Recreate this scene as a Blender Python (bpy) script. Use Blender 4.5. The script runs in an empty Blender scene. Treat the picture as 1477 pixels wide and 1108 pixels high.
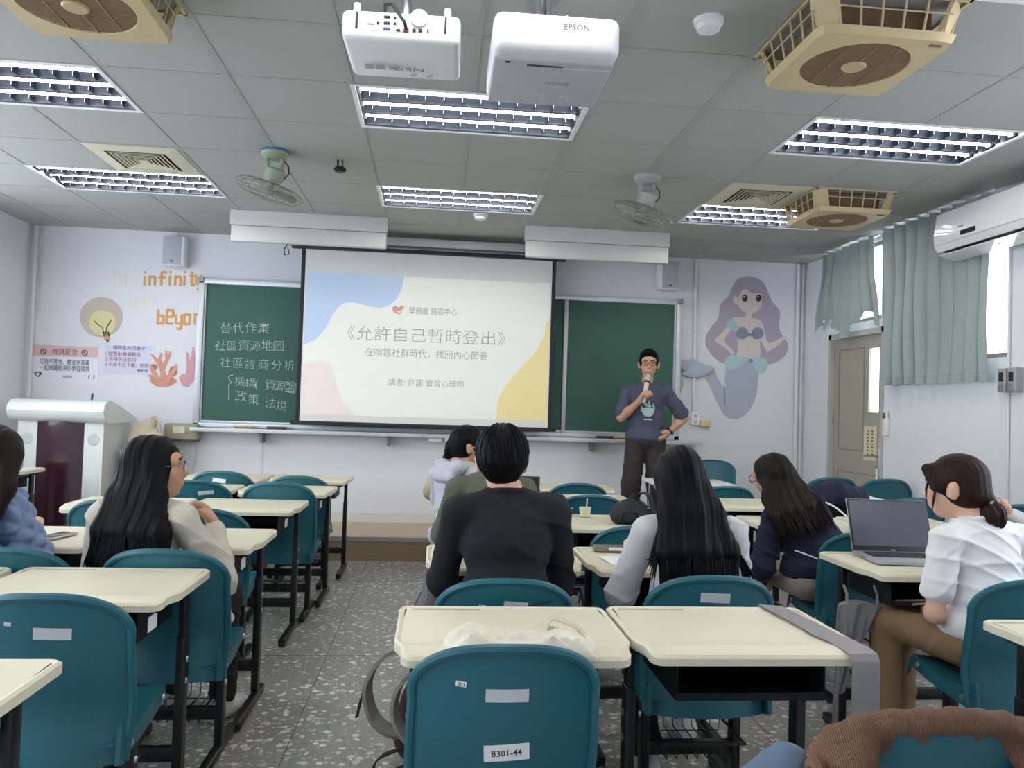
import bpy, bmesh, math, random
import numpy as np
from mathutils import Matrix, Vector, Euler

scene = bpy.context.scene
COL = scene.collection
PI = math.pi
rnd = random.Random(7)

# ------------------------------------------------------------------ camera, world, exposure
CAM_Z = 1.34
FPX, YAW, PITCH, ROLL = 1141.74, 0.0972507, 0.0302783, 0.0314878   # 1477 x 1108 frame
def cam_axes():
    cy, sy = math.cos(YAW), math.sin(YAW); cp, sp = math.cos(PITCH), math.sin(PITCH)
    F = Vector((sy*cp, cy*cp, sp)); R = Vector((cy, -sy, 0)); U = R.cross(F)
    c, s = math.cos(ROLL), math.sin(ROLL)
    return c*R + s*U, -s*R + c*U, F
CR, CU, CF = cam_axes()
cam_data = bpy.data.cameras.new('camera')
cam_data.sensor_width = 36.0; cam_data.sensor_fit = 'HORIZONTAL'
cam_data.lens = FPX/1477*36.0; cam_data.clip_start = 0.05
cam = bpy.data.objects.new('camera', cam_data); COL.objects.link(cam)
M = Matrix((CR, CU, -CF)).transposed().to_4x4(); M.translation = (0, 0, CAM_Z)
cam.matrix_world = M
scene.camera = cam

world = bpy.data.worlds.new('overcast_sky'); scene.world = world; world.use_nodes = True
wn = world.node_tree.nodes['Background']
wn.inputs[0].default_value = (0.86, 0.93, 1.0, 1); wn.inputs[1].default_value = 3.4
scene.view_settings.view_transform = 'Standard'
try: scene.view_settings.look = 'None'
except Exception: pass
scene.view_settings.gamma = 1.0; scene.view_settings.use_curve_mapping = False
scene.view_settings.exposure = 0.66
scene.cycles.use_denoising = True
scene.cycles.max_bounces = 9; scene.cycles.diffuse_bounces = 6
scene.cycles.sample_clamp_indirect = 6.0
TUBE_STRENGTH = 25.0

# points of the place seen at a pixel of the photograph: on a wall plane or at a height
def ray(u, v): return CF + CR*((u-738.5)/FPX) - CU*((v-554.0)/FPX)
def PY(u, v, y): d = ray(u, v); p = d*(y/d.y); return Vector((p.x, y, p.z+CAM_Z))
def PX(u, v, x): d = ray(u, v); p = d*(x/d.x); return Vector((x, p.y, p.z+CAM_Z))
def PZ(u, v, z): d = ray(u, v); p = d*((z-CAM_Z)/d.z); return Vector((p.x, p.y, z))

# ------------------------------------------------------------------ materials
def lin(h):
    if isinstance(h, str):
        h = h.lstrip('#'); c = [int(h[i:i+2], 16)/255 for i in (0, 2, 4)]
    else: c = list(h)
    return tuple(((x/12.92) if x <= 0.04045 else ((x+0.055)/1.055)**2.4) for x in c) + (1.0,)
MATS = {}
def mat(name, col, rough=0.6, metal=0.0, var=0.06, scale=18.0, bump=0.0, bscale=120.0, emit=None, estr=0.0, coat=0.0, spec=0.5, stretch=None, wr=0.0):
    if name in MATS: return MATS[name]
    m = bpy.data.materials.new(name); m.use_nodes = True; nt = m.node_tree; N = nt.nodes; L = nt.links
    b = N['Principled BSDF']; c = lin(col)
    b.inputs['Roughness'].default_value = rough; b.inputs['Metallic'].default_value = metal
    b.inputs['Coat Weight'].default_value = coat; b.inputs['Specular IOR Level'].default_value = spec
    tc = N.new('ShaderNodeTexCoord'); mp = N.new('ShaderNodeMapping'); L.new(tc.outputs['Object'], mp.inputs[0])
    if stretch: mp.inputs['Scale'].default_value = stretch
    if var > 0:
        nz = N.new('ShaderNodeTexNoise'); nz.inputs['Scale'].default_value = scale; nz.inputs['Detail'].default_value = 4
        L.new(mp.outputs[0], nz.inputs['Vector'])
        mx = N.new('ShaderNodeMix'); mx.data_type = 'RGBA'
        mx.inputs[6].default_value = tuple(x*(1-var) for x in c[:3]) + (1,)
        mx.inputs[7].default_value = tuple(min(1, x*(1+var)) for x in c[:3]) + (1,)
        L.new(nz.outputs['Fac'], mx.inputs[0]); L.new(mx.outputs[2], b.inputs['Base Color'])
    else: b.inputs['Base Color'].default_value = c
    if bump > 0:
        n2 = N.new('ShaderNodeTexNoise'); n2.inputs['Scale'].default_value = bscale; n2.inputs['Detail'].default_value = 3
        L.new(mp.outputs[0], n2.inputs['Vector'])
        bp = N.new('ShaderNodeBump'); bp.inputs['Strength'].default_value = bump; bp.inputs['Distance'].default_value = 0.004
        L.new(n2.outputs['Fac'], bp.inputs['Height']); L.new(bp.outputs[0], b.inputs['Normal'])
    if wr > 0:
        n3 = N.new('ShaderNodeTexNoise'); n3.inputs['Scale'].default_value = 5.5; n3.inputs['Detail'].default_value = 0.6; n3.inputs['Distortion'].default_value = 0.9
        mp3 = N.new('ShaderNodeMapping'); mp3.inputs['Scale'].default_value = (1.6, 1.6, 0.8); L.new(tc.outputs['Object'], mp3.inputs[0]); L.new(mp3.outputs[0], n3.inputs['Vector'])
        b3 = N.new('ShaderNodeBump'); b3.inputs['Strength'].default_value = wr; b3.inputs['Distance'].default_value = 0.03
        L.new(n3.outputs['Fac'], b3.inputs['Height'])
        if bump > 0: L.new(bp.outputs[0], b3.inputs['Normal'])
        L.new(b3.outputs[0], b.inputs['Normal'])
    if emit:
        b.inputs['Emission Color'].default_value = lin(emit); b.inputs['Emission Strength'].default_value = estr
    MATS[name] = m
    return m
def rib_mat(name, col, freq, axis='X', strength=0.5, rough=0.9, var=0.12):
    m = mat(name, col, rough, var=var, scale=25); nt = m.node_tree; N = nt.nodes; L = nt.links
    if 'rib' in N: return m
    w = N.new('ShaderNodeTexWave'); w.name = 'rib'; w.bands_direction = axis; w.inputs['Scale'].default_value = freq
    w.inputs['Distortion'].default_value = 1.2; w.inputs['Detail'].default_value = 2
    tc = N.new('ShaderNodeTexCoord'); L.new(tc.outputs['Object'], w.inputs[0])
    bp = N.new('ShaderNodeBump'); bp.inputs['Strength'].default_value = strength; bp.inputs['Distance'].default_value = 0.004
    L.new(w.outputs['Fac'], bp.inputs['Height']); L.new(bp.outputs[0], N['Principled BSDF'].inputs['Normal'])
    return m
def hair_mat(name, col):
    m = mat(name, col, 0.5, var=0.3, scale=1.0, stretch=(160, 160, 5), spec=0.13, bump=0.12, bscale=1.6); return m
WALL = mat('wall_paint', '#e4e5ea', 0.75, var=0.02, scale=3, bump=0.05, bscale=60)
CEIL = mat('ceiling_board', '#abaca8', 0.9, var=0.03, scale=4, bump=0.08, bscale=300)
GRID = mat('ceiling_grid_paint', '#a4a4a0', 0.6, var=0.03)
CREAM = mat('desk_laminate', '#ded8c0', 0.42, var=0.02, scale=6, bump=0.03, bscale=400)
GROOVE_SHADE = mat('desk_groove_shade', '#b9b592', 0.5, var=0.02)
TEAL = mat('chair_plastic', '#1f6270', 0.38, var=0.05, scale=5, bump=0.04, bscale=500)
BLACK = mat('black_steel', '#15161a', 0.38, var=0.1, scale=40)
TRAYB = mat('black_tray', '#12141c', 0.5, var=0.08)
STEEL = mat('bright_steel', '#b9bcc0', 0.3, metal=0.9, var=0.04)
ALU = mat('aluminium_frame', '#c9ccd2', 0.42, metal=0.35, var=0.03)
MIRR = mat('louver_aluminium', '#646b76', 0.32, metal=1.0, var=0.02)
WHITE = mat('white_plastic', '#ecedf0', 0.4, var=0.02)
LGREY = mat('light_grey_plastic', '#c6c8ce', 0.5, var=0.03)
PAPER = mat('white_paper', '#f0f0f2', 0.8, var=0.02)
TAPEW = mat('worn_white_tape', '#c9ccd0', 0.6, var=0.08)
INK = mat('black_ink', '#2a2a2e', 0.7, var=0.0)
DARK = mat('dark_plastic', '#1b1c20', 0.45, var=0.06)
BOARD = mat('chalkboard_green', '#335e50', 0.6, var=0.07, scale=2.5)
CHALK = mat('chalk', '#c9d6cf', 0.95, var=0.15, scale=90)
BEIGE = mat('aged_beige_plastic', '#cdb98f', 0.5, var=0.05)
BROWNG = mat('brown_grille', '#8d7557', 0.6, var=0.06)
GREENF = mat('fan_green_enamel', '#9aa48c', 0.4, var=0.05)
GREYF = mat('fan_grey_enamel', '#a6a7a2', 0.4, var=0.05)
WIRE = mat('cage_wire', '#8d8f88', 0.4, metal=0.5, var=0.05)
SKIN = mat('skin', '#c99a7e', 0.55, var=0.06, scale=12)
SKIN2 = mat('pale_skin', '#dcae94', 0.55, var=0.06, scale=12)
HAIRB = hair_mat('black_hair', '#0b0b0e')
HAIRD = hair_mat('dark_brown_hair', '#1e1816')
HAIRR = hair_mat('brown_hair', '#2b1c18')
TUBE = mat('fluorescent_tube', '#ffffff', 0.5, var=0, emit='#fffaf2', estr=TUBE_STRENGTH)

# ------------------------------------------------------------------ mesh helpers
class MB:
    def __init__(s): s.v = []; s.f = []
    def add(s, vs, fs):
        o = len(s.v); s.v += [tuple(p) for p in vs]; s.f += [tuple(i+o for i in f) for f in fs]; return s
    def box(s, c, d, rot=None):
        hx, hy, hz = d[0]/2, d[1]/2, d[2]/2
        P = [Vector((sx*hx, sy*hy, sz*hz)) for sz in (-1, 1) for sy in (-1, 1) for sx in (-1, 1)]
        if rot is not None: P = [rot @ p for p in P]
        return s.add([p+Vector(c) for p in P], [(0, 2, 3, 1), (4, 5, 7, 6), (0, 1, 5, 4), (2, 6, 7, 3), (0, 4, 6, 2), (1, 3, 7, 5)])
    def b2(s, lo, hi): return s.box([(a+b)/2 for a, b in zip(lo, hi)], [abs(b-a) for a, b in zip(lo, hi)])
    def rbox(s, c, d, r=0.01, seg=3, rot=None):
        bm = bmesh.new(); bmesh.ops.create_cube(bm, size=1)
        for v in bm.verts: v.co = Vector((v.co.x*d[0], v.co.y*d[1], v.co.z*d[2]))
        bmesh.ops.bevel(bm, geom=bm.edges[:], offset=min(r, min(d)*0.49), segments=seg, affect='EDGES', profile=0.5)
        if rot is not None: bmesh.ops.transform(bm, matrix=rot.to_4x4(), verts=bm.verts[:])
        bm.verts.index_update()
        s.add([v.co+Vector(c) for v in bm.verts], [[v.index for v in f.verts] for f in bm.faces]); bm.free(); return s
    def tube(s, pts, r, n=8, caps=True, closed=False):
        pts = [Vector(p) for p in pts]; k = len(pts)
        rs = r if isinstance(r, (list, tuple)) else [r]*k
        vs = []; prev = None
        for i, p in enumerate(pts):
            if closed: t = pts[(i+1) % k]-pts[i-1]
            else: t = pts[min(i+1, k-1)]-pts[max(i-1, 0)]
            if t.length < 1e-9: t = Vector((0, 0, 1))
            t.normalize()
            if prev is None:
                a = Vector((0, 0, 1)) if abs(t.z) < 0.9 else Vector((1, 0, 0)); prev = (a-t*a.dot(t)).normalized()
            else:
                q = prev-t*prev.dot(t); prev = q.normalized() if q.length > 1e-6 else t.orthogonal().normalized()
            b = t.cross(prev)
            for j in range(n):
                a = 2*PI*(j+0.5)/n; vs.append(p+(prev*math.cos(a)+b*math.sin(a))*rs[i])
        fs = []
        for i in range(k if closed else k-1):
            i2 = (i+1) % k
            for j in range(n): fs.append((i*n+j, i*n+(j+1) % n, i2*n+(j+1) % n, i2*n+j))
        if caps and not closed: fs += [tuple(range(n))[::-1], tuple((k-1)*n+j for j in range(n))]
        return s.add(vs, fs)
    def cyl(s, a, b, r, n=16): return s.tube([a, b], r, n)
    def lathe(s, prof, n=24, c=(0, 0, 0), rot=None):
        vs = []; fs = []
        for (r, z) in prof:
            for j in range(n):
                a = 2*PI*j/n; p = Vector((r*math.cos(a), r*math.sin(a), z)); p = rot @ p if rot is not None else p
                vs.append(p+Vector(c))
        for i in range(len(prof)-1):
            for j in range(n): fs.append((i*n+j, i*n+(j+1) % n, (i+1)*n+(j+1) % n, (i+1)*n+j))
        fs += [tuple(range(n))[::-1], tuple((len(prof)-1)*n+j for j in range(n))]
        return s.add(vs, fs)
    def prism(s, poly, z0, z1, fn=None):
        n = len(poly); fn = fn or (lambda x, y, z: (x, y, z))
        vs = [fn(x, y, z0) for x, y in poly]+[fn(x, y, z1) for x, y in poly]
        return s.add(vs, [tuple(range(n))[::-1], tuple(range(n, 2*n))]+[(i, (i+1) % n, n+(i+1) % n, n+i) for i in range(n)])
    def quad(s, a, b, c, d): return s.add([a, b, c, d], [(0, 1, 2, 3)])
    def grid(s, fn, nu, nv, close_u=False):
        vs = [fn(i/(nu), j/(nv)) for j in range(nv+1) for i in range(nu+1)]
        w = nu+1
        return s.add(vs, [(j*w+i, j*w+i+1, (j+1)*w+i+1, (j+1)*w+i) for j in range(nv) for i in range(nu)])
    def shell(s, fn, nu, nv, off):
        """a sheet with real thickness: fn gives the outer side, off(u,v) the vector to the inner side"""
        w = nu+1; A = [Vector(fn(i/nu, j/nv)) for j in range(nv+1) for i in range(nu+1)]
        B = [A[j*w+i]+Vector(off(i/nu, j/nv)) for j in range(nv+1) for i in range(nu+1)]
        n = len(A); fs = []
        for j in range(nv):
            for i in range(nu):
                a, b, c, d = j*w+i, j*w+i+1, (j+1)*w+i+1, (j+1)*w+i
                fs += [(a, b, c, d), (n+d, n+c, n+b, n+a)]
        ring = [i for i in range(w)]+[j*w+nu for j in range(1, nv+1)]+[nv*w+i for i in range(nu-1, -1, -1)]+[j*w for j in range(nv-1, 0, -1)]
        for k in range(len(ring)):
            a, b = ring[k], ring[(k+1) % len(ring)]; fs.append((b, a, n+a, n+b))
        return s.add(A+B, fs)
    def build(s, name, m, parent=None, smooth=True, angle=40, loc=None):
        me = bpy.data.meshes.new(name); me.from_pydata(s.v, [], s.f); me.update()
        o = link_mesh(name, me, m, parent, smooth, angle)
        if loc is not None: o.location = loc
        return o
def link_mesh(name, me, m, parent=None, smooth=True, angle=40):
    bm = bmesh.new(); bm.from_mesh(me); bmesh.ops.recalc_face_normals(bm, faces=bm.faces[:]); bm.to_mesh(me); bm.free()
    me.materials.append(m)
    if smooth:
        me.polygons.foreach_set('use_smooth', [True]*len(me.polygons))
        try: me.set_sharp_from_angle(angle=math.radians(angle))
        except Exception: pass
    o = bpy.data.objects.new(name, me); COL.objects.link(o)
    if parent is not None: o.parent = parent
    return o
def tag(o, label=None, cat=None, group=None, kind=None):
    if label: o['label'] = label
    if cat: o['category'] = cat
    if group: o['group'] = group
    if kind: o['kind'] = kind
    return o
def thing(name, label, cat, loc=(0, 0, 0), rz=0.0, group=None, scale=None):
    o = bpy.data.objects.new(name, None); o.empty_display_size = 0.1; COL.objects.link(o)
    o.location = loc; o.rotation_euler = (0, 0, rz)
    if scale: o.scale = scale
    return tag(o, label, cat, group)
def structure(o): o['kind'] = 'structure'; return o
def copy_tree(root, parent=None):
    c = root.copy(); COL.objects.link(c)
    if parent is not None: c.parent = parent
    for ch in list(root.children): copy_tree(ch, c)
    return c
FACE_CAM = Matrix(((1, 0, 0), (0, 0, -1), (0, 1, 0)))           # text upright on the front wall, read from the room
def text(body, size, loc, m, name, parent=None, rot=FACE_CAM, thin=0.0, depth=0.0006, align='LEFT', sx=1.0, space=1.0, label=None):
    cu = bpy.data.curves.new(name, 'FONT'); cu.body = body; cu.size = size; cu.offset = thin*size; cu.align_x = align
    cu.extrude = depth; cu.resolution_u = 2; cu.space_character = space
    t = bpy.data.objects.new(name, cu); COL.objects.link(t)
    me = bpy.data.meshes.new_from_object(t.evaluated_get(bpy.context.evaluated_depsgraph_get()))
    bpy.data.objects.remove(t); bpy.data.curves.remove(cu)
    mm = rot.to_4x4() @ Matrix.Diagonal((sx, 1, 1, 1)); mm.translation = loc
    me.transform(mm); me.materials.clear()
    o = link_mesh(name, me, m, parent, smooth=False)
    if label: o['label'] = label
    return o
def join_text(name, items, m, parent):
    """several characters written by hand become one piece of writing"""
    bm = bmesh.new(); depg = None
    for body, size, loc, rot, thin in items:
        o = text(body, size, loc, m, 'tmp', None, rot, thin); bm.from_mesh(o.data)
        me = o.data; bpy.data.objects.remove(o); bpy.data.meshes.remove(me)
    me = bpy.data.meshes.new(name); bm.to_mesh(me); bm.free()
    return link_mesh(name, me, m, parent, smooth=False)
def rot_in_plane(a): return FACE_CAM @ Matrix.Rotation(a, 3, 'Z')

# ------------------------------------------------------------------ smooth bodies (distance field + surface nets)
def RC(a, b, ra, rb=None): return ('rc', np.array(a, float), np.array(b, float), ra, ra if rb is None else rb)
def EL(c, r, R=None): return ('el', np.array(c, float), np.array(r, float), None if R is None else np.array(R, float))
def chain(pts, rs): return [RC(pts[i], pts[i+1], rs[i], rs[i+1]) for i in range(len(pts)-1)]
def prim_d(p, X, Y, Z):
    if p[0] == 'rc':
        a, b, ra, rb = p[1:]; ab = b-a; L2 = max(float(ab@ab), 1e-12)
        t = np.clip(((X-a[0])*ab[0]+(Y-a[1])*ab[1]+(Z-a[2])*ab[2])/L2, 0, 1)
        return np.sqrt((X-a[0]-t*ab[0])**2+(Y-a[1]-t*ab[1])**2+(Z-a[2]-t*ab[2])**2)-(ra+(rb-ra)*t)
    c, r, R = p[1:]
    x, y, z = X-c[0], Y-c[1], Z-c[2]
    if R is not None: x, y, z = (R[0, 0]*x+R[1, 0]*y+R[2, 0]*z, R[0, 1]*x+R[1, 1]*y+R[2, 1]*z, R[0, 2]*x+R[1, 2]*y+R[2, 2]*z)
    k0 = np.sqrt((x/r[0])**2+(y/r[1])**2+(z/r[2])**2); k1 = np.sqrt((x/r[0]**2)**2+(y/r[1]**2)**2+(z/r[2]**2)**2)
    return k0*(k0-1)/np.maximum(k1, 1e-6)
def prim_bb(p):
    if p[0] == 'rc':
        r = max(p[3], p[4]); return np.minimum(p[1], p[2])-r, np.maximum(p[1], p[2])+r
    r = p[2].max() if p[3] is not None else p[2]
    return p[1]-r, p[1]+r
def field_mesh(prims, vox=0.007, k=0.03, cut=(), disp=None, kcut=0.01):
    lo = np.min([prim_bb(p)[0] for p in prims], 0)-0.03; hi = np.max([prim_bb(p)[1] for p in prims], 0)+0.03
    n = np.ceil((hi-lo)/vox).astype(int)+1
    ax = [(lo[i]+vox*np.arange(n[i])).astype(np.float32) for i in range(3)]
    D = np.full(tuple(n), 0.2, np.float32)
    def sub(p, mg):
        a, b = prim_bb(p); i0 = np.maximum(((a-mg-lo)/vox).astype(int), 0); i1 = np.minimum(((b+mg-lo)/vox).astype(int)+2, n)
        if np.any(i1 <= i0): return None, None
        sl = tuple(slice(i0[i], i1[i]) for i in range(3))
        return sl, prim_d(p, ax[0][sl[0]][:, None, None], ax[1][sl[1]][None, :, None], ax[2][sl[2]][None, None, :])
    for p in prims:
        sl, d = sub(p, 0.05)
        if sl is None: continue
        e = D[sl]; h = np.maximum(k-np.abs(e-d), 0)/k
        D[sl] = np.minimum(e, d)-h*h*k*0.25
    for p in cut:
        sl, d = sub(p, 0.03)
        if sl is None: continue
        D[sl] = np.maximum(D[sl], -d)
    if disp is not None:
        idx = np.where(np.abs(D) < 0.03)
        if len(idx[0]): D[idx] += disp(ax[0][idx[0]], ax[1][idx[1]], ax[2][idx[2]]).astype(np.float32)
    for s_ in ((0,), (-1,)):
        D[s_[0], :, :] = 0.2; D[:, s_[0], :] = 0.2; D[:, :, s_[0]] = 0.2
    S = D < 0
    m = np.zeros(tuple(n-1), np.int8)
    for dx in (0, 1):
        for dy in (0, 1):
            for dz in (0, 1): m += S[dx:n[0]-1+dx, dy:n[1]-1+dy, dz:n[2]-1+dz]
    cells = np.where((m > 0) & (m < 8)); nc = len(cells[0])
    ident = np.full(tuple(n-1), -1, np.int32); ident[cells] = np.arange(nc)
    acc = np.zeros((nc, 3)); cnt = np.zeros(nc)
    C = np.array(cells).T; corners = [np.array(c) for c in ((0,0,0),(1,0,0),(0,1,0),(1,1,0),(0,0,1),(1,0,1),(0,1,1),(1,1,1))]
    vals = [D[C[:, 0]+c[0], C[:, 1]+c[1], C[:, 2]+c[2]] for c in corners]
    for a, b in ((0,1),(2,3),(4,5),(6,7),(0,2),(1,3),(4,6),(5,7),(0,4),(1,5),(2,6),(3,7)):
        x = (vals[a] < 0) != (vals[b] < 0)
        t = vals[a]/np.where(x, vals[a]-vals[b], 1)
        pt = corners[a][None, :]+t[:, None]*(corners[b]-corners[a])[None, :]
        acc[x] += pt[x]; cnt[x] += 1
    V = lo+(C+acc/cnt[:, None])*vox
    F = []
    for axis in range(3):
        o1, o2 = [(1, 2), (2, 0), (0, 1)][axis]
        A = [slice(0, n[i]) for i in range(3)]; B = list(A); A[axis] = slice(0, n[axis]-1); B[axis] = slice(1, n[axis])
        ed = np.array(np.where(S[tuple(A)] != S[tuple(B)])).T
        if not len(ed): continue
        ok = (ed[:, o1] > 0) & (ed[:, o2] > 0) & (ed[:, o1] < n[o1]-1) & (ed[:, o2] < n[o2]-1); ed = ed[ok]
        e1 = np.zeros(3, int); e1[o1] = 1; e2 = np.zeros(3, int); e2[o2] = 1
        q = np.stack([ident[tuple((ed-e1-e2).T)], ident[tuple((ed-e2).T)], ident[tuple(ed.T)], ident[tuple((ed-e1).T)]], 1)
        fl = ~S[tuple(ed.T)]; q[fl] = q[fl][:, ::-1]; F.append(q)
    return V, np.concatenate(F)
def blob(name, m, prims, parent=None, vox=0.007, k=0.03, cut=(), disp=None):
    V, F = field_mesh(prims, vox, k, cut, disp)
    me = bpy.data.meshes.new(name); me.vertices.add(len(V)); me.vertices.foreach_set('co', V.astype(np.float32).ravel())
    me.loops.add(len(F)*4); me.loops.foreach_set('vertex_index', F.astype(np.int32).ravel())
    me.polygons.add(len(F)); me.polygons.foreach_set('loop_start', np.arange(0, len(F)*4, 4, dtype=np.int32))
    me.polygons.foreach_set('use_smooth', np.ones(len(F), bool)); me.update(calc_edges=True); me.validate()
    me.materials.append(m)
    o = bpy.data.objects.new(name, me); COL.objects.link(o)
    if parent is not None: o.parent = parent
    return o
def folds(amp, freq=28.0, seed=0.0, dirv=(0.5, 0.3, 1.0)):
    a, b, c = dirv
    def f(x, y, z):
        w = 0.9*np.sin(9*x+seed)+0.9*np.sin(8*z-5*y+2*seed)+0.7*np.sin(11*y+6*x+seed*3)
        r1 = 1-np.abs(np.sin(1.3*freq*(a*x+b*y+c*z)+1.5*w)); r2 = 1-np.abs(np.sin(1.15*freq*(-a*x+b*y+0.7*c*z)+1.7*w+seed))
        return -amp*(1.5*r1**3*(0.5+0.5*np.sin(5*z+7*x+seed*1.7))+1.2*r2**4*(0.5-0.5*np.sin(6*z-5*x+seed))-0.4)
    return f
# ------------------------------------------------------------------ the room
XL, XR, YB, YF, CZ = -3.80, 3.75, -1.6, 7.76, 2.91
OX, OY, TS = -0.46, 3.913, 0.6
FIX = {(0, 0): 'long three-tube louvred ceiling light directly beyond the two projectors',
       (0, 3): 'three-tube louvred ceiling light above the top of the projection screen',
       (4, 0): 'three-tube louvred ceiling light between the two tan box fans',
       (4, 3): 'three-tube louvred ceiling light partly hidden by the far tan box fan',
       (-4, 0): 'three-tube louvred ceiling light cut by the frame edge near the tan fan',
       (-4, 3): 'three-tube louvred ceiling light beside the air vent over the lectern side',
       (4, -3): 'three-tube louvred ceiling light of which only a corner shows above the big tan fan',
       (0, -3): 'louvred ceiling light over the middle rows, behind the projectors',
       (-4, -3): 'louvred ceiling light over the front left desks, nearer than the tan fan',
       (0, -6): 'louvred ceiling light over the rearmost desks in the middle',
       (4, -6): 'louvred ceiling light above the rear window side of the room',
       (-4, -6): 'louvred ceiling light above the rear corridor side of the room'}
holes = {(i+a, j) for (i, j) in FIX for a in (0, 1)}
mb = MB()
for i in range(-7, 9):
    for j in range(-11, 8):
        if (i, j) in holes: continue
        x0, x1 = max(XL, OX+i*TS), min(XR, OX+(i+1)*TS); y0, y1 = max(YB, OY+j*TS), min(YF, OY+(j+1)*TS)
        if x1-x0 > 0.01 and y1-y0 > 0.01: mb.b2((x0, y0, CZ), (x1, y1, CZ+0.015))
structure(mb.build('ceiling', CEIL, smooth=False))
mb = MB()
for i in range(-5, 8):
    x = OX+i*TS; w = 0.04 if i in (-1, 2, 3) else 0.024
    for j in range(-10, 7):
        if (i, j) in holes and (i-1, j) in holes: continue
        mb.b2((x-w/2, max(YB, OY+j*TS), CZ-0.003), (x+w/2, min(YF, OY+(j+1)*TS), CZ))
for j in range(-9, 7):
    y = OY+j*TS; mb.b2((XL, y-0.010, CZ-0.0025), (XR, y+0.010, CZ))
structure(mb.build('ceiling_grid', GRID, smooth=False))

fm = mat('terrazzo', '#8d8c88', 0.34, var=0)
nt = fm.node_tree; N = nt.nodes; L = nt.links; b = N['Principled BSDF']
tc = N.new('ShaderNodeTexCoord')
def vor(scale, thr_lo, thr_hi, rndm=1.0):
    v = N.new('ShaderNodeTexVoronoi'); v.inputs['Scale'].default_value = scale; v.inputs['Randomness'].default_value = rndm
    nz = N.new('ShaderNodeTexNoise'); nz.inputs['Scale'].default_value = scale*1.2
    ad = N.new('ShaderNodeMix'); ad.data_type = 'RGBA'; ad.blend_type = 'LINEAR_LIGHT'; ad.inputs[0].default_value = 0.012
    L.new(tc.outputs['Object'], nz.inputs['Vector']); L.new(tc.outputs['Object'], ad.inputs[6]); L.new(nz.outputs['Color'], ad.inputs[7])
    L.new(ad.outputs[2], v.inputs['Vector'])
    r = N.new('ShaderNodeMapRange'); r.inputs[1].default_value = thr_lo; r.inputs[2].default_value = thr_hi
    r.inputs[3].default_value = 1; r.inputs[4].default_value = 0; L.new(v.outputs['Distance'], r.inputs[0])
    sp = N.new('ShaderNodeSeparateColor'); L.new(v.outputs['Color'], sp.inputs[0])
    return r, sp
base = N.new('ShaderNodeTexNoise'); base.inputs['Scale'].default_value = 1.3; base.inputs['Detail'].default_value = 5
L.new(tc.outputs['Object'], base.inputs['Vector'])
cr = N.new('ShaderNodeMix'); cr.data_type = 'RGBA'; cr.inputs[6].default_value = lin('#84837d'); cr.inputs[7].default_value = lin('#a3a39e')
L.new(base.outputs['Fac'], cr.inputs[0]); last = cr.outputs[2]
for sc_, lo, hi, c1, c2 in ((95, 0.34, 0.38, '#55544e', '#c4c2b8'), (46, 0.36, 0.39, '#7f7d74', '#e4e2da'), (24, 0.34, 0.36, '#c9c6bb', '#f4f2ea')):
    r, sp = vor(sc_, lo, hi)
    cc = N.new('ShaderNodeMix'); cc.data_type = 'RGBA'; cc.inputs[6].default_value = lin(c1); cc.inputs[7].default_value = lin(c2)
    L.new(sp.outputs[0], cc.inputs[0])
    gate = N.new('ShaderNodeMath'); gate.operation = 'GREATER_THAN'; gate.inputs[1].default_value = 0.45; L.new(sp.outputs[1], gate.inputs[0])
    mu = N.new('ShaderNodeMath'); mu.operation = 'MULTIPLY'; L.new(gate.outputs[0], mu.inputs[0]); L.new(r.outputs[0], mu.inputs[1])
    mx = N.new('ShaderNodeMix'); mx.data_type = 'RGBA'; L.new(mu.outputs[0], mx.inputs[0]); L.new(last, mx.inputs[6]); L.new(cc.outputs[2], mx.inputs[7])
    last = mx.outputs[2]
L.new(last, b.inputs['Base Color'])
structure(MB().b2((XL, YB, -0.05), (XR, YF, 0)).build('floor', fm, smooth=False))
mb = MB()
for x in (-2.35, -0.52, -0.02, 1.45): mb.b2((x-0.002, YB, 0), (x+0.002, 6.88, 0.0008))
for y in (2.5, 4.3, 6.1): mb.b2((XL, y-0.002, 0), (XR, y+0.002, 0.0008))
structure(mb.build('floor_joint', mat('floor_joint', '#5d5c58', 0.5)))
structure(MB().b2((XL, YF, 0), (XR, YF+0.1, 3.1)).build('wall_front', WALL, smooth=False))
structure(MB().b2((XL, YB-0.1, 0), (XR, YB, 3.1)).build('wall_back', WALL, smooth=False))
# left wall, window openings lowered and extended to let in daylight
mb = MB(); mb.b2((XL-0.1, YB, 0), (XL, YF, 1.0)); mb.b2((XL-0.1, 6.5, 1.0), (XL, YF, 3.1)); mb.b2((XL-0.1, YB, 2.85), (XL, 6.5, 3.1)); mb.b2((XL-0.1, 2.2, 1.0), (XL, 2.6, 2.85)); mb.b2((XL-0.1, YB, 1.0), (XL, -1.2, 2.85))
structure(mb.build('wall_left', WALL, smooth=False))
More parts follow.
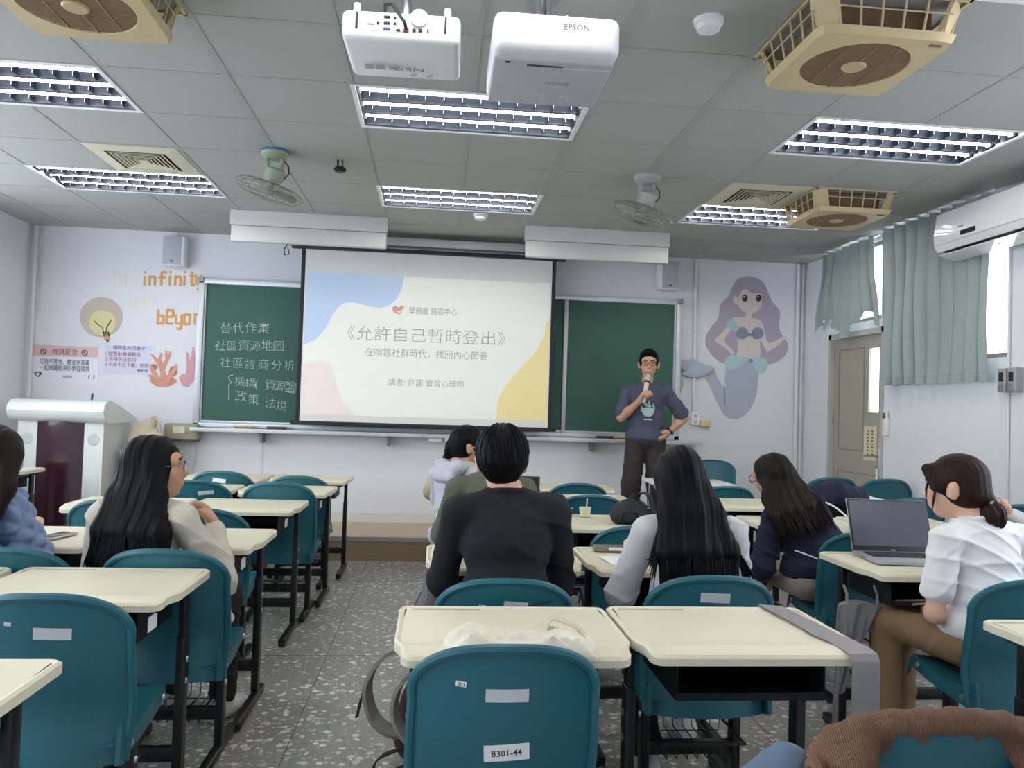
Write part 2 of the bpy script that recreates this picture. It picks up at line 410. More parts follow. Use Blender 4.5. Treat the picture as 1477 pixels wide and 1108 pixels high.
# right wall: door, transom, curtained window, unseen rear window added for daylight
W1 = (4.86, 6.25, 1.78, 2.88); TR = (6.36, 7.22, 2.2, 2.88); DR = (6.30, 7.24, 0, 2.13); W2 = (1.2, 3.4, 1.0, 2.7)
mb = MB()
def wr(y0, y1, z0, z1): mb.b2((XR, y0, z0), (XR+0.12, y1, z1))
wr(YB, W2[0], 0, 3.1); wr(W2[0], W2[1], 0, W2[2]); wr(W2[0], W2[1], W2[3], 3.1); wr(W2[1], W1[0], 0, 3.1)
wr(W1[0], W1[1], 0, W1[2]); wr(W1[0], W1[1], W1[3], 3.1); wr(W1[1], DR[0], 0, 3.1)
wr(DR[0], DR[1], DR[3], TR[2]); wr(DR[0], DR[1], TR[3], 3.1); wr(DR[0], TR[0], TR[2], TR[3]); wr(TR[1], DR[1], TR[2], TR[3]); wr(DR[1], YF, 0, 3.1)
structure(mb.build('wall_right', WALL, smooth=False))
# frosted panes
fr = bpy.data.materials.new('frosted_glass'); fr.use_nodes = True; n_ = fr.node_tree; n_.nodes.clear()
o_ = n_.nodes.new('ShaderNodeOutputMaterial'); mxs = n_.nodes.new('ShaderNodeMixShader'); tl = n_.nodes.new('ShaderNodeBsdfTranslucent'); tp = n_.nodes.new('ShaderNodeBsdfTransparent')
nz = n_.nodes.new('ShaderNodeTexNoise'); nz.inputs['Scale'].default_value = 60; rp = n_.nodes.new('ShaderNodeMapRange'); rp.inputs[3].default_value = 0.45; rp.inputs[4].default_value = 0.6
n_.links.new(nz.outputs['Fac'], rp.inputs[0]); n_.links.new(rp.outputs[0], mxs.inputs[0])
tl.inputs[0].default_value = (0.95, 0.97, 1, 1); tp.inputs[0].default_value = (0.95, 0.97, 1, 1)
n_.links.new(tl.outputs[0], mxs.inputs[1]); n_.links.new(tp.outputs[0], mxs.inputs[2]); n_.links.new(mxs.outputs[0], o_.inputs[0])
WINF = mat('window_frame_brown', '#8a7f74', 0.5, metal=0.2)
def window(name, x, w, mull=()):
    y0, y1, z0, z1 = w; f = MB(); t = 0.035
    for a in ((y0, y0+t, z0, z1), (y1-t, y1, z0, z1), (y0, y1, z0, z0+t), (y0, y1, z1-t, z1)): f.b2((x-0.03, a[0], a[2]), (x+0.03, a[1], a[3]))
    for m_ in mull: f.b2((x-0.025, m_-0.02, z0), (x+0.025, m_+0.02, z1))
    root = structure(f.build(name, WINF, smooth=False))
    g = MB().b2((x-0.004, y0+t*.5, z0+t*.5), (x+0.004, y1-t*.5, z1-t*.5)).build('glass_pane', fr, root, smooth=False)
    return root
window('window_1', XR+0.06, W1, (5.55,)); window('window_2', XR+0.06, TR); window('added_window_3', XR+0.06, W2, (2.3,)); window('window_4', XL-0.05, (2.6, 6.5, 1.0, 2.85), (3.6, 4.55, 5.5)); window('added_window_5', XL-0.05, (-1.2, 2.2, 1.0, 2.85), (0.0, 1.1))  # rear windows on both sides are unseen, added for daylight; left front one enlarged
structure(MB().b2((XR-0.015, 6.262, 1.72), (XR, 6.29, 2.91)).build('trim_3', mat('pinkish_trim', '#cdbfba', 0.6)))
# stage
STZ, STY = 0.20, 6.87
wood = mat('pale_wood_floor', '#c6b294', 0.5, var=0.16, scale=3.0, stretch=(1.2, 14, 1))
structure(MB().b2((XL, STY, 0.02), (XR-0.72, YF, STZ)).build('stage_platform', wood, smooth=False))
structure(MB().b2((XL, STY-0.012, STZ-0.035), (XR-0.72, STY+0.05, STZ+0.003)).build('stage_nosing', mat('stage_nosing_grey', '#a5a5a3', 0.45, metal=0.3), smooth=False))
structure(MB().b2((XL, STY-0.006, 0), (XR-0.72, STY, STZ-0.035)).build('stage_riser', mat('stage_riser_brown', '#8f7c66', 0.6, var=0.2, scale=4, stretch=(1, 1, 12)), smooth=False))
structure(MB().b2((XL, YF-0.012, STZ), (XR, YF, STZ+0.09)).build('baseboard_front', mat('baseboard_white', '#dcdcd8', 0.6, var=0.05), smooth=False))
structure(MB().b2((XR-0.012, YB, 0), (XR, DR[0]-0.05, 0.09)).build('baseboard_right', mat('baseboard_white', '#dcdcd8', 0.6), smooth=False))
# boxed-in soffits at the front of the ceiling
SOF = mat('soffit_grey', '#c9c9c5', 0.55, var=0.03, scale=3)
for n_, (x0, x1, zb) in enumerate(((-1.73, -0.44, 2.655), (0.73, 2.0, 2.645))):
    mb = MB(); mb.rbox(((x0+x1)/2, 6.74, (2.785+CZ)/2), (x1-x0, 0.09, CZ-2.785), 0.006)
    mb.rbox(((x0+x1)/2, 6.738, (zb+2.785)/2), (x1-x0-0.012, 0.055, 2.785-zb+0.01), 0.012)
    s_ = structure(mb.build('trim_%d' % (n_+1), SOF))
    MB().b2((x0+0.004, 6.705, 2.781), (x1-0.004, 6.712, 2.787)).build('seam', mat('seam_dark', '#77787a', 0.7), s_, smooth=False)
    sc_ = MB()
    for k in range(4): sc_.lathe([(0.006, 0), (0.005, 0.003)], 8, (x0+0.1+k*(x1-x0-0.2)/3, 6.714, zb+0.045), Matrix.Rotation(PI/2, 3, 'X'))
    sc_.build('screw', DARK, s_)
# conduits and wall panel seams
PIPE = mat('conduit_white', '#dfe0e4', 0.5)
def conduit(pts, clips, r=0.014):
    mb = MB().tube(pts, r, 10); root = structure(mb.build('wall_conduit', PIPE))
    c = MB()
    for p in clips: c.lathe([(r+0.006, -0.012), (r+0.006, 0.012)], 12, p)
    if clips: c.build('clip', PIPE, root)
conduit([(-3.74, 7.735, 0.2), (-3.74, 7.735, 2.9)], [(-3.74, 7.735, 2.5), (-3.74, 7.735, 1.6)], 0.02)
conduit([(-3.69, 7.745, 2.1), (-3.69, 7.745, 2.9)], [], 0.005)
conduit([(2.595, 7.738, 1.34), (2.585, 7.738, 2.9)], [(2.59, 7.738, 2.62), (2.59, 7.738, 1.98)], 0.018)
conduit([(3.66, 7.73, 0.2), (3.66, 7.73, 2.9)], [(3.66, 7.73, 2.62), (3.66, 7.73, 1.9)], 0.02)
conduit([(3.71, 7.735, 0.2), (3.71, 7.735, 2.9)], [], 0.012)
conduit([(XR-0.012, 4.84, 0.0), (XR-0.012, 4.84, 1.54)], [], 0.010)
conduit([(XR-0.012, 4.84, 1.70), (XR-0.012, 4.84, 2.5)], [], 0.010)
mb = MB(); mb.b2((-1.62, YF-0.003, 0.29), (-1.60, YF, 1.02))
structure(mb.build('wall_seam', mat('wall_seam', '#cfcfc8', 0.7)))

# ------------------------------------------------------------------ ceiling lights
proto = None
for (i, j), lab in FIX.items():
    cx, cy = OX+(i+1)*TS, OY+(j+0.5)*TS
    if proto is None:
        t = thing('ceiling_light', lab, 'ceiling light', group='recessed louvred ceiling lights')
        W, D, H = 1.18, 0.575, 0.085
        hm = mat('light_housing', '#5d636d', 0.3, metal=0.85, var=0.03)
        h = MB()
        h.b2((-W/2, -D/2, H), (W/2, D/2, H+0.004))
        for sx in (-1, 1): h.b2((sx*W/2-0.002, -D/2, 0), (sx*W/2+0.002, D/2, H))
        for sy in (-1, 1): h.b2((-W/2, sy*D/2-0.002, 0), (W/2, sy*D/2+0.002, H))
        h.build('housing', hm, t, smooth=False)
        f = MB()
        for sx in (-1, 1): f.b2((sx*(W/2+0.005)-0.012, -D/2-0.012, -0.005), (sx*(W/2+0.005)+0.012, D/2+0.012, 0.001))
        for sy in (-1, 1): f.b2((-W/2, sy*(D/2+0.005)-0.010, -0.005), (W/2, sy*(D/2+0.005)+0.010, 0.001))
        f.build('frame', WHITE, t, smooth=False)
        for y in (-0.18, 0, 0.18):
            MB().cyl((-0.565, y, 0.026), (0.565, y, 0.026), 0.0095, 10).build('tube', TUBE, t)
            for sx in (-1, 1): MB().rbox((sx*0.576, y, 0.040), (0.018, 0.04, 0.06), 0.004).build('lamp_holder', WHITE, t)
        lv = MB()
        for y in (-0.27, -0.09, 0.09, 0.27):
            lv.prism([(y-0.012, 0.002), (y+0.012, 0.002), (y+0.003, 0.05), (y-0.003, 0.05)], -W/2+0.02, W/2-0.02, lambda a, b_, z: (z, a, b_))
        for k in range(12):
            x = -W/2+0.02+(k+0.5)*(W-0.04)/12
            for y in (-0.18, 0, 0.18):
                for s in (-1, 1):
                    a, b_ = sorted((y+s*0.030, y+s*0.088)); lv.prism([(a, 0.004), (b_, 0.004), (b_, 0.046), (a, 0.036 if s > 0 else 0.046)] if s < 0 else [(a, 0.004), (b_, 0.004), (b_, 0.046), (a, 0.046)], x-0.0015, x+0.0015, lambda p, q, z: (z, p, q))
        lv.build('louvre', MIRR, t, smooth=False)
        proto = t
    else:
        t = copy_tree(proto); t['label'] = lab
    t.location = (cx, cy, CZ)

# ------------------------------------------------------------------ tan box fans in the ceiling
def box_fan(cx, cy, label):
    t = thing('ceiling_box_fan', label, 'fan', (cx, cy, CZ), group='tan box fans set in the ceiling')
    a, b_, zb, zt = 0.30, 0.262, -0.150, -0.004
    fr_ = MB()
    # bottom plate: rounded square with a round opening
    n = 48
    def sq(th, h, c):
        ct, st = math.cos(th), math.sin(th); e = 14.0
        r = h/((abs(ct)**e+abs(st)**e)**(1/e)); r = min(r, c); return (r*ct, r*st)
    out = [sq(2*PI*k/n, b_, b_*1.37) for k in range(n)]; inn = [(0.208*math.cos(2*PI*k/n), 0.208*math.sin(2*PI*k/n)) for k in range(n)]
    inn2 = [(0.200*math.cos(2*PI*k/n), 0.200*math.sin(2*PI*k/n)) for k in range(n)]
    top = [sq(2*PI*k/n, b_+0.012, b_*1.41) for k in range(n)]
    vs = [(x, y, zb) for x, y in out]+[(x, y, zb) for x, y in inn]+[(x, y, zb+0.02) for x, y in inn2]+[(x, y, zb+0.03) for x, y in top]
    fs = []
    for k in range(n):
        k2 = (k+1) % n; fs += [(k, k2, n+k2, n+k), (n+k, n+k2, 2*n+k2, 2*n+k), (k2, k, 3*n+k, 3*n+k2)]
    fr_.add(vs, fs)
    # upper rim and corner posts
    for sx, sy in ((1, 1), (1, -1), (-1, 1), (-1, -1)):
        p0 = Vector((sx*(b_-0.035), sy*(b_-0.035), zb+0.02)); p1 = Vector((sx*(a-0.035), sy*(a-0.035), zt))
        d = Vector((-sx, sy, 0)).normalized()*0.05
        fr_.add([p0-d, p0+d, p1+d, p1-d, p0-d+Vector((-sx, -sy, 0))*0.012, p0+d+Vector((-sx, -sy, 0))*0.012, p1+d+Vector((-sx, -sy, 0))*0.012, p1-d+Vector((-sx, -sy, 0))*0.012],
                [(0, 1, 2, 3), (7, 6, 5, 4), (0, 4, 5, 1), (1, 5, 6, 2), (2, 6, 7, 3), (3, 7, 4, 0)])
    for sx, sy, dx, dy in ((1, 0, 0.012, 2*a), (-1, 0, 0.012, 2*a), (0, 1, 2*a, 0.012), (0, -1, 2*a, 0.012)): fr_.box((sx*(a-0.006), sy*(a-0.006), zt), (dx, dy, 0.012))
    fr_.build('frame', BEIGE, t, angle=30)
    for k in range(4):
        R = Matrix.Rotation(k*PI/2, 3, 'Z'); g = MB()
        for q in range(6):
            x = -0.215+q*0.086
            g.tube([R @ Vector((x*0.95, b_+0.008, zb+0.03)), R @ Vector((x*1.03, a-0.008, zt))], 0.0045, 6)
        g.tube([R @ Vector((-0.23, (a+b_)/2+0.004, (zb+zt)/2+0.02)), R @ Vector((0.23, (a+b_)/2+0.004, (zb+zt)/2+0.02))], 0.003, 6)
        g.build('side_grille', BEIGE, t)
    MB().b2((-0.2, -0.2, -0.14), (0.2, 0.2, -0.01)).build('motor_box', mat('brown_inner_box', '#7d6549', 0.7), t, smooth=False)
    MB().lathe([(0.205, 0.0), (0.205, 0.004)], 40, (0, 0, zb+0.012)).build('backing_disc', mat('dark_fan_inside', '#3a2c20', 0.6), t)
    g = MB()
    for k in range(-16, 17):
        x = k*0.012; h = math.sqrt(max(0, 0.203**2-x*x)); g.b2((-h, x-0.0022, zb+0.002), (h, x+0.0022, zb+0.008))
    for x in (-0.1, 0.0, 0.1):
        h = math.sqrt(0.203**2-x*x); g.b2((x-0.003, -h, zb), (x+0.003, h, zb+0.008))
    g.build('grille', BROWNG, t, smooth=False)
    MB().lathe([(0.0, -0.006), (0.042, -0.006), (0.048, 0.0), (0.048, 0.006)], 28, (0, 0, zb)).build('hub_disc', mat('tan_hub', '#c0a881', 0.5), t)
    MB().rbox((0.2, -0.225, zb-0.002), (0.05, 0.014, 0.006), 0.003).build('badge', mat('fan_badge', '#7b664a', 0.5), t)
    return t
def cell(i, j): return OX+(i+0.5)*TS, OY+(j+0.5)*TS
box_fan(*cell(3, -2), 'large tan box fan in the ceiling nearest the window side, beside the round smoke detector')
box_fan(*cell(5, 2), 'far tan box fan in the ceiling close to the white air conditioner')
box_fan(*cell(-2, -2), 'tan box fan in the ceiling above the lectern side, cut off at the top')

# ------------------------------------------------------------------ ceiling air vents
def vent(i, j, label):
    cx, cy = cell(i, j)
    t = thing('air_vent', label, 'air vent', (cx, cy, CZ-0.004), group='square ceiling air vents')
    vm = mat('aged_vent_cream', '#d3cdb4', 0.5, var=0.06)
    f = MB()
    def ring(mb, h0, h1, z0, z1):
        v = []
        for h, z in ((h0, z0), (h1, z1), (h1, z1+0.004), (h0, z0+0.004)): v += [(-h, -h, z), (h, -h, z), (h, h, z), (-h, h, z)]
        fs = []
        for a in range(4):
            for k in range(4): fs.append((a*4+k, a*4+(k+1) % 4, ((a+1) % 4)*4+(k+1) % 4, ((a+1) % 4)*4+k))
        mb.add(v, fs)
    ring(f, 0.285, 0.19, -0.002, -0.012); f.build('frame', vm, t, smooth=False)
    for h in (0.168, 0.140, 0.112, 0.084, 0.056):
        s = MB(); ring(s, h, h-0.012, -0.015, -0.011); s.build('louvre', vm, t, smooth=False)
    MB().b2((-0.032, -0.032, -0.015), (0.032, 0.032, -0.011)).build('centre_plate', vm, t, smooth=False)
    MB().b2((-0.2, -0.2, -0.003), (0.2, 0.2, 0.002)).build('duct_dark', mat('vent_dark', '#3a382f', 0.9), t, smooth=False)
vent(-3, 2, 'square cream air vent in the ceiling over the lectern side, beside a light')
vent(4, 2, 'square cream air vent in the ceiling beside the far tan fan')

# ------------------------------------------------------------------ orbit fans
def orbit_fan(mx_, my_, tilt, label, enamel, ring_m):
    t = thing('orbit_fan', label, 'fan', (mx_, my_, CZ), group='round caged fans under the ceiling')
    MB().lathe([(0.0, 0), (0.092, 0), (0.092, -0.012), (0.09, -0.014)], 28).build('mount_ring', ring_m, t)
    MB().lathe([(0.088, -0.012), (0.085, -0.03), (0.06, -0.05), (0.0, -0.05)], 28).build('mount_dish', enamel, t)
    mb = MB()
    for s in (-1, 1): mb.rbox((s*0.045, 0, -0.10), (0.02, 0.035, 0.12), 0.005)
    mb.rbox((0, 0, -0.155), (0.11, 0.035, 0.02), 0.005); mb.build('bracket', enamel, t)
    MB().tube([(0.05, 0.02, -0.05), (0.085, 0.0, -0.09), (0.09, 0.0, -0.14), (0.06, 0.01, -0.17)], 0.004, 6).build('cord', DARK, t)
    R = Euler(tilt).to_matrix(); c0 = Vector((0, 0, -0.150))
    MB().lathe([(0.0, 0.045), (0.045, 0.045), (0.06, 0.03), (0.062, -0.02), (0.05, -0.05), (0.018, -0.055), (0.015, -0.085), (0.0, -0.085)], 24, c0, R).build('motor', enamel, t)
    cc = c0+R @ Vector((0, 0, -0.105))
    cg = MB(); RO = 0.215
    for r, z in ((RO, 0.0), (0.206, 0.022), (0.206, -0.022), (0.15, 0.042), (0.15, -0.047), (0.09, 0.05), (0.09, -0.058), (0.045, -0.060)):
        cg.tube([cc+R @ Vector((r*math.cos(2*PI*k/32), r*math.sin(2*PI*k/32), z)) for k in range(32)], 0.0034 if r == RO else 0.0018, 5, closed=True)
    for k in range(20):
        a = 2*PI*k/20
        for s in (1, -1):
            pts = [(0.045, 0.052*s), (0.10, 0.052*s), (0.15, 0.044*s), (0.19, 0.032*s), (RO, 0.0)]
            cg.tube([cc+R @ Vector((r*math.cos(a+s*0.25*(1-r/RO)), r*math.sin(a+s*0.25*(1-r/RO)), z)) for r, z in pts], 0.0016, 4)
    cg.build('cage', WIRE, t)
    for k in range(3):
        a0 = 2*PI*k/3+0.5
        def bl(u, v):
            r = 0.03+0.15*v; w = 0.075*math.sin(PI*(0.18+0.72*v))**0.7; x = (u-0.5)*2*w
            return cc+R @ (Matrix.Rotation(a0, 3, 'Z') @ Vector((r, x, 0.28*x+0.004)))
        MB().shell(bl, 8, 8, lambda u, v: R @ Vector((0, 0, -0.003))).build('blade', enamel, t)
    MB().lathe([(0.0, 0.02), (0.03, 0.02), (0.032, -0.015), (0.0, -0.025)], 20, cc, R).build('hub', enamel, t)
    MB().lathe([(0.0, -0.062), (0.042, -0.060), (0.044, -0.056), (0.0, -0.054)], 20, cc, R).build('badge', DARK, t)
orbit_fan(-1.05, 5.07, (0.16, 0.30, 0), 'green caged orbit fan with blue mounting ring, on the chalk-writing side', GREENF, mat('fan_blue_ring', '#2f6f92', 0.5))
orbit_fan(1.36, 5.12, (0.18, 0.28, 0), 'grey caged orbit fan above the presenter side', GREYF, GREYF)

# ------------------------------------------------------------------ small ceiling things
def detector(u, v, label):
    p = PZ(u, v, CZ-0.02); t = thing('smoke_detector', label, 'smoke detector', (p.x, p.y, CZ))
    MB().lathe([(0.0, 0), (0.06, 0), (0.058, -0.018), (0.05, -0.022)], 28).build('base', WHITE, t)
    MB().lathe([(0.05, -0.018), (0.045, -0.042), (0.02, -0.05), (0.0, -0.05)], 28).build('sensor_cap', WHITE, t)
    MB().lathe([(0.006, -0.051), (0.0, -0.052)], 10).build('indicator', LGREY, t)
detector(1022, 36, 'white smoke detector beside the large tan fan')
detector(693, 313, 'small white smoke detector above the projection screen')
p = PZ(491, 231, CZ); t = thing('ceiling_camera', 'small black oval device hanging from the ceiling beside the green fan', 'camera', (p.x, p.y, CZ))
mb = MB(); mb.box((-0.015, 0, -0.022), (0.012, 0.012, 0.045)); mb.box((0.015, 0, -0.022), (0.008, 0.012, 0.045)); mb.build('bracket', DARK, t)
MB().lathe([(0.0, 0.018), (0.03, 0.016), (0.042, 0.0), (0.03, -0.016), (0.0, -0.018)], 20, (0, 0, -0.062)).build('body', DARK, t)

# ------------------------------------------------------------------ projectors
t = thing('ceiling_projector', 'white projector with its cable sockets facing the desks, hanging beside the plain one', 'projector', (-0.155, 2.93, 2.662), rz=-0.03)
MB().rbox((0, 0, 0.004), (0.415, 0.33, 0.105), 0.022, 4).build('body', WHITE, t)
pp = MB().rbox((-0.005, -0.163, 0.012), (0.27, 0.006, 0.066), 0.006).build('port_panel', mat('port_panel_white', '#d9dbe0', 0.5), t)
for x, z, w, h, m_ in ((-0.105, 0.0, 0.026, 0.016, LGREY), (-0.08, -0.002, 0.009, 0.009, DARK), (-0.05, 0.022, 0.022, 0.009, DARK), (-0.05, 0.0, 0.022, 0.009, DARK), (-0.05, -0.02, 0.024, 0.009, mat('blue_port', '#54619a', 0.5)), (-0.022, 0.02, 0.008, 0.008, DARK), (-0.022, 0.0, 0.008, 0.008, DARK), (-0.01, -0.023, 0.014, 0.007, DARK), (0.018, -0.022, 0.018, 0.014, mat('hdmi_red', '#a64b48', 0.5)), (0.045, -0.02, 0.012, 0.012, DARK), (0.067, -0.019, 0.012, 0.012, DARK), (0.094, -0.02, 0.006, 0.013, mat('usb_blue', '#35507c', 0.5))):
    MB().rbox((x, -0.167, z+0.01), (w, 0.006, h), 0.002).build('socket', m_, pp)
MB().lathe([(0.0, 0.012), (0.03, 0.012), (0.034, 0.0), (0.034, -0.01)], 28, (0.062, -0.165, 0.033), Matrix.Rotation(PI/2, 3, 'X')).build('round_cap', WHITE, t)
for s in (-1, 1):
    mb = MB(); mb.rbox((s*0.155, -0.166, 0.015), (0.008, 0.008, 0.06), 0.003); mb.build('side_slot', DARK, t)
    MB().lathe([(0.014, -0.01), (0.012, 0.03), (0.0, 0.03)], 14, (s*0.16, -0.13, 0.06)).build('foot_knob', WHITE, t)
    MB().lathe([(0.014, 0), (0.014, -0.004), (0.0, -0.004)], 14, (s*0.03+0.06, 0.09, -0.0575)).build('screw_cap', LGREY, t)
MB().tube([(0.018, -0.172, -0.01), (0.015, -0.20, 0.0), (-0.03, -0.20, 0.06), (-0.06, -0.14, 0.09), (-0.07, -0.05, 0.09)], 0.006, 8).build('cable', DARK, t)
mb = MB(); mb.cyl((0, 0.02, 0.05), (0, 0.02, CZ-2.655), 0.022, 14); mb.lathe([(0.07, 0), (0.07, -0.01)], 20, (0, 0.02, CZ-2.655)); mb.rbox((0, 0.02, 0.068), (0.2, 0.12, 0.012), 0.004); mb.rbox((-0.06, -0.02, 0.085), (0.03, 0.03, 0.05), 0.006); mb.build('ceiling_mount', STEEL, t)
UNDER = Matrix(((-1, 0, 0), (0, -1, 0), (0, 0, 1)))
DN = Matrix(((1, 0, 0), (0, -1, 0), (0, 0, -1)))
text('NEC', 0.042, (0.075, 0.035, -0.0582), mat('grey_print', '#8e9096', 0.6, var=0), 'logo', t, Matrix(((-1, 0, 0), (0, 1, 0), (0, 0, -1))), sx=1.4, align='LEFT')
for x in (-0.09, -0.04, -0.13): MB().b2((x-0.018, 0.025, -0.0585), (x+0.018, 0.06, -0.0575)).build('rating_label', mat('label_grey', '#a9abb0', 0.7), t, smooth=False)
t = thing('ceiling_projector', 'white projector with a plain rounded front, hanging on the window side of the pair', 'projector', (0.385, 2.915, 2.645), rz=-0.01)
MB().rbox((0, 0, 0), (0.445, 0.47, 0.145), 0.034, 5).build('body', mat('projector_white', '#d9dade', 0.45, var=0.02), t)
MB().rbox((0, 0.03, -0.068), (0.43, 0.40, 0.018), 0.008).build('underside', mat('projector_grey', '#b4b7be', 0.55), t)
MB().rbox((-0.03, -0.135, -0.0775), (0.13, 0.012, 0.002), 0.001).build('vent_slot', DARK, t)
MB().rbox((-0.165, -0.15, -0.077), (0.018, 0.014, 0.003), 0.001).build('latch', DARK, t)
MB().b2((0.02, -0.128, -0.078), (0.205, -0.125, -0.0765)).build('lid_seam', WHITE, t, smooth=False)
text('EPSON', 0.030, (0.02, -0.2355, 0.012), mat('dark_print', '#5b5d63', 0.6, var=0), 'logo', t)
text('EPSON', 0.030, (0.08, 0.0, -0.0772), mat('grey_print2', '#7d8088', 0.6, var=0), 'logo', t, Matrix(((-1, 0, 0), (0, 1, 0), (0, 0, -1))), depth=0.0004)
for x in (-0.02, 0.09): MB().tube([(x+0.024*math.cos(a*PI/8), 0.14+0.02*math.sin(a*PI/8), -0.0775) for a in range(16)], 0.0018, 5, closed=True).build('foot_ring', LGREY, t)
mb = MB(); mb.cyl((-0.04, 0.04, 0.07), (-0.04, 0.04, CZ-2.645), 0.02, 14); mb.cyl((-0.005, 0.04, 0.07), (-0.005, 0.04, CZ-2.645), 0.012, 10); mb.lathe([(0.07, 0), (0.07, -0.01)], 20, (-0.03, 0.04, CZ-2.645)); mb.rbox((-0.03, 0.04, 0.078), (0.16, 0.1, 0.012), 0.004); mb.build('ceiling_mount', STEEL, t)
MB().tube([(0.04, -0.1, 0.07), (0.035, -0.1, 0.11), (0.05, -0.1, 0.13), (0.065, -0.1, 0.11), (0.06, -0.1, 0.07)], 0.004, 8).build('cable_loop', mat('cable_cream', '#ddd9cc', 0.5), t)
# ------------------------------------------------------------------ chalkboard
t = thing('chalkboard', 'long green chalkboard in an aluminium frame, left part covered in chalk writing', 'chalkboard', (0.1, YF, 1.06))
def loc(p): return (p[0]-0.1, p[1]-YF, p[2]-1.06)
x0, x1, z0, z1 = -2.24, 2.43, 1.07, 2.47
mb = MB(); mb.b2(loc((x0+0.05, 7.70, z0+0.04)), loc((1.245, 7.72, z1-0.04))); mb.build('left_panel', BOARD, t, smooth=False)
mb = MB(); mb.b2(loc((1.285, 7.70, z0+0.04)), loc((x1-0.05, 7.72, z1-0.04))); mb.build('right_panel', BOARD, t, smooth=False)
mb = MB(); mb.b2(loc((x0, 7.735, z0)), loc((x1, YF, z1))); mb.build('backing', ALU, t, smooth=False)
mb = MB()
def bar(a, b_, c, d, y0=7.665): mb.rbox(((a+b_)/2-0.1, (y0+7.74)/2-YF, (c+d)/2-1.06), (abs(b_-a), 7.74-y0, abs(d-c)), 0.006, 2)
bar(x0, x0+0.055, z0, z1); bar(x1-0.055, x1, z0, z1); bar(x0, x1, z1-0.05, z1); bar(x0, x1, z0, z0+0.045)
bar(x0+0.055, x0+0.07, z0, z1, 7.68); bar(x1-0.07, x1-0.055, z0, z1, 7.68); bar(x0+0.05, x1-0.05, z0+0.045, z0+0.065, 7.685)
mb.build('frame', ALU, t)
mb = MB(); bar(1.245, 1.285, z0+0.03, z1-0.03, 7.675); mb.build('mullion', ALU, t)
for cx, cz in ((x0+0.02, z1-0.01), (x1-0.02, z1-0.01)): MB().rbox((cx-0.1, 7.695-YF, cz-1.06), (0.06, 0.08, 0.05), 0.01).build('corner_cap', mat('corner_grey', '#9da1a6', 0.5), t)
mb = MB(); mb.rbox((0.1-0.1+0.1, 7.635-YF, 1.045-1.06), (4.86, 0.20, 0.022), 0.006, 2); mb.rbox((0.1, 7.54-YF, 1.056-1.06), (4.86, 0.012, 0.03), 0.004, 2)
mb.build('chalk_tray', mat('tray_pale', '#d5d7da', 0.5, metal=0.15), t)
for bx_ in (-1.60, -0.42, 1.55):
    mb = MB(); mb.b2((bx_-0.1-0.012, 7.60-YF, 0.94-1.06), (bx_-0.1+0.012, YF-YF, 1.035-1.06)); mb.build('tray_bracket', mat('bracket_grey', '#7d7f83', 0.5, metal=0.4), t, smooth=False)
# chalk handwriting (pixel of each line's first character on the board plane)
def chalk_line(chars, u0, v0, u1, v1, size):
    out = []
    n = len(chars)
    for k, ch in enumerate(chars):
        f = k/max(1, n-1); u, v = u0+(u1-u0)*f, v0+(v1-v0)*f
        p = PY(u, v, 7.699); a = rnd.uniform(-0.05, 0.06)
        out.append((ch, size*rnd.uniform(0.92, 1.06), (p.x-0.1, p.y-YF, p.z-1.06), rot_in_plane(a), -0.018))
    return out
items = chalk_line('替代作業', 317, 479, 371, 479, 0.118)
items += chalk_line('社區資源地圖', 309, 504, 393, 505, 0.112)
items += chalk_line('社區', 317, 529, 335, 530, 0.112)+chalk_line('諮商分析', 352, 531, 409, 533, 0.108)
items += chalk_line('機構(資源盤點', 338, 556, 424, 566, 0.112)
items += chalk_line('政策', 338, 578, 357, 582, 0.112)+chalk_line('、法規', 367, 584, 397, 591, 0.105)
for k in (items[:4], items[4:10], items[10:16], items[16:23], items[23:]): join_text('chalk_writing', k, CHALK, t)['label'] = 'white chalk handwriting'
br = MB(); br.tube([Vector(loc(PY(u, v, 7.698))) for u, v in ((336, 541), (330, 543), (331, 549), (334, 551), (330, 555), (330.5, 566), (330, 577))], 0.0045, 6); br.build('chalk_brace', CHALK, t)
br = MB()
for a, b_ in (((411, 565), (425, 567)), ((798, 460), (801, 478))): br.tube([Vector(loc(PY(*a, 7.698))), Vector(loc(PY(*b_, 7.698)))], 0.003, 5)
br.build('chalk_stroke', CHALK, t)
# erasers on the tray
ER_Y = mat('eraser_yellow', '#d6b25a', 0.8); ER_F = mat('eraser_felt', '#4a463d', 0.95)
def eraser(u, label, top, ang=0.0):
    p = PY(u, 622, 7.60); t = thing('chalk_eraser', label, 'eraser', (p.x, 7.60, 1.058), ang, 'erasers on the chalk tray')
    MB().rbox((0, 0, 0.012), (0.17, 0.06, 0.022), 0.004).build('felt', ER_F, t); MB().rbox((0, 0, 0.030), (0.175, 0.062, 0.014), 0.004).build('back', top, t)
eraser(352, 'yellow chalk eraser on the tray under the chalk writing', ER_Y, 0.08); eraser(399, 'dark chalk eraser on the tray near the left edge of the screen', mat('eraser_dark', '#5a5348', 0.8), -0.05)
eraser(873, 'dark brown chalk eraser on the tray beside the presenter', mat('eraser_brown', '#4d4336', 0.8)); eraser(893, 'yellow chalk eraser on the tray just behind the presenter', ER_Y)
for u, w, l_ in ((628, 0.10, 'white chalk box under the tray, left one of two'), (651, 0.10, 'white chalk box under the tray, right one of two')):
    p = PY(u, 633, 7.66); t = thing('chalk_box', l_, 'box', (p.x, 7.66, p.z)); MB().rbox((0, 0, 0), (0.125, 0.16, 0.05), 0.006).build('body', WHITE, t)
    MB().rbox((0, -0.081, 0.012), (0.10, 0.003, 0.004), 0.001).build('seam', LGREY, t)

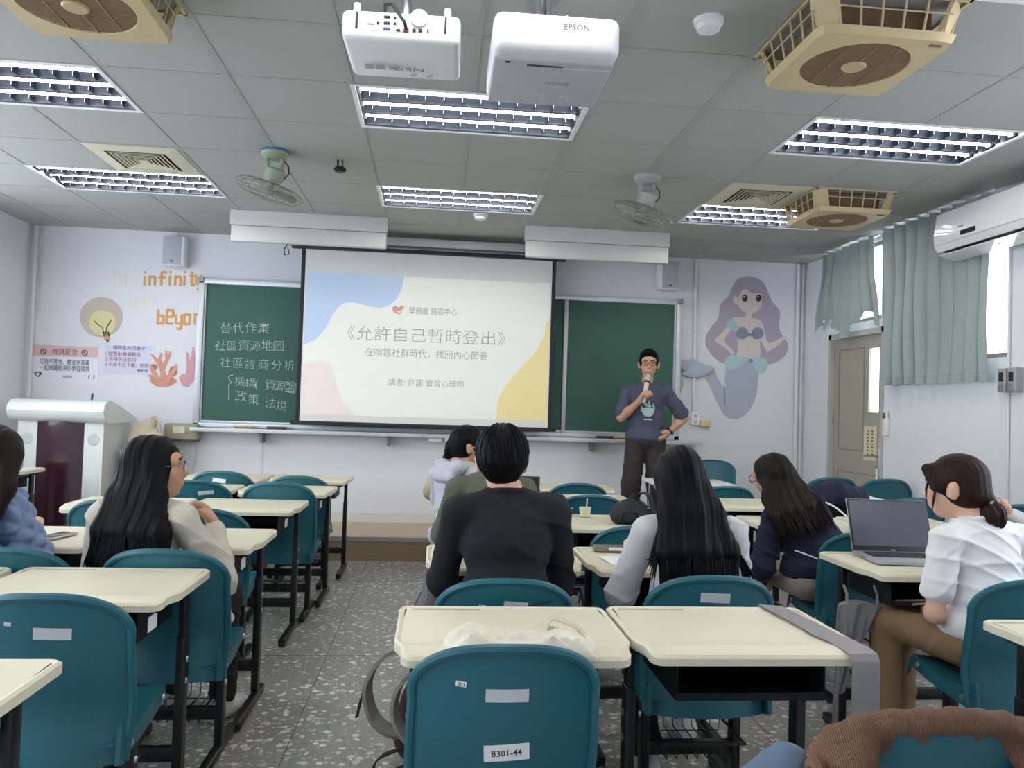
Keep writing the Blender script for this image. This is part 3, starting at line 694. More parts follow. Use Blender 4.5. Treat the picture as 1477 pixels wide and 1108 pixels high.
# ------------------------------------------------------------------ projection screen with the slide
SY = 7.46
a = PY(440, 360, SY); b_ = PY(797, 375, SY); c = PY(433, 607, SY); d = PY(790, 617, SY)
sx0, sx1, sz1, sz0 = (a.x+c.x)/2, (b_.x+d.x)/2, (a.z+b_.z)/2, (c.z+d.z)/2
t = thing('projection_screen', 'pull-down projection screen showing a pale slide with blue, pink and yellow shapes', 'projection screen', ((sx0+sx1)/2, SY, sz1))
cx_ = (sx0+sx1)/2
def sl(p): return (p.x-cx_, p.y-SY, p.z-sz1)
scr = mat('screen_fabric', '#e9e8e4', 0.85, var=0.01)
MB().b2((sx0-cx_, 0, sz0-sz1), (sx1-cx_, 0.004, 0)).build('fabric', scr, t, smooth=False)
bl_ = mat('screen_black_border', '#23252b', 0.7)
for xa in (sx0-cx_-0.035, sx1-cx_): MB().b2((xa, -0.001, sz0-sz1), (xa+0.035, 0.005, 0)).build('border', bl_, t, smooth=False)
mb = MB(); mb.rbox((0.0, 0, 0.02), (sx1-sx0+0.26, 0.05, 0.045), 0.012); mb.build('top_bar', mat('screen_bar_dark', '#3c3f45', 0.45, metal=0.3), t)
mb = MB(); mb.rbox((0.0, 0, sz0-sz1-0.018), (sx1-sx0+0.16, 0.03, 0.036), 0.008); mb.build('bottom_bar', bl_, t)
mb = MB()
for x in (-0.75, 0.85): mb.box((x, 0.03, 0.04+(CZ-sz1-0.04)/2), (0.02, 0.02, CZ-sz1-0.04))
mb.build('ceiling_hanger', DARK, t, smooth=False)
mb = MB(); mb.tube([(sx0-cx_-0.13, 0, 0.03), (sx0-cx_-0.17, 0, 0.03), (sx0-cx_-0.2, 0, -0.02), (sx0-cx_-0.19, 0, -0.07), (sx0-cx_-0.15, 0, -0.06), (sx0-cx_-0.165, 0, 0.0)], 0.006, 6); mb.build('pull_cord', DARK, t)
def lit(name, col, e): return mat(name, col, 0.85, var=0.0, emit=col, estr=e)  # projected light put into the colours, with a low glow from the cloth
SE = 0.10
slide = lit('slide_white', '#ebece4', SE)
u0, v0 = 443, 393
s_tl, s_br = PY(440, 394, SY), PY(789, 607, SY)
X0, X1, Z1, Z0 = sx0+0.012, sx1-0.012, (PY(441, 393, SY).z+PY(795, 409, SY).z)/2, sz0+0.06
sld = MB().b2((X0-cx_, -0.0016, Z0-sz1), (X1-cx_, 0.0, Z1-sz1)).build('slide', slide, t, smooth=False)
def slide_poly(name, pts, m):
    P = [PY(u, v, SY) for u, v in pts]; P = [(min(max(p.x, X0), X1)-cx_, min(max(p.z, Z0), Z1)-sz1) for p in P]
    q = []
    for p in P:
        if not q or (abs(p[0]-q[-1][0])+abs(p[1]-q[-1][1])) > 1e-4: q.append(p)
    me = MB().prism(q, -0.0024, -0.0015, lambda x, z, y: (x, y, z)); return me.build(name, m, sld, smooth=False)
def smooth_pts(pts, n=6):
    out = []
    for i in range(len(pts)-1):
        p0, p1, p2, p3 = pts[max(i-1, 0)], pts[i], pts[i+1], pts[min(i+2, len(pts)-1)]
        for k in range(n):
            s = k/n; out.append(tuple(0.5*((2*p1[j])+(p2[j]-p0[j])*s+(2*p0[j]-5*p1[j]+4*p2[j]-p3[j])*s*s+(3*p1[j]-p0[j]-3*p2[j]+p3[j])*s**3) for j in (0, 1)))
    return out+[pts[-1]]
slide_poly('blue_shape', smooth_pts([(580, 385), (582, 400), (577, 422), (565, 438), (547, 444), (525, 440), (507, 436), (492, 440), (480, 454), (469, 474), (454, 490), (430, 500)])+[(430, 385)], lit('slide_blue', '#bfd1ea', SE))
slide_poly('pink_shape', smooth_pts([(430, 527), (448, 523), (464, 521), (477, 528), (483, 545), (489, 565), (497, 582), (510, 596), (520, 610)])+[(520, 625), (425, 625)], lit('slide_pink', '#ecdfd7', SE))
slide_poly('yellow_shape', smooth_pts([(800, 452), (789, 466), (785, 483), (774, 505), (758, 524), (739, 545), (724, 565), (717, 585), (716, 612)])+[(716, 625), (810, 625), (810, 452)], lit('slide_yellow', '#ecdca0', SE))
GT = lit('slide_grey_text', '#9aa199', 0.05); GT2 = lit('slide_grey_text_pale', '#9ba29a', 0.05)
def slide_text(body, u0, u1, vb, size_px, thin, m):
    p = PY(u0, vb, SY); q = PY(u1, vb+(u1-u0)*0.030, SY)
    o = text(body, 1.0, (0, 0, 0), m, 'slide_text', sld, Matrix.Identity(3), thin=thin, depth=0.0004)
    xs = [v.co.x for v in o.data.vertices]; ys = [v.co.y for v in o.data.vertices]; w = max(xs)-min(xs); S = (q.x-p.x)/w; Sy = size_px*SY/FPX/0.86
    mn = min(xs)
    for v in o.data.vertices: v.co = ((v.co.x-mn)*S+p.x-cx_, -0.0022-v.co.z*0.4, v.co.y*Sy+(p.z+q.z)/2-sz1)
    o.data.update(); return o
slide_text('《允許自己暫時登出》', 501, 728, 489.5, 19.5, -0.012, GT)
slide_text('在喧囂社群時代，找回內心節奏', 527, 703, 513, 11.5, -0.006, GT)
slide_text('學務處 諮商中心', 590, 659, 452.5, 9.8, 0.0, GT2)
slide_text('講者: 許諾 實習心理師', 560, 669, 555.5, 9.8, -0.004, GT2)
HR = lit('slide_logo_red', '#dba08c', 0.08)
slide_poly('heart_logo', smooth_pts([(574, 453), (567, 449), (567, 443), (571, 441), (575, 444), (579, 441), (583, 443), (581, 446), (575, 449), (570, 447), (575, 451), (582, 448), (574, 455)], 4), HR)

# roller case of a second screen behind the soffits
t = thing('screen_case', 'long pale metal screen case under the ceiling between the two soffits', 'screen case', (0.15, 7.30, 2.83))
MB().rbox((0, 0, -0.01), (2.4, 0.14, 0.085), 0.015).build('case', mat('case_pale', '#c7c8c6', 0.35, metal=0.3), t)
mb = MB(); mb.rbox((0, -0.06, -0.058), (2.36, 0.03, 0.02), 0.006); mb.build('slot_strip', mat('slot_dark', '#5b5d60', 0.6), t)
for x in (-0.9, 0.9): MB().cyl((x, 0, 0.03), (x, 0, 0.08), 0.01, 8).build('hanger', STEEL, t)

# ------------------------------------------------------------------ wall speakers
def speaker(u, v, label, cap):
    p = PY(u, v, 7.68); t = thing('wall_speaker', label, 'speaker', (p.x, YF, p.z))
    MB().rbox((0, -0.075, 0), (0.205, 0.13, 0.285), 0.018, 3).build('cabinet', WHITE, t)
    MB().rbox((-cap*0.012, -0.141, 0), (0.165, 0.008, 0.262), 0.008, 2).build('grille', mat('speaker_grille', '#b9bac4', 0.7, bump=0.3, bscale=700), t)
    MB().rbox((-cap*0.012, -0.147, -0.10), (0.024, 0.004, 0.012), 0.001).build('badge', DARK, t)
    mb = MB(); mb.b2((-0.05, -0.03, 0.10), (0.05, 0, 0.13)); mb.tube([(0.0, -0.02, 0.14), (0.0, -0.02, 0.18), (0.03, -0.01, 0.22)], 0.004, 6); mb.build('wall_bracket', LGREY, t)
    MB().tube([(0.05*cap, -0.08, -0.13), (0.03*cap, -0.03, -0.165), (-0.01, -0.01, -0.15)], 0.003, 5).build('wire', LGREY, t)
speaker(253, 363, 'white wall speaker with a grey grille above the orange lettering', 1); speaker(963, 398.5, 'white wall speaker with a grey grille beside the mermaid mural', -1)

# ------------------------------------------------------------------ posters on the left of the front wall
def wq(u, v, dy=0.0): return PY(u, v, YF-dy)
def panel(poly, dy, name, m, parent, th=0.0012, org=(0, 0, 0)):
    P = [wq(u, v, dy) for u, v in poly]; P = [(p.x-org[0], p.z-org[2]) for p in P]; y = YF-dy-org[1]
    return MB().prism(P, y, y+th, lambda a, c, z: (a, z, c)).build(name, m, parent, smooth=False)
def wall_text(body, u0, u1, vb, hpx, m, parent, dy, org, name='lettering', slope=0.024, thin=0.0):
    p = wq(u0, vb, dy); q = wq(u1, vb+(u1-u0)*slope, dy)
    o = text(body, 1.0, (0, 0, 0), m, name, parent, Matrix.Identity(3), thin=thin, depth=0.0004)
    xs = [v.co.x for v in o.data.vertices]; mn = min(xs); S = (q.x-p.x)/(max(xs)-mn); Sy = hpx*YF/FPX/0.86
    for v in o.data.vertices: v.co = ((v.co.x-mn)*S+p.x-org[0], p.y-v.co.z*0.4-org[1], v.co.y*Sy+(p.z+q.z)/2-org[2])
    o.data.update(); return o
o0 = wq(92, 526); t = thing('notice_poster', 'white notice poster with a pink heading band about keeping the classroom clean', 'poster', o0)
POS = mat('poster_white', '#e8e8f0', 0.5, var=0.01, coat=0.2)
panel([(49, 497), (141, 501), (141.5, 550), (137, 555), (44.5, 553.5)], 0.004, 'sheet', POS, t, org=o0)
panel([(49, 497.3), (140.8, 500.8), (140.8, 515.8), (47.8, 513.2)], 0.0055, 'heading_band', mat('poster_pink', '#e0bcbc', 0.5, var=0.02), t, org=o0)
MAR = mat('poster_maroon', '#7d4347', 0.6, var=0); NAVY = mat('poster_navy', '#3a4056', 0.6, var=0)
wall_text('敬請配合', 75, 112, 510.5, 7.5, MAR, t, 0.0068, o0, slope=0.03)
wall_text('垃圾不落地，教室更美麗', 57, 129, 524.5, 7, NAVY, t, 0.0062, o0)
wall_text('一起維護乾淨的學習環境', 57, 129, 533.5, 7.3, NAVY, t, 0.0062, o0)
wall_text('學務處製作', 90, 104, 545, 3.4, mat('poster_grey', '#9a9aa6', 0.6, var=0), t, 0.0062, o0)
for u, v in ((62.7, 507), (122, 509)):
    p = wq(u, v, 0.0075); r = 0.024
    mb = MB().tube([(p.x-o0.x+r*math.cos(a*PI/10), p.y-o0.y, p.z-o0.z+r*math.sin(a*PI/10)) for a in range(20)], 0.004, 5, closed=True); mb.tube([(p.x-o0.x-r*.7, p.y-o0.y, p.z-o0.z+r*.7), (p.x-o0.x+r*.7, p.y-o0.y, p.z-o0.z-r*.7)], 0.004, 5); mb.build('prohibition_sign', MAR, t)
panel([(49, 537.5), (53.5, 535.5), (59, 537), (60.5, 539), (55, 544.5), (49.5, 540)], 0.0062, 'hands_icon', NAVY, t, org=o0); panel([(51, 538.5), (54.5, 537.5), (58, 539), (54.5, 542.8)], 0.0075, 'hands_icon', POS, t, org=o0)
for u in (128.5, 135): mb = MB().tube([Vector(wq(u+dx, v, 0.007))-o0 for dx, v in ((0, 541), (0.6*(-1 if u < 130 else 1), 544), (0, 547))], 0.004, 5); mb.build('footprint_icon', NAVY, t)
o0 = wq(185, 520); t = thing('rules_poster', 'pale lilac poster listing three numbered rules in red writing', 'poster', o0)
panel([(151.5, 498), (218, 500), (217.5, 541), (149.5, 538.5)], 0.004, 'sheet', mat('poster_lilac', '#d9d9ea', 0.6, var=0.01), t, org=o0)
panel([(216, 499.6), (223, 499.8), (222.5, 541.2), (215.5, 541)], 0.003, 'plastic_margin', mat('poster_lilac2', '#dedfe8', 0.5, var=0.01), t, org=o0)
wall_text('請師生共同遵守', 163, 209, 504, 5.6, mat('rules_blue', '#4c5174', 0.6, var=0), t, 0.006, o0)
RR = mat('rules_red', '#a65a6e', 0.6, var=0)
wall_text('1.智慧財產權觀念', 152.5, 203, 512.8, 5.6, RR, t, 0.006, o0); wall_text('2.不得不法影印', 152, 196, 520.5, 5.6, RR, t, 0.006, o0); wall_text('3.不得不法下載、散布', 151.5, 214, 528.3, 5.6, RR, t, 0.006, o0)
wall_text('教務處 印製', 198, 213, 536, 3.2, INK, t, 0.006, o0)

# light bulb cut-out
o0 = wq(146, 462); t = thing('bulb_decoration', 'round paper light bulb decoration in beige and yellow on the wall', 'wall decoration', o0)
def disc(u, v, ru, rv): return [(u+ru*math.cos(2*PI*k/40), v+rv*math.sin(2*PI*k/40)) for k in range(40)]
panel(disc(146, 457.5, 31, 29), 0.002, 'outer_disc', mat('paper_beige', '#cbbcb0', 0.8), t, org=o0); panel(disc(147.5, 465.5, 19.5, 18.5), 0.0035, 'inner_disc', mat('paper_yellow', '#ded7a2', 0.8), t, org=o0)
panel([(148, 478), (157, 478.5), (158.5, 485), (149, 485)], 0.005, 'cap_stripes', mat('bulb_dark', '#4a4238', 0.7), t, org=o0)
for k in range(2): panel([(150.3+k*3, 478.2), (151.6+k*3, 478.2), (152.8+k*3, 485), (151.3+k*3, 485)], 0.0065, 'cap_stripe', mat('bulb_cream', '#c9bb92', 0.7), t, org=o0)
panel([(149.3, 485), (158.5, 485), (158.5, 490), (150.5, 490)], 0.0052, 'cap_band', mat('bulb_orange', '#cf9d5e', 0.7), t, org=o0); panel([(152, 490), (157.5, 490), (155.5, 494.5)], 0.005, 'cap_tip', mat('bulb_dark', '#4a4238', 0.7), t, org=o0)
mb = MB()
for pts in (((149, 481), (148.3, 473), (142, 469), (136, 463)), ((153, 479), (154, 472), (157, 467), (160.5, 461))): mb.tube([Vector(wq(u, v, 0.006))-o0 for u, v in pts], 0.004, 5)
mb.build('filament', INK, t)

# tape lettering
ORT = mat('orange_tape', '#dba45f', 0.6, var=0.1, scale=30); FAINT = mat('faint_cream_tape', '#e4e3db', 0.6, var=0.02)
STROKES = {'i': [((.5, 0), (.5, .68)), ((.5, .85), (.5, 1.0))], 'n': [((.15, 0), (.15, .7)), ((.1, .62), (.9, .62)), ((.85, 0), (.85, .66))], 'f': [((.4, 0), (.4, 1)), ((.38, .95), (.95, .95)), ((.1, .58), (.85, .58))],
           't': [((.45, 0), (.45, 1)), ((.1, .68), (.9, .68)), ((.43, .05), (.9, .05))], 'y': [((.15, .1), (.15, .7)), ((.1, .08), (.85, .08)), ((.85, -.32), (.85, .7)), ((.3, -.28), (.88, -.28))],
           'b': [((.15, 0), (.15, 1)), ((.1, .05), (.9, .05)), ((.1, .58), (.9, .58)), ((.85, 0), (.85, .62))], 'e': [((.15, 0), (.15, 1)), ((.1, .05), (.9, .05)), ((.1, .95), (.9, .95)), ((.1, .5), (.9, .5)), ((.85, .5), (.85, 1))],
           'o': [((.15, 0), (.15, .75)), ((.85, 0), (.85, .75)), ((.1, .05), (.9, .05)), ((.1, .7), (.9, .7))], 'r': [((.2, 0), (.2, .8)), ((.2, .72), (.8, .72))], 'a': [((.15, 0), (.15, .7)), ((.85, 0), (.85, .7)), ((.1, .05), (.9, .05)), ((.1, .65), (.9, .65))],
           'd': [((.85, 0), (.85, 1)), ((.15, 0), (.15, .6)), ((.1, .05), (.9, .05)), ((.1, .58), (.9, .58))], 'T': [((.5, 0), (.5, 1)), ((0, .95), (1, .95))]}
def tape_word(word, cells_, vtop_h, m, name, label):
    c0 = cells_[0]; p0 = wq(c0[0], c0[2]); t = thing(name, label, 'lettering', p0)
    for ch, (ua, ub, vb) in zip(word, cells_):
        a, b_ = wq(ua, vb), wq(ub, vb+(ub-ua)*0.025); h = vtop_h*YF/FPX; w = 0.024; mb = MB(); k = 0
        for (xa, za), (xb, zb) in STROKES[ch]:
            A = (a.x+(b_.x-a.x)*xa-p0.x, a.z+h*za-p0.z); B = (a.x+(b_.x-a.x)*xb-p0.x, a.z+h*zb-p0.z); k += 1
            dy = -0.001-0.0012*k
            mb.b2((min(A[0], B[0])-(w/2 if xa == xb else 0), dy, min(A[1], B[1])-(w/2 if za == zb else 0)), (max(A[0], B[0])+(w/2 if xa == xb else 0), 0, max(A[1], B[1])+(w/2 if za == zb else 0)))
        mb.build('letter', m, t, smooth=False)
tape_word('infinity', [(206, 211, 412), (214, 225, 412), (227, 241, 412), (242, 248, 411.5), (251, 262, 412), (263, 269, 411.5), (272, 282, 412), (281, 291, 411)], 20, ORT, 'tape_lettering', 'orange tape lettering spelling infinity beside the chalkboard corner')
tape_word('beyor', [(226, 237, 467.5), (238.5, 251, 467.5), (252, 263, 468), (264, 275, 468.5), (279, 287, 468.5)], 20.5, ORT, 'tape_lettering', 'orange tape lettering beginning beyo, cut off by the chalkboard frame')
tape_word('To', [(158, 170, 412), (172, 182, 412)], 20, FAINT, 'tape_lettering', 'very faint cream lettering above the paper light bulb'); tape_word('and', [(185, 196, 441), (198, 209, 441), (213, 224, 441)], 17, FAINT, 'tape_lettering', 'very faint cream lettering between the two orange words')

# coral decorations
def ribbon(pts, w, dy, th, org, mb):
    """a cut-paper branch: a flat strip that follows the points"""
    P = [wq(u, v, dy) for u, v in pts]; n = len(P); L_, R_ = [], []
    for i, p in enumerate(P):
        d = (P[min(i+1, n-1)]-P[max(i-1, 0)]).normalized(); nrm = Vector((-d.z, 0, d.x)); ww = w[i]*YF/FPX/2
        L_.append(p+nrm*ww-org); R_.append(p-nrm*ww-org)
    poly = [(q.x, q.z) for q in L_]+[(q.x, q.z) for q in R_[::-1]]; y = P[0].y-org[1]
    mb.prism(poly, y, y+th, lambda a, c, z: (a, z, c))
o0 = wq(235, 535); t = thing('coral_decoration', 'orange paper coral with branching arms stuck to the wall', 'wall decoration', o0)
CO = mat('coral_orange', '#db9b84', 0.7, var=0.18, scale=14); CO2 = mat('coral_brown', '#b77e68', 0.7, var=0.2, scale=14)
panel(smooth_pts([(215, 549), (222, 545), (234, 547), (246, 545), (256, 549), (248, 556), (236, 559), (225, 557), (215, 549)], 4)[:-1], 0.003, 'base', CO, t, org=o0)
for pts, w in (([(236, 552), (235, 538), (231, 525), (224, 517), (218, 511)], [10, 7, 6, 4, 2]), ([(234, 535), (238, 524), (243, 515), (246, 507)], [6, 5, 4, 2]), ([(232, 526), (230, 518), (233, 509)], [5, 4, 2]), ([(241, 519), (239, 512), (240, 506)], [4, 3, 2]), ([(240, 552), (246, 541), (252, 533), (254, 525)], [9, 7, 5, 3]), ([(228, 552), (224, 542), (220, 534), (217, 527)], [9, 6, 5, 3]), ([(222, 550), (218, 545), (216, 540)], [7, 4, 2])):
    mb = MB(); kb_ = globals().get('kb_', 0)+1; ribbon(pts, w, 0.0045+0.0009*(kb_ % 8), 0.0008, o0, mb); mb.build('branch', CO, t, smooth=False)
panel(disc(222, 529, 5, 4), 0.007, 'shell', CO2, t, org=o0); panel(smooth_pts([(243, 538), (247, 529), (254, 530), (255, 538), (249, 543), (243, 538)], 4)[:-1], 0.007, 'sponge', CO2, t, org=o0)
o0 = wq(272, 535); t = thing('shell_decoration', 'pink paper seaweed and shell shape next to the chalkboard frame', 'wall decoration', o0)
PK = mat('shell_pink', '#d5a0a6', 0.7, var=0.15, scale=14)
panel(smooth_pts([(258, 544), (264, 539), (272, 541), (283, 540), (283, 547), (276, 552), (272, 558), (264, 557), (260, 550), (258, 544)], 4)[:-1], 0.004, 'shell', PK, t, org=o0)
for pts, w in (([(270, 544), (272, 530), (271, 518), (270, 508)], [6, 5, 4, 2]), ([(273, 542), (277, 526), (278, 512), (279, 500)], [6, 5, 4, 2]), ([(276, 542), (281, 530), (283, 518), (284, 508)], [5, 5, 4, 2])):
    mb = MB(); kb_ = globals().get('kb_', 0)+1; ribbon(pts, w, 0.0055+0.0009*(kb_ % 4), 0.0008, o0, mb); mb.build('frond', PK, t, smooth=False)

# ------------------------------------------------------------------ mermaid mural
def mu(x, y): return (960+x/4.615, 380+y/4.617)
o0 = wq(1075, 500); t = thing('mermaid_mural', 'wall mural of a mermaid with long lilac hair and a blue-grey tail', 'mural', o0)
def mpan(pts, dy, name, col, th=0.0012, closed_smooth=True, n=5, rough=0.85):
    P = smooth_pts(list(pts)+[pts[0]], n)[:-1] if closed_smooth else pts
    return panel([mu(*p) for p in P], dy, name, mat('mural_'+name+col, col, rough, var=0.02, scale=6), t, th, o0)
mpan([(540, 85), (480, 105), (445, 155), (420, 215), (365, 275), (352, 360), (310, 415), (272, 475), (266, 540), (300, 600), (350, 650), (400, 668), (460, 640), (490, 560), (560, 520), (625, 560), (630, 640), (690, 672), (760, 645), (805, 595), (812, 530), (765, 460), (755, 400), (762, 320), (715, 260), (685, 200), (660, 140), (610, 98)], 0.0014, 'hair', '#b4aab8')
SKM = '#dfd3cc'
mpan([(455, 360), (430, 385), (395, 440), (335, 500), (330, 520), (400, 565), (440, 605), (460, 600), (440, 570), (392, 515), (430, 450), (460, 430), (480, 520), (490, 610), (622, 632), (630, 520), (665, 575), (690, 585), (790, 510), (800, 490), (785, 485), (690, 530), (662, 470), (645, 395), (615, 372), (575, 360), (575, 330), (535, 330), (530, 355)], 0.0028, 'body', SKM, n=4)
mpan([(490, 215), (482, 265), (500, 305), (550, 332), (600, 325), (635, 290), (642, 230), (635, 190), (560, 170), (510, 180)], 0.0042, 'face', SKM)
mpan([(485, 215), (462, 217), (448, 240), (460, 266), (485, 268)], 0.0040, 'ear', SKM)
mpan([(478, 225), (500, 175), (520, 145), (560, 190), (640, 205), (650, 250), (665, 180), (620, 120), (540, 100), (480, 140), (462, 200)], 0.0056, 'fringe', '#b4aab8')
for x in (528, 620): mpan([(x+19*math.cos(k*PI/8), 230+24*math.sin(k*PI/8)) for k in range(16)], 0.0062, 'eye', '#4f4440', n=1); mpan([(x-5+5*math.cos(k*PI/6), 222+5*math.sin(k*PI/6)) for k in range(12)], 0.0076, 'eye_glint', '#efe9e6', n=1)
mpan([(555, 293), (570, 297), (588, 289), (570, 300)], 0.006, 'mouth', '#a58f8b')
mpan([(405, 400), (430, 370), (450, 375), (490, 440), (465, 455), (425, 430)], 0.0044, 'shoulder_strap', '#a9cfd0')
for cx, sgn in ((513, 1), (614, 1)):
    sh = [(cx-42, 478), (cx-38, 448), (cx-15, 427), (cx+10, 426), (cx+34, 446), (cx+38, 480), (cx+20, 497), (cx+6, 505), (cx-8, 503), (cx-20, 505), (cx-36, 492)]
    mpan(sh, 0.0058, 'shell_top', '#8d97a8')
    for dx in (-16, 2, 18): mpan([(cx+dx-1.5, 445), (cx+dx+1.5, 445), (cx+dx*1.1+1.5, 500), (cx+dx*1.1-1.5, 500)], 0.0072, 'shell_line', '#717c90', closed_smooth=False)
mpan([(550, 468), (582, 468), (582, 484), (550, 484)], 0.0066, 'shell_knot', '#7f8a9c')
mpan([(410, 660), (395, 760), (398, 830), (345, 760), (318, 698), (262, 745), (300, 830), (350, 940), (400, 1020), (460, 1037), (530, 1010), (590, 920), (612, 820), (615, 690), (560, 655), (480, 690)], 0.0036, 'tail', '#b3bbca')
mpan([(392, 800), (396, 850), (397, 940), (391, 940), (388, 850)], 0.005, 'tail_line', '#8b94a6')
mpan([(395, 640), (430, 612), (490, 615), (560, 632), (640, 628), (678, 655), (672, 705), (640, 732), (600, 715), (578, 670), (540, 655), (480, 690), (430, 714), (396, 690)], 0.0050, 'waist_ruffle', '#b3d3d8')
mpan([(552, 655), (562, 634), (578, 645), (580, 662)], 0.0064, 'waist_shell', '#98a4ad')
FIN = '#aeb6c4'
mpan([(75, 648), (185, 636), (225, 658), (315, 690), (318, 705), (265, 745), (200, 762), (150, 755), (108, 735), (130, 715), (100, 690)], 0.045, 'tail_fin', FIN, th=0.004, closed_smooth=False)
mpan([(160, 705), (190, 670), (230, 660), (312, 695), (250, 735), (180, 740), (105, 738)], 0.0475, 'fin_fold', '#b6bfd0', th=0.002, closed_smooth=False)
for x in (110, 290): MB().b2((wq(*mu(x, 700), 0).x-o0.x-0.01, -0.042, wq(*mu(x, 700), 0).z-o0.z-0.01), (wq(*mu(x, 700), 0).x-o0.x+0.01, 0, wq(*mu(x, 700), 0).z-o0.z+0.01)).build('fin_spacer', LGREY, t, smooth=False)
mpan([(92, 705), (112, 715), (104, 750), (118, 790), (112, 830), (92, 875), (72, 850), (88, 810), (76, 765), (80, 730)], 0.0030, 'seaweed', '#a8caa0')

# socket, small yellow box, wall amplifier box
p = wq(1001.5, 604); t = thing('wall_socket', 'white double wall socket at the end of the conduit by the mermaid tail', 'socket', p)
MB().rbox((0, -0.02, 0), (0.085, 0.04, 0.13), 0.008).build('plate', WHITE, t)
for z in (-0.03, 0.03): MB().rbox((0, -0.042, z), (0.032, 0.004, 0.026), 0.003).build('outlet', LGREY, t)
p = wq(1015.5, 611); t = thing('yellow_wall_box', 'small pale yellow box on the wall under the mermaid tail', 'box', p)
MB().rbox((0, -0.025, 0), (0.105, 0.05, 0.065), 0.008).build('body', mat('pale_yellow', '#d8ca88', 0.6), t); MB().rbox((0, -0.051, 0.0), (0.09, 0.002, 0.05), 0.001).build('lid', mat('pale_yellow2', '#ddd298', 0.6), t)
p = PY(264.5, 624, 7.68); t = thing('wall_amplifier', 'beige wall-mounted box with a white label, left of the chalkboard', 'wall box', (p.x, YF, p.z))
MB().rbox((0, -0.085, 0.01), (0.305, 0.16, 0.15), 0.02, 3).build('body', mat('khaki_plastic', '#a09a82', 0.5), t); MB().rbox((0, -0.08, -0.07), (0.28, 0.13, 0.02), 0.006).build('base', mat('khaki_dark', '#57534a', 0.6), t)
MB().b2((-0.07, -0.168, 0.0), (0.035, -0.165, 0.06)).build('label', mat('label_cream', '#ddd7c0', 0.8), t, smooth=False); MB().rbox((0.06, -0.168, 0.0), (0.02, 0.006, 0.01), 0.002).build('switch', DARK, t)
MB().tube([(0.1, -0.05, -0.07), (0.11, -0.03, -0.2), (0.09, -0.02, -0.3), (0.07, -0.02, -0.45)], 0.004, 6).build('cable', LGREY, t)
# control box on the left wall
p = PX(3, 541, XL); t = thing('wall_control', 'beige control panel on the left wall with a hanging cable', 'control panel', (XL, 6.85, p.z))
MB().rbox((0.02, 0, 0), (0.04, 0.16, 0.16), 0.006).build('body', mat('control_beige', '#b9ad93', 0.5), t); MB().rbox((0.042, 0.055, 0), (0.006, 0.03, 0.14), 0.002).build('switch_strip', LGREY, t)
MB().tube([(0.02, 0.0, -0.08), (0.03, 0.03, -0.2), (0.02, 0.05, -0.35), (0.03, 0.02, -0.5), (0.02, 0.02, -0.6)], 0.005, 6).build('cable', DARK, t)

# ------------------------------------------------------------------ lectern
t = thing('lectern', 'white multimedia lectern with a rounded top and a dark maroon front panel', 'lectern', (-3.13, 7.28, STZ))
LW = mat('lectern_white', '#e3e6e2', 0.35, var=0.02, coat=0.2)
mb = MB(); mb.b2((-0.345, -0.24, 0), (-0.19, 0.35, 0.93)); mb.b2((0.19, -0.24, 0), (0.345, 0.35, 0.93)); mb.b2((-0.30, -0.1, 0.01), (0.30, 0.34, 0.92)); mb.build('cabinet', LW, t, smooth=False)
mb = MB().grid(lambda u, v: (-0.19+0.38*u, -0.235-0.035*math.sin(PI*u), 0.0+0.93*v), 16, 1); mb.add([(-0.2, -0.235, 0.93), (0.2, -0.235, 0.93), (0.2, -0.05, 0.93), (-0.2, -0.05, 0.93)], [(0, 1, 2, 3)]); mb.build('front_panel', mat('maroon_gloss', '#3a1a26', 0.18, var=0.05, scale=2, coat=0.6), t)
prof = [(-0.31, 0.92), (-0.345, 0.955), (-0.36, 1.0), (-0.345, 1.045), (-0.30, 1.08), (-0.22, 1.095), (-0.05, 1.06), (0.38, 0.94), (0.40, 0.90), (-0.25, 0.90)]
def ps(a, b_, s): return (s, a, b_)
mb = MB().prism(prof, -0.385, 0.385, lambda a, c, s: (s, a, c)); mb.build('rounded_top', LW, t, angle=35)
for x in (-0.267, 0.267):
    MB().lathe([(0.0, 0.004), (0.046, 0.004), (0.05, 0.0)], 24, (x, -0.241, 0.76), Matrix.Rotation(PI/2, 3, 'X')).build('speaker_grille', mat('grille_grey', '#cfd1cf', 0.6, bump=0.4, bscale=900), t)
for x, z in ((-0.267, 0.32), (0.267, 0.32)): MB().rbox((x, -0.242, z), (0.11, 0.004, 0.30), 0.002).build('side_plate', mat('plate_grey', '#d6d9d5', 0.5), t)
MB().tube([(0.22, -0.2, 1.09), (0.22, -0.19, 1.13), (0.215, -0.18, 1.15)], 0.008, 8).build('microphone_stub', DARK, t)
t = thing('side_cabinet', 'low grey cabinet behind the lectern with a cream bag on top', 'cabinet', (-2.52, 7.46, STZ))
MB().rbox((0, 0, 0.31), (0.36, 0.4, 0.62), 0.01).build('body', mat('cabinet_grey', '#8f9294', 0.5), t); MB().rbox((0, 0, 0.64), (0.40, 0.44, 0.03), 0.006).build('top', LGREY, t)
def bag_disp(x, y, z): return 0.008*np.sin(22*x+9*z)*np.sin(17*z+8*y+1.0)
t = thing('cloth_bag', 'crumpled cream cloth bag on the cabinet beside the lectern', 'bag', (-2.56, 7.40, STZ+0.655))
CLOTH = mat('cream_canvas', '#cfc3ab', 0.9, var=0.08, scale=20, bump=0.3, bscale=350)
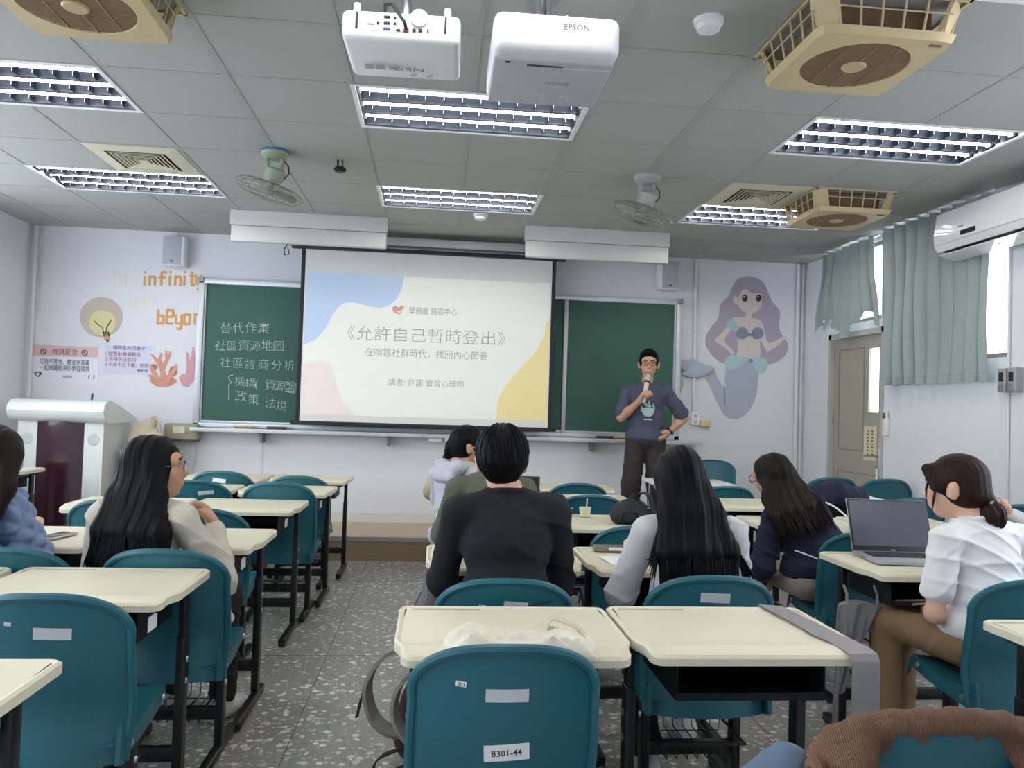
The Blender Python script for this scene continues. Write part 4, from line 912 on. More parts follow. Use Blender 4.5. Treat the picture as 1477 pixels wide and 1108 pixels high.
blob('bag_body', CLOTH, [RC((-0.06, 0, 0.09), (0.08, 0, 0.08), 0.085, 0.08), RC((-0.03, 0, 0.15), (0.03, 0.02, 0.24), 0.08, 0.055), RC((0.08, 0, 0.12), (0.13, 0, 0.05), 0.06, 0.05), RC((-0.08, 0.0, 0.05), (-0.1, 0, 0.2), 0.05, 0.04)], t, 0.008, 0.05, disp=bag_disp)
MB().tube([(0.0, 0.0, 0.27), (0.06, 0.01, 0.31), (0.11, 0.0, 0.24), (0.12, 0, 0.14)], 0.010, 8).build('strap', CLOTH, t)

# ------------------------------------------------------------------ right wall: door, curtains, air conditioner, boxes
DOORM = mat('door_grey_olive', '#a6a191', 0.5, var=0.02)
d = structure(MB().b2((XR+0.03, DR[0]+0.04, 0.01), (XR+0.07, 6.43, DR[3]-0.05)).b2((XR+0.03, 6.59, 0.01), (XR+0.07, DR[1]-0.04, DR[3]-0.05)).b2((XR+0.03, 6.43, 0.01), (XR+0.07, 6.59, 1.40)).b2((XR+0.03, 6.43, 1.96), (XR+0.07, 6.59, DR[3]-0.05)).build('door_1', DOORM, smooth=False))
mb = MB()
for a in ((DR[0], DR[0]+0.045, 0, DR[3]), (DR[1]-0.045, DR[1], 0, DR[3]), (DR[0], DR[1], DR[3]-0.05, DR[3])): mb.b2((XR-0.006, a[0], a[2]), (XR+0.10, a[1], a[3]))
mb.build('door_frame', mat('door_frame_pale', '#b9b7b0', 0.5), d, smooth=False)
MB().b2((XR+0.048, 6.43, 1.40), (XR+0.052, 6.59, 1.96)).build('glass_slit', fr, d, smooth=False)
mb = MB()
for (y0, y1, z0, z1) in ((6.40, 7.10, 0.30, 0.86), (6.66, 7.10, 1.05, 1.98)):
    for a in ((y0, y1, z0, z0+0.012), (y0, y1, z1-0.012, z1), (y0, y0+0.012, z0, z1), (y1-0.012, y1, z0, z1)): mb.b2((XR+0.026, a[0], a[2]), (XR+0.031, a[1], a[3]))
mb.build('door_moulding', mat('door_mould', '#8b8778', 0.5), d, smooth=False)
MB().rbox((XR+0.02, 6.395, 0.98), (0.02, 0.035, 0.24), 0.006).build('handle_plate', STEEL, d)
MB().tube([(XR+0.01, 6.395, 1.03), (XR-0.035, 6.395, 1.03), (XR-0.04, 6.42, 1.03), (XR-0.04, 6.52, 1.025)], 0.009, 8).build('door_handle', STEEL, d)
mb = MB(); mb.rbox((XR+0.012, 6.405, 0.86), (0.012, 0.03, 0.12), 0.004); mb.build('lock_plate', WHITE, d)
for z in (0.5, 1.35, 1.95): MB().rbox((XR+0.02, DR[1]-0.045, z), (0.02, 0.02, 0.11), 0.004).build('hinge', STEEL, d)
t = thing('door_note', 'cream paper note with handwriting taped to the grey door', 'note', (XR+0.028, 6.545, 1.13))
MB().b2((-0.003, -0.105, -0.15), (0, 0.105, 0.15)).build('paper', mat('note_cream', '#d9ceb0', 0.85), t, smooth=False)
RW = Matrix(((0, 0, -1), (-1, 0, 0), (0, 1, 0)))
mb = MB()
for k in range(2):
    for q in range(8): mb.b2((-0.004, 0.02-k*0.07, 0.10-q*0.028), (-0.003, 0.045-k*0.07+rnd.uniform(-.01, .01), 0.112-q*0.028))
mb.build('writing', mat('note_ink', '#5a5348', 0.8, var=0), t, smooth=False)
p = PX(1281, 612, XR); t = thing('remote_control', 'white air conditioner remote in a holder on the wall by the door', 'remote control', (XR, p.y, p.z))
MB().rbox((-0.02, 0, -0.02), (0.03, 0.065, 0.15), 0.006).build('holder', WHITE, t); MB().rbox((-0.026, 0, 0.03), (0.022, 0.052, 0.15), 0.006).build('remote', mat('remote_white', '#e2e3dc', 0.5), t); MB().rbox((-0.038, 0, 0.07), (0.003, 0.04, 0.045), 0.001).build('display', mat('display_grey', '#59645f', 0.3), t)
CURT = mat('sage_curtain', '#9faaa8', 0.9, var=0.06, scale=14, bump=0.15, bscale=500)
def curtain(label, y0, y1, z0, z1, nf, ruffle=0.0, seed=0):
    t = thing('curtain', label, 'curtain', (XR-0.09, (y0+y1)/2, z1)); cy = (y0+y1)/2; r = random.Random(seed); ph = [r.uniform(0, 6) for _ in range(6)]
    def fn(u, v):
        s = u*nf*2*PI; a = 0.035+0.012*math.sin(3*u+ph[0])
        x = a*math.sin(s+0.6*math.sin(2.1*u*PI+ph[1])+0.25*v*math.sin(5*u+ph[2]))+0.01*math.sin(7*v+9*u+ph[3])
        y = y1-(y1-y0)*u-cy+0.012*math.sin(2*s+ph[4])+ruffle*v*(0.5-u)*0.9
        z = -(z1-z0)*v+(ruffle*0.35*math.sin(3.2*u*PI)*v*v)+0.008*math.sin(s)*v
        return Vector((x, y, z))
    MB().shell(fn, int(nf*14), 22, lambda u, v: (0.003, 0, 0)).build('cloth', CURT, t, angle=80)
    MB().shell(lambda u, v: fn(u, 0.955+0.002*v)+Vector((-0.002, 0, 0)), int(nf*14), 1, lambda u, v: (0.001, 0, 0)).build('hem_stitch', mat('hem_dark', '#7c8d8a', 0.9), t, angle=80)
    MB().rbox((0.04, 0, 0.02), (0.03, y1-y0+0.05, 0.03), 0.004).build('rail', WHITE, t)
curtain('long sage green curtain with deep folds over the window under the air conditioner', 4.945, 6.20, 1.62, 2.89, 9, seed=3)
curtain('short sage green curtain bunched over the transom above the door', 6.34, 7.20, 2.17, 2.89, 6, 0.28, seed=5)
t = thing('air_conditioner', 'white split air conditioner on the wall above the sage curtain', 'air conditioner', (XR, 4.72, 2.66))
prof = [(-0.02, 0.16), (-0.20, 0.165), (-0.235, 0.14), (-0.255, 0.0), (-0.25, -0.08), (-0.225, -0.125), (-0.12, -0.15), (-0.02, -0.155)]
ACW = mat('gloss_white', '#eceef0', 0.15, var=0.0, coat=0.4)
MB().prism(prof, -0.56, 0.56, lambda a, c, s: (a, s, c)).build('body', ACW, t, angle=30)
MB().prism([(-0.256, 0.0), (-0.236, 0.138), (-0.243, 0.138), (-0.263, 0.0), (-0.258, -0.078), (-0.251, -0.08)], -0.545, 0.545, lambda a, c, s: (a, s, c)).build('front_panel', ACW, t, angle=30)
MB().prism([(-0.13, -0.152), (-0.226, -0.128), (-0.222, -0.12), (-0.13, -0.143)], -0.50, 0.50, lambda a, c, s: (a, s, c)).build('outlet_slot', DARK, t, smooth=False)
MB().prism([(-0.10, -0.185), (-0.24, -0.155), (-0.24, -0.150), (-0.10, -0.178)], -0.53, 0.53, lambda a, c, s: (a, s, c)).build('flap', ACW, t, smooth=False)
mb = MB()
for s in (-0.45, 0, 0.45): mb.box((-0.17, s, -0.155), (0.03, 0.01, 0.03))
mb.build('flap_hinge', LGREY, t, smooth=False)
MB().box((-0.2615, 0.19, -0.045), (0.004, 0.15, 0.03), Matrix.Rotation(-0.06, 3, 'Y')).build('display', mat('ac_display', '#24262b', 0.2), t, smooth=False)
MB().box((-0.2635, 0.26, 0.0), (0.003, 0.055, 0.010)).build('logo', mat('logo_grey', '#888b90', 0.5), t, smooth=False)
MB().rbox((-0.06, 0, 0.0), (0.08, 1.1, 0.28), 0.005).build('back_plate', LGREY, t)
mb = MB(); mb.tube([(-0.08, -0.4, 0.15), (-0.06, -0.3, 0.2), (-0.04, 0.1, 0.22), (-0.03, 0.6, 0.2), (-0.02, 0.8, 0.12)], 0.018, 8); mb.build('pipe', WHITE, t)
# grey isolator boxes
for k, y in enumerate((4.845, 4.755)):
    p = PX(1470, 548, XR); t = thing('switch_box', ['grey isolator switch box on the right wall, the one nearer the curtain', 'grey isolator switch box on the right wall, the one at the frame edge'][k], 'switch box', (XR, y, p.z))
    MB().rbox((-0.03, 0, 0), (0.06, 0.075, 0.16), 0.008).build('case', mat('switch_grey', '#a3a6aa', 0.4, metal=0.3), t); MB().rbox((-0.062, 0, 0.02), (0.008, 0.035, 0.06), 0.003).build('lever', DARK, t)
    MB().lathe([(0.0, 0.01), (0.018, 0.01), (0.02, 0.0)], 16, (-0.062, 0, -0.05), Matrix.Rotation(-PI/2, 3, 'Y')).build('knob', STEEL, t)
# ------------------------------------------------------------------ desks
DTOP = 0.745
def desk_outline(ins=0.0):
    hw, hn, fy, ny = 0.305-ins, 0.285-ins, 0.235-ins, -0.225+ins; r = 0.022
    pts = []
    def arc(cx, cy, a0, a1, rr, n=4):
        for k in range(n+1):
            a = a0+(a1-a0)*k/n; pts.append((cx+rr*math.cos(a), cy+rr*math.sin(a)))
    arc(hw-r, fy-r, 0, PI/2, r); arc(-hw+r, fy-r, PI/2, PI, r)
    for k in range(5): s = k/4; pts.append((-(hw+(hn-hw)*(3*s*s-2*s**3)), -0.10-0.07*s))
    arc(-hn+0.03, ny+0.03, PI, 1.5*PI, 0.03); arc(hn-0.03, ny+0.03, 1.5*PI, 2*PI, 0.03)
    for k in range(5): s = 1-k/4; pts.append((hn if False else (hw+(hn-hw)*(3*s*s-2*s**3)), -0.10-0.07*s))
    return pts
def make_desk(label):
    t = thing('student_desk', label, 'desk', group='student desks')
    o1, o2, o3 = desk_outline(0.0), desk_outline(0.007), desk_outline(0.016); n = len(o1); mb = MB()
    def zt(x, y): return DTOP-max(0.0, (-0.165-y))**2*3.2
    vs = [(x, y, DTOP-0.028-max(0, -0.165-y)**2*2) for x, y in o1]+[(x, y, zt(x, y)-0.006) for x, y in o1]+[(x, y, zt(x, y)) for x, y in o2]+[(x, y, zt(x, y)-(0.0 if y < -0.15 else 0.003)) for x, y in o3]
    fs = [(k, (k+1) % n, n*(a+1)+(k+1) % n if False else (a+1)*n+(k+1) % n, (a+1)*n+k) if a == 0 else (a*n+k, a*n+(k+1) % n, (a+1)*n+(k+1) % n, (a+1)*n+k) for a in range(3) for k in range(n)]
    fs.append(tuple(range(n))[::-1])
    # top sheet: strips from left edge to right edge
    ys = [0.219, 0.1, 0.0, -0.10, -0.1175, -0.135, -0.1525, -0.17, -0.195, -0.209]
    vs2 = []
    for y in ys:
        s = min(1, max(0, (-0.10-y)/0.07)); hw = 0.289-0.02*(3*s*s-2*s**3); hw -= 0.022 if y < -0.2 else (0.004 if y < -0.18 else 0); hw -= 0.006 if y > 0.215 else 0
        z = zt(0, y)-(0.0 if y < -0.15 else 0.003); vs2 += [(-hw, y, z), (hw, y, z)]
    mb.add(vs, fs); mb.add(vs2, [(2*k, 2*k+2, 2*k+3, 2*k+1) for k in range(len(ys)-1)])
    mb.build('desktop', CREAM, t, angle=30)
    MB().rbox((-0.17, 0.203, DTOP-0.0022), (0.20, 0.012, 0.002), 0.0008).build('pencil_groove_shade', GROOVE_SHADE, t)  # thin raised strip, its darker cream painted for the shade of a groove
    b_ = MB(); w, d, h, z1 = 0.20, 0.16, 0.115, DTOP-0.03
    b_.b2((-w, -d, z1-h), (w, d, z1-h+0.004)); b_.b2((-w, d-0.004, z1-h), (w, d, z1)); b_.b2((-w, -d, z1-h), (-w+0.004, d, z1)); b_.b2((w-0.004, -d, z1-h), (w, d, z1)); b_.b2((-w, -d, z1-h), (w, -d+0.004, z1-h+0.02))
    b_.build('book_tray', TRAYB, t, smooth=False)
    for s in (-1, 1):
        l = MB(); l.rbox((s*0.255, 0.11, 0.30), (0.030, 0.052, 0.50), 0.004, 2); l.rbox((s*0.255, 0.11, 0.62), (0.024, 0.042, 0.19), 0.003, 2); l.rbox((s*0.24, 0.02, DTOP-0.042), (0.03, 0.36, 0.026), 0.004, 2)
        l.build('leg', BLACK, t)
        MB().rbox((s*0.255, 0.0, 0.027), (0.038, 0.46, 0.03), 0.008, 2).build('foot_bar', BLACK, t)
        for z in (0.40, 0.47): MB().lathe([(0.0, 0.005), (0.009, 0.004), (0.011, 0)], 12, (s*0.2702, 0.11, z), Matrix.Rotation(s*PI/2, 3, 'Y')).build('bolt', STEEL, t)
    MB().rbox((0, 0.11, 0.16), (0.50, 0.024, 0.05), 0.004, 2).build('crossbar', BLACK, t); MB().rbox((0, 0.14, DTOP-0.055), (0.50, 0.024, 0.04), 0.004, 2).build('top_rail', BLACK, t)
    for s in (-1, 1):
        for y in (-0.215, 0.215): MB().rbox((s*0.255, y, 0.0135), (0.036, 0.03, 0.016), 0.003).build('foot_cap', DARK, t)
    return t
def add_sticker(root, pos, size, m=None, rot=None, name='paper_sticker'):
    MB().box(pos, size, rot).build(name, m or TAPEW, root, smooth=False)
desk0 = make_desk('x'); used = [0]
def place_desk(x, yfar, label, rz=0.0, z=0.0, sticker=False, w=None):
    t = desk0 if used[0] == 0 else copy_tree(desk0); used[0] = 1
    t['label'] = label; t.location = (x, yfar-0.235, z); t.rotation_euler = (0, 0, rz)
    if sticker: STICK.append(t)
    return t
STICK = []
D = {}
D['R0'] = place_desk(-1.11, 1.89, 'cream desk cut off at the lower corner, in front of the big empty teal chair')
D['R1'] = place_desk(-1.06, 2.88, 'cream desk behind the cream-jacketed woman, with the aisle on its other side', sticker=True)
D['R2'] = place_desk(-1.005, 3.78, 'cream desk in front of the woman with the cream jacket, at the aisle', sticker=True)
D['R3'] = place_desk(-1.035, 4.90, 'cream desk third from the stage in the aisle column of the lectern side', sticker=True)
D['R4'] = place_desk(-0.965, 5.75, 'cream desk second from the stage in the aisle column of the lectern side', sticker=True)
D['R5'] = place_desk(-0.935, 6.60, 'cream desk nearest the stage in the aisle column of the lectern side')
D['L1'] = place_desk(-1.71, 2.87, 'cream desk at the frame edge behind the woman in the blue knit')
D['L2'] = place_desk(-1.645, 3.76, 'cream desk with a grey phone lying on it')
D['L3'] = place_desk(-1.68, 4.88, 'cream desk beyond the phone desk, with its rounded corner in front of the lectern')
D['L4'] = place_desk(-1.60, 5.73, 'cream desk second from the stage, beside the aisle column on the lectern side')
D['L5'] = place_desk(-1.565, 6.58, 'cream desk nearest the stage, beside the aisle column on the lectern side')
D['P1'] = place_desk(-3.38, 6.70, 'cream desk right in front of the maroon lectern panel')
D['P2'] = place_desk(-3.36, 6.12, 'cream desk one place nearer than the one touching the lectern view', sticker=True)
D['A'] = place_desk(0.225, 2.385, 'nearest centre cream desk with the cream tote lying on its edge')
D['B'] = place_desk(0.845, 2.40, 'cream desk with a grey tape strap folded over one side')
D['M2a'] = place_desk(0.295, 3.43, 'cream desk in front of the man in the black sweater')
D['M2b'] = place_desk(0.925, 3.43, 'cream desk with a metal pencil box and a white sheet on it')
D['M3a'] = place_desk(0.335, 4.49, 'cream desk of the person in the olive top')
D['M3b'] = place_desk(0.965, 4.49, 'cream desk with the black backpack on it')
D['M4a'] = place_desk(0.42, 5.56, 'cream desk in front of the masked woman in the grey hoodie')
D['M4b'] = place_desk(1.045, 5.56, 'empty cream desk two rows beyond the black backpack desk')
D['M5a'] = place_desk(0.48, 6.33, 'cream desk nearest the stage in the centre, with the khaki tote sagging over its end')
D['M5b'] = place_desk(1.10, 6.33, 'cream desk nearest the stage in the centre, beside the presenter')
D['C1'] = place_desk(1.975, 2.27, 'cream desk at the lower frame corner behind the woman in the white T-shirt')
D['C2'] = place_desk(2.03, 3.40, 'cream desk with the open laptop on it', sticker=True)
D['C3'] = place_desk(2.10, 4.57, 'cream desk in front of the woman in the navy sweater')
D['C3r'] = place_desk(2.735, 4.60, 'cream desk beyond the laptop, beside the navy sweater')
D['C4'] = place_desk(2.17, 5.50, 'cream desk between the long-haired woman and the navy sweater, near the white table')
D['C4r'] = place_desk(3.02, 5.62, 'cream desk with the white cloth heaped on it')
D['C5r'] = place_desk(3.38, 6.72, 'cream desk nearest the door')
D['C2r'] = place_desk(2.68, 3.40, 'cream desk hidden behind the woman in the white T-shirt, by the windows')
for t in STICK: add_sticker(t, (0.243, -0.16, 0.665), (0.003, 0.07, 0.045), PAPER)
# grey tape strap over desk B, and small marks
t = thing('tape_strap', 'wide grey tape strap lying over the side of a cream desk and hanging down', 'strap', (1.095, 2.165, DTOP))
TAPEG = mat('grey_tape', '#8a868a', 0.45, var=0.06, scale=30)
def tape(u, v):
    L_ = [(0.245, -0.05), (0.238, 0.004), (0.0, 0.0035), (-0.15, 0.0040), (-0.20, 0.0025), (-0.229, -0.003), (-0.2415, -0.022), (-0.242, -0.20), (-0.244, -0.42)]
    f = v*(len(L_)-1); i = min(int(f), len(L_)-2); s = f-i; y = L_[i][0]*(1-s)+L_[i+1][0]*s; z = L_[i][1]*(1-s)+L_[i+1][1]*s
    return Vector((-0.047+0.075*u-0.03*max(0, y/0.24)*0.6+(0.025 if y < -0.1 else 0.0)*min(1, max(0, (-0.05-y)/0.18)), y, z+0.0015*math.sin(9*v+4*u)))
MB().shell(tape, 4, 32, lambda u, v: (0, 0.0, -0.0012) if v < 0.55 else (0, 0.0015, 0)).build('tape', TAPEG, t)

# ------------------------------------------------------------------ chairs
SEATZ, BACKZ = 0.43, 0.80
def make_chair():
    t = thing('student_chair', 'x', 'chair', group='teal student chairs')
    W = 0.215; Z0 = 0.335
    def ztop(x): q = min(1, abs(x)/W); return 0.685+(BACKZ-0.685)*(1-q**2.6)**(1/2.0)
    def yb(x, z):
        q = abs(x)/W; return 0.03*q*q-0.022*(1-q*q)+0.045*math.exp(-((z-0.47)/0.10)**2)*0.6-0.02*max(0, (z-0.62)/0.18)**1.5
    def half(z): return W*(0.965+0.035*math.sin(PI*min(1, max(0, (z-0.35)/0.4))))
    def back(u, v):
        a = (u-0.5)*2; x = half(0.5)*math.copysign(abs(a)**0.92, a); zt = ztop(x*0.995); zb = Z0+0.02*(abs(a)**3)*0
        z = zb+(zt-zb)*v; x *= half(z)/half(0.5); return Vector((x, yb(x, z), z))
    MB().shell(back, 28, 20, lambda u, v: (0, 0.010, 0)).build('backrest', TEAL, t, angle=60)
    # rolled rim round the back
    rim = []
    for k in range(9): z = Z0+0.005+(0.66-Z0)*k/8; x = -half(z); rim.append((x, yb(x, z)+0.002, z))
    for k in range(1, 30): a = -1+2*k/30; x = W*math.sin(a*PI/2); rim.append((x, yb(x, ztop(x))+0.002, ztop(x)))
    for k in range(8, -1, -1): z = Z0+0.005+(0.66-Z0)*k/8; x = half(z); rim.append((x, yb(x, z)+0.002, z))
    MB().tube(rim, 0.0125, 8).build('rim', TEAL, t)
    # seat pan with turned-down sides
    def seat(u, v):
        a = (u-0.5)*2; y = 0.012+0.40*v; w = 0.205-0.01*v
        z = 0.395+0.045*v-0.012*math.sin(PI*v)-0.016*math.cos(a*PI/2)**2-(0.05*max(0, (v-0.9)/0.1)**2)
        if abs(a) > 0.86: s = (abs(a)-0.86)/0.14; return Vector((math.copysign(w+0.004*s, a), y, z-0.05*s))
        return Vector((a/0.86*w, y, z))
    MB().shell(seat, 28, 20, lambda u, v: (0, 0, -0.008) if 0.07 < u < 0.93 else (0.008 if u < 0.5 else -0.008, 0, 0)).build('seat', TEAL, t, angle=70)
    # solid corner where seat side meets the back
    for s in (-1, 1):
        MB().prism([(-0.012, 0.345), (0.02, 0.335), (0.10, 0.372), (0.10, 0.412), (0.03, 0.402), (0.0, 0.45)], s*0.198, s*0.211, lambda a, c, q: (q, a, c)).build('side_gusset', TEAL, t)
    for s in (-1, 1):
        l = MB(); l.rbox((s*0.165, 0.20, 0.21), (0.030, 0.05, 0.36), 0.004, 2); l.rbox((s*0.165, 0.19, 0.385), (0.034, 0.30, 0.024), 0.004, 2); l.build('leg', BLACK, t)
        MB().rbox((s*0.165, 0.20, 0.025), (0.038, 0.42, 0.03), 0.008, 2).build('foot_bar', BLACK, t)
        for xb, y, z in ((0.211, 0.07, 0.375), (0.211, 0.33, 0.405), (0.180, 0.20, 0.27)): MB().lathe([(0.0, 0.006), (0.009, 0.005), (0.011, 0)], 12, (s*xb, y, z), Matrix.Rotation(s*PI/2, 3, 'Y')).build('bolt', STEEL, t)
    c_ = MB(); c_.rbox((0, 0.20, 0.155), (0.32, 0.024, 0.05), 0.004, 2); c_.build('crossbar', BLACK, t)
    k_ = MB(); zb = 0.225
    ring = [(-0.145, 0.05, zb), (0.145, 0.05, zb), (0.145, 0.34, zb), (-0.145, 0.34, zb)]
    k_.tube(ring, 0.006, 6, closed=True)
    for q in range(8): x = -0.125+q*0.0357; k_.tube([(x, 0.05, zb), (x, 0.055, zb-0.05), (x, 0.335, zb-0.05), (x, 0.34, zb)], 0.0022, 4)
    for y in (0.10, 0.20, 0.29): k_.tube([(-0.145, y, zb), (-0.14, y, zb-0.05), (0.14, y, zb-0.05), (0.145, y, zb)], 0.0022, 4)
    k_.build('wire_basket', BLACK, t)
    for s in (-1, 1):
        for y in (0.005, 0.395): MB().rbox((s*0.165, y, 0.0125), (0.036, 0.03, 0.016), 0.003).build('foot_cap', DARK, t)
    return t, yb
chair0, chair_y = make_chair(); cused = [0]
def place_chair(x, y, label, rz=0.0, z=0.0, sz=1.0):
    t = chair0 if cused[0] == 0 else copy_tree(chair0); cused[0] = 1
    t['label'] = label; t.location = (x, y, z); t.rotation_euler = (0, 0, rz); t.scale = (1, 1, sz); return t
C = {}
C['A'] = place_chair(0.185, 1.82, 'big teal chair in the foreground with the B301-44 label on its back')
C['B'] = place_chair(0.935, 1.375, 'teal chair at the bottom edge with a brown knit cardigan draped over it', -0.05)
C['M2a'] = place_chair(0.245, 2.50, 'teal chair the man in the black sweater sits on')
C['M2b'] = place_chair(0.945, 2.58, 'teal chair the woman with long straight hair sits on')
C['M3a'] = place_chair(0.30, 3.62, 'teal chair under the person in the olive top')
C['M3b'] = place_chair(0.975, 3.66, 'empty teal chair behind the black backpack desk')
C['M4a'] = place_chair(0.27, 4.76, 'teal chair under the masked woman in the grey hoodie')
C['M4b'] = place_chair(1.01, 4.95, 'empty teal chair between two centre desks, just beyond the black backpack')
C['M5b'] = place_chair(1.07, 5.72, 'empty teal chair nearest the stage in the centre, low beside the presenter')
C['R1'] = place_chair(-1.02, 2.26, 'large empty teal chair with a blank white tape strip, beside the aisle')
C['R2'] = place_chair(-0.93, 2.92, 'teal chair the cream-jacketed woman sits on')
C['R3'] = place_chair(-1.10, 3.98, 'empty teal chair just beyond the cream-jacketed woman')
C['R4'] = place_chair(-0.92, 4.94, 'empty teal chair at the aisle, three rows beyond the cream jacket', sz=1.05)
C['R5'] = place_chair(-0.94, 5.79, 'empty teal chair at the desk nearest the stage on the aisle')
C['L2'] = place_chair(-1.46, 2.91, 'teal chair the woman in the blue knit sits on')
C['L3'] = place_chair(-1.63, 4.26, 'empty teal chair between the lectern and the long dark hair')
C['L4'] = place_chair(-1.46, 5.10, 'empty teal chair with a torn white sticker beyond the profile of the bespectacled woman', sz=1.03)
C['L5'] = place_chair(-1.47, 5.77, 'empty teal chair with a white sheet at the desk nearest the lectern side stage', sz=1.03)
C['C2'] = place_chair(2.09, 2.57, 'teal chair the woman in the white T-shirt sits on')
C['C3'] = place_chair(2.07, 3.60, 'teal chair the woman in the navy sweater sits on')
C['C4'] = place_chair(2.20, 5.75, 'teal chair partly hidden between the long-haired woman and the navy sweater')
C['C5a'] = place_chair(3.10, 5.90, 'teal chair in front of the grey door, half hidden by the navy elbow', sz=1.09)
C['C5b'] = place_chair(3.52, 5.86, 'teal chair in front of the door handle, against the window wall', sz=1.09)
C['C4r'] = place_chair(3.02, 4.72, 'teal chair beyond the laptop, beside the head of the woman in white', sz=1.06)
C['C3r'] = place_chair(3.33, 4.19, 'teal chair by the window wall at the frame edge, beyond the ponytail', sz=1.10)
C['stage'] = place_chair(2.62, 7.22, 'teal chair turned sideways up on the stage next to the wall conduit', 2.5, STZ, 0.88)
def on_back(root, x, z, w, h, name='paper_sticker', m=None, tilt=0.0, body=None, size=0.03):
    ct, st = math.cos(tilt), math.sin(tilt)
    def P(a, b_, off): X = x+a*ct+b_*st; Z = z-a*st+b_*ct; return Vector((X, chair_y(X, Z)-off, Z))
    st_ = MB().shell(lambda u, v: P((u-0.5)*w, (v-0.5)*h, 0.0016), 8, 4, lambda u, v: (0, 0.0012, 0)).build(name, m or TAPEW, root, smooth=False)
    if body:
        o = text(body, size, (0, 0, 0), INK, 'printed_code', st_, Matrix.Identity(3), thin=0.012, depth=0.0)
        xs = [v.co.x for v in o.data.vertices]; mx = (max(xs)+min(xs))/2; k = min(1.0, 0.74*w/(max(xs)-min(xs)))
        for v in o.data.vertices: v.co = P((v.co.x-mx)*k, v.co.y-size*0.36, 0.0021)
        o.data.update()
on_back(C['A'], 0.002, 0.692, 0.098, 0.030); on_back(C['A'], -0.103, 0.716, 0.024, 0.012, 'number_sticker', PAPER, 0.1, '301', 0.012)
on_back(C['A'], 0.006, 0.558, 0.104, 0.040, 'code_label', PAPER, -0.06, 'B301-44', 0.021)
on_back(C['R1'], 0.03, 0.70, 0.095, 0.032, tilt=0.04); on_back(C['R1'], -0.085, 0.725, 0.02, 0.01, 'number_sticker', LGREY)
on_back(C['M2a'], 0.03, 0.722, 0.075, 0.03, tilt=0.08); on_back(C['M2a'], -0.075, 0.72, 0.022, 0.010, 'number_sticker', LGREY); on_back(C['M2a'], 0.115, 0.73, 0.06, 0.006, 'scribble', INK, -0.12)
on_back(C['M2b'], 0.0, 0.735, 0.10, 0.032, tilt=0.04)
on_back(C['L4'], 0.075, 0.735, 0.09, 0.022, tilt=-0.1); on_back(C['L5'], -0.01, 0.745, 0.09, 0.03, tilt=0.12, m=PAPER); on_back(C['R4'], 0.03, 0.69, 0.03, 0.012)
on_back(C['M4b'], -0.13, 0.72, 0.025, 0.012, 'number_sticker', LGREY); on_back(C['C4r'], -0.02, 0.735, 0.03, 0.012, 'number_sticker', LGREY)

# ------------------------------------------------------------------ small white table in front of the stage
t = thing('folding_table', 'small white folding table with thin steel legs in front of the presenter', 'table', (2.12, 6.42, 0))
MB().rbox((0, 0, 0.765), (0.66, 0.46, 0.028), 0.008).build('tabletop', mat('table_white', '#e9e9ea', 0.4), t)
MB().rbox((0, 0.02, 0.73), (0.5, 0.3, 0.03), 0.006).build('under_tray', mat('tray_grey2', '#8c8e90', 0.5), t)
for sx in (-1, 1):
    for sy in (-1, 1): MB().tube([(sx*0.27, sy*0.18, 0.75), (sx*0.29, sy*0.2, 0.0)], 0.011, 8).build('leg', STEEL, t)
for sx in (-1, 1): MB().tube([(sx*0.285, -0.192, 0.18), (sx*0.285, 0.192, 0.18)], 0.009, 8).build('crossbar', STEEL, t)
MB().rbox((-0.15, -0.1, 0.70), (0.08, 0.06, 0.05), 0.01).build('hinge_block', DARK, t)
t = thing('metal_screen', 'flat grey metal screen standing behind the desk by the lectern', 'screen', (-3.30, 6.40, 0)); MB().rbox((0, 0, 0.42), (0.30, 0.03, 0.55), 0.006).build('sheet', mat('panel_grey', '#8c9290', 0.5), t); MB().rbox((0, 0, 0.08), (0.24, 0.12, 0.16), 0.006).build('base', BLACK, t)

def strap(pts, w, th, name, m, parent, side=(1, 0, 0)):
    P = [Vector(p) for p in pts]; S = Vector(side).normalized()
    def fn(u, v):
        f = v*(len(P)-1); i = min(int(f), len(P)-2); s = f-i; a, b_, c, d_ = P[max(i-1, 0)], P[i], P[i+1], P[min(i+2, len(P)-1)]
        q = 0.5*((2*b_)+(c-a)*s+(2*a-5*b_+4*c-d_)*s*s+(3*b_-a-3*c+d_)*s**3); return q+S*((u-0.5)*w)
    def off(u, v):
        a = fn(u, max(0, v-0.02)); b_ = fn(u, min(1, v+0.02)); n = (b_-a).cross(S); n = n.normalized() if n.length > 1e-7 else Vector((0, 0, 1)); return n*th
    MB().shell(fn, 3, 8*len(P), off).build(name, m, parent, angle=60)
# ------------------------------------------------------------------ things on and around the desks
ZT = DTOP+0.001
p = PZ(83, 774, ZT); t = thing('smartphone', 'grey smartphone lying face up on a cream desk', 'phone', (p.x, p.y, ZT), rz=-0.25)
MB().rbox((0, 0, 0.004), (0.078, 0.158, 0.008), 0.0035, 3).build('case', mat('phone_silver', '#c9c6bf', 0.35, metal=0.4), t); MB().rbox((0, 0, 0.0078), (0.071, 0.150, 0.0012), 0.0005).build('screen', mat('phone_screen', '#6c6a70', 0.12), t)
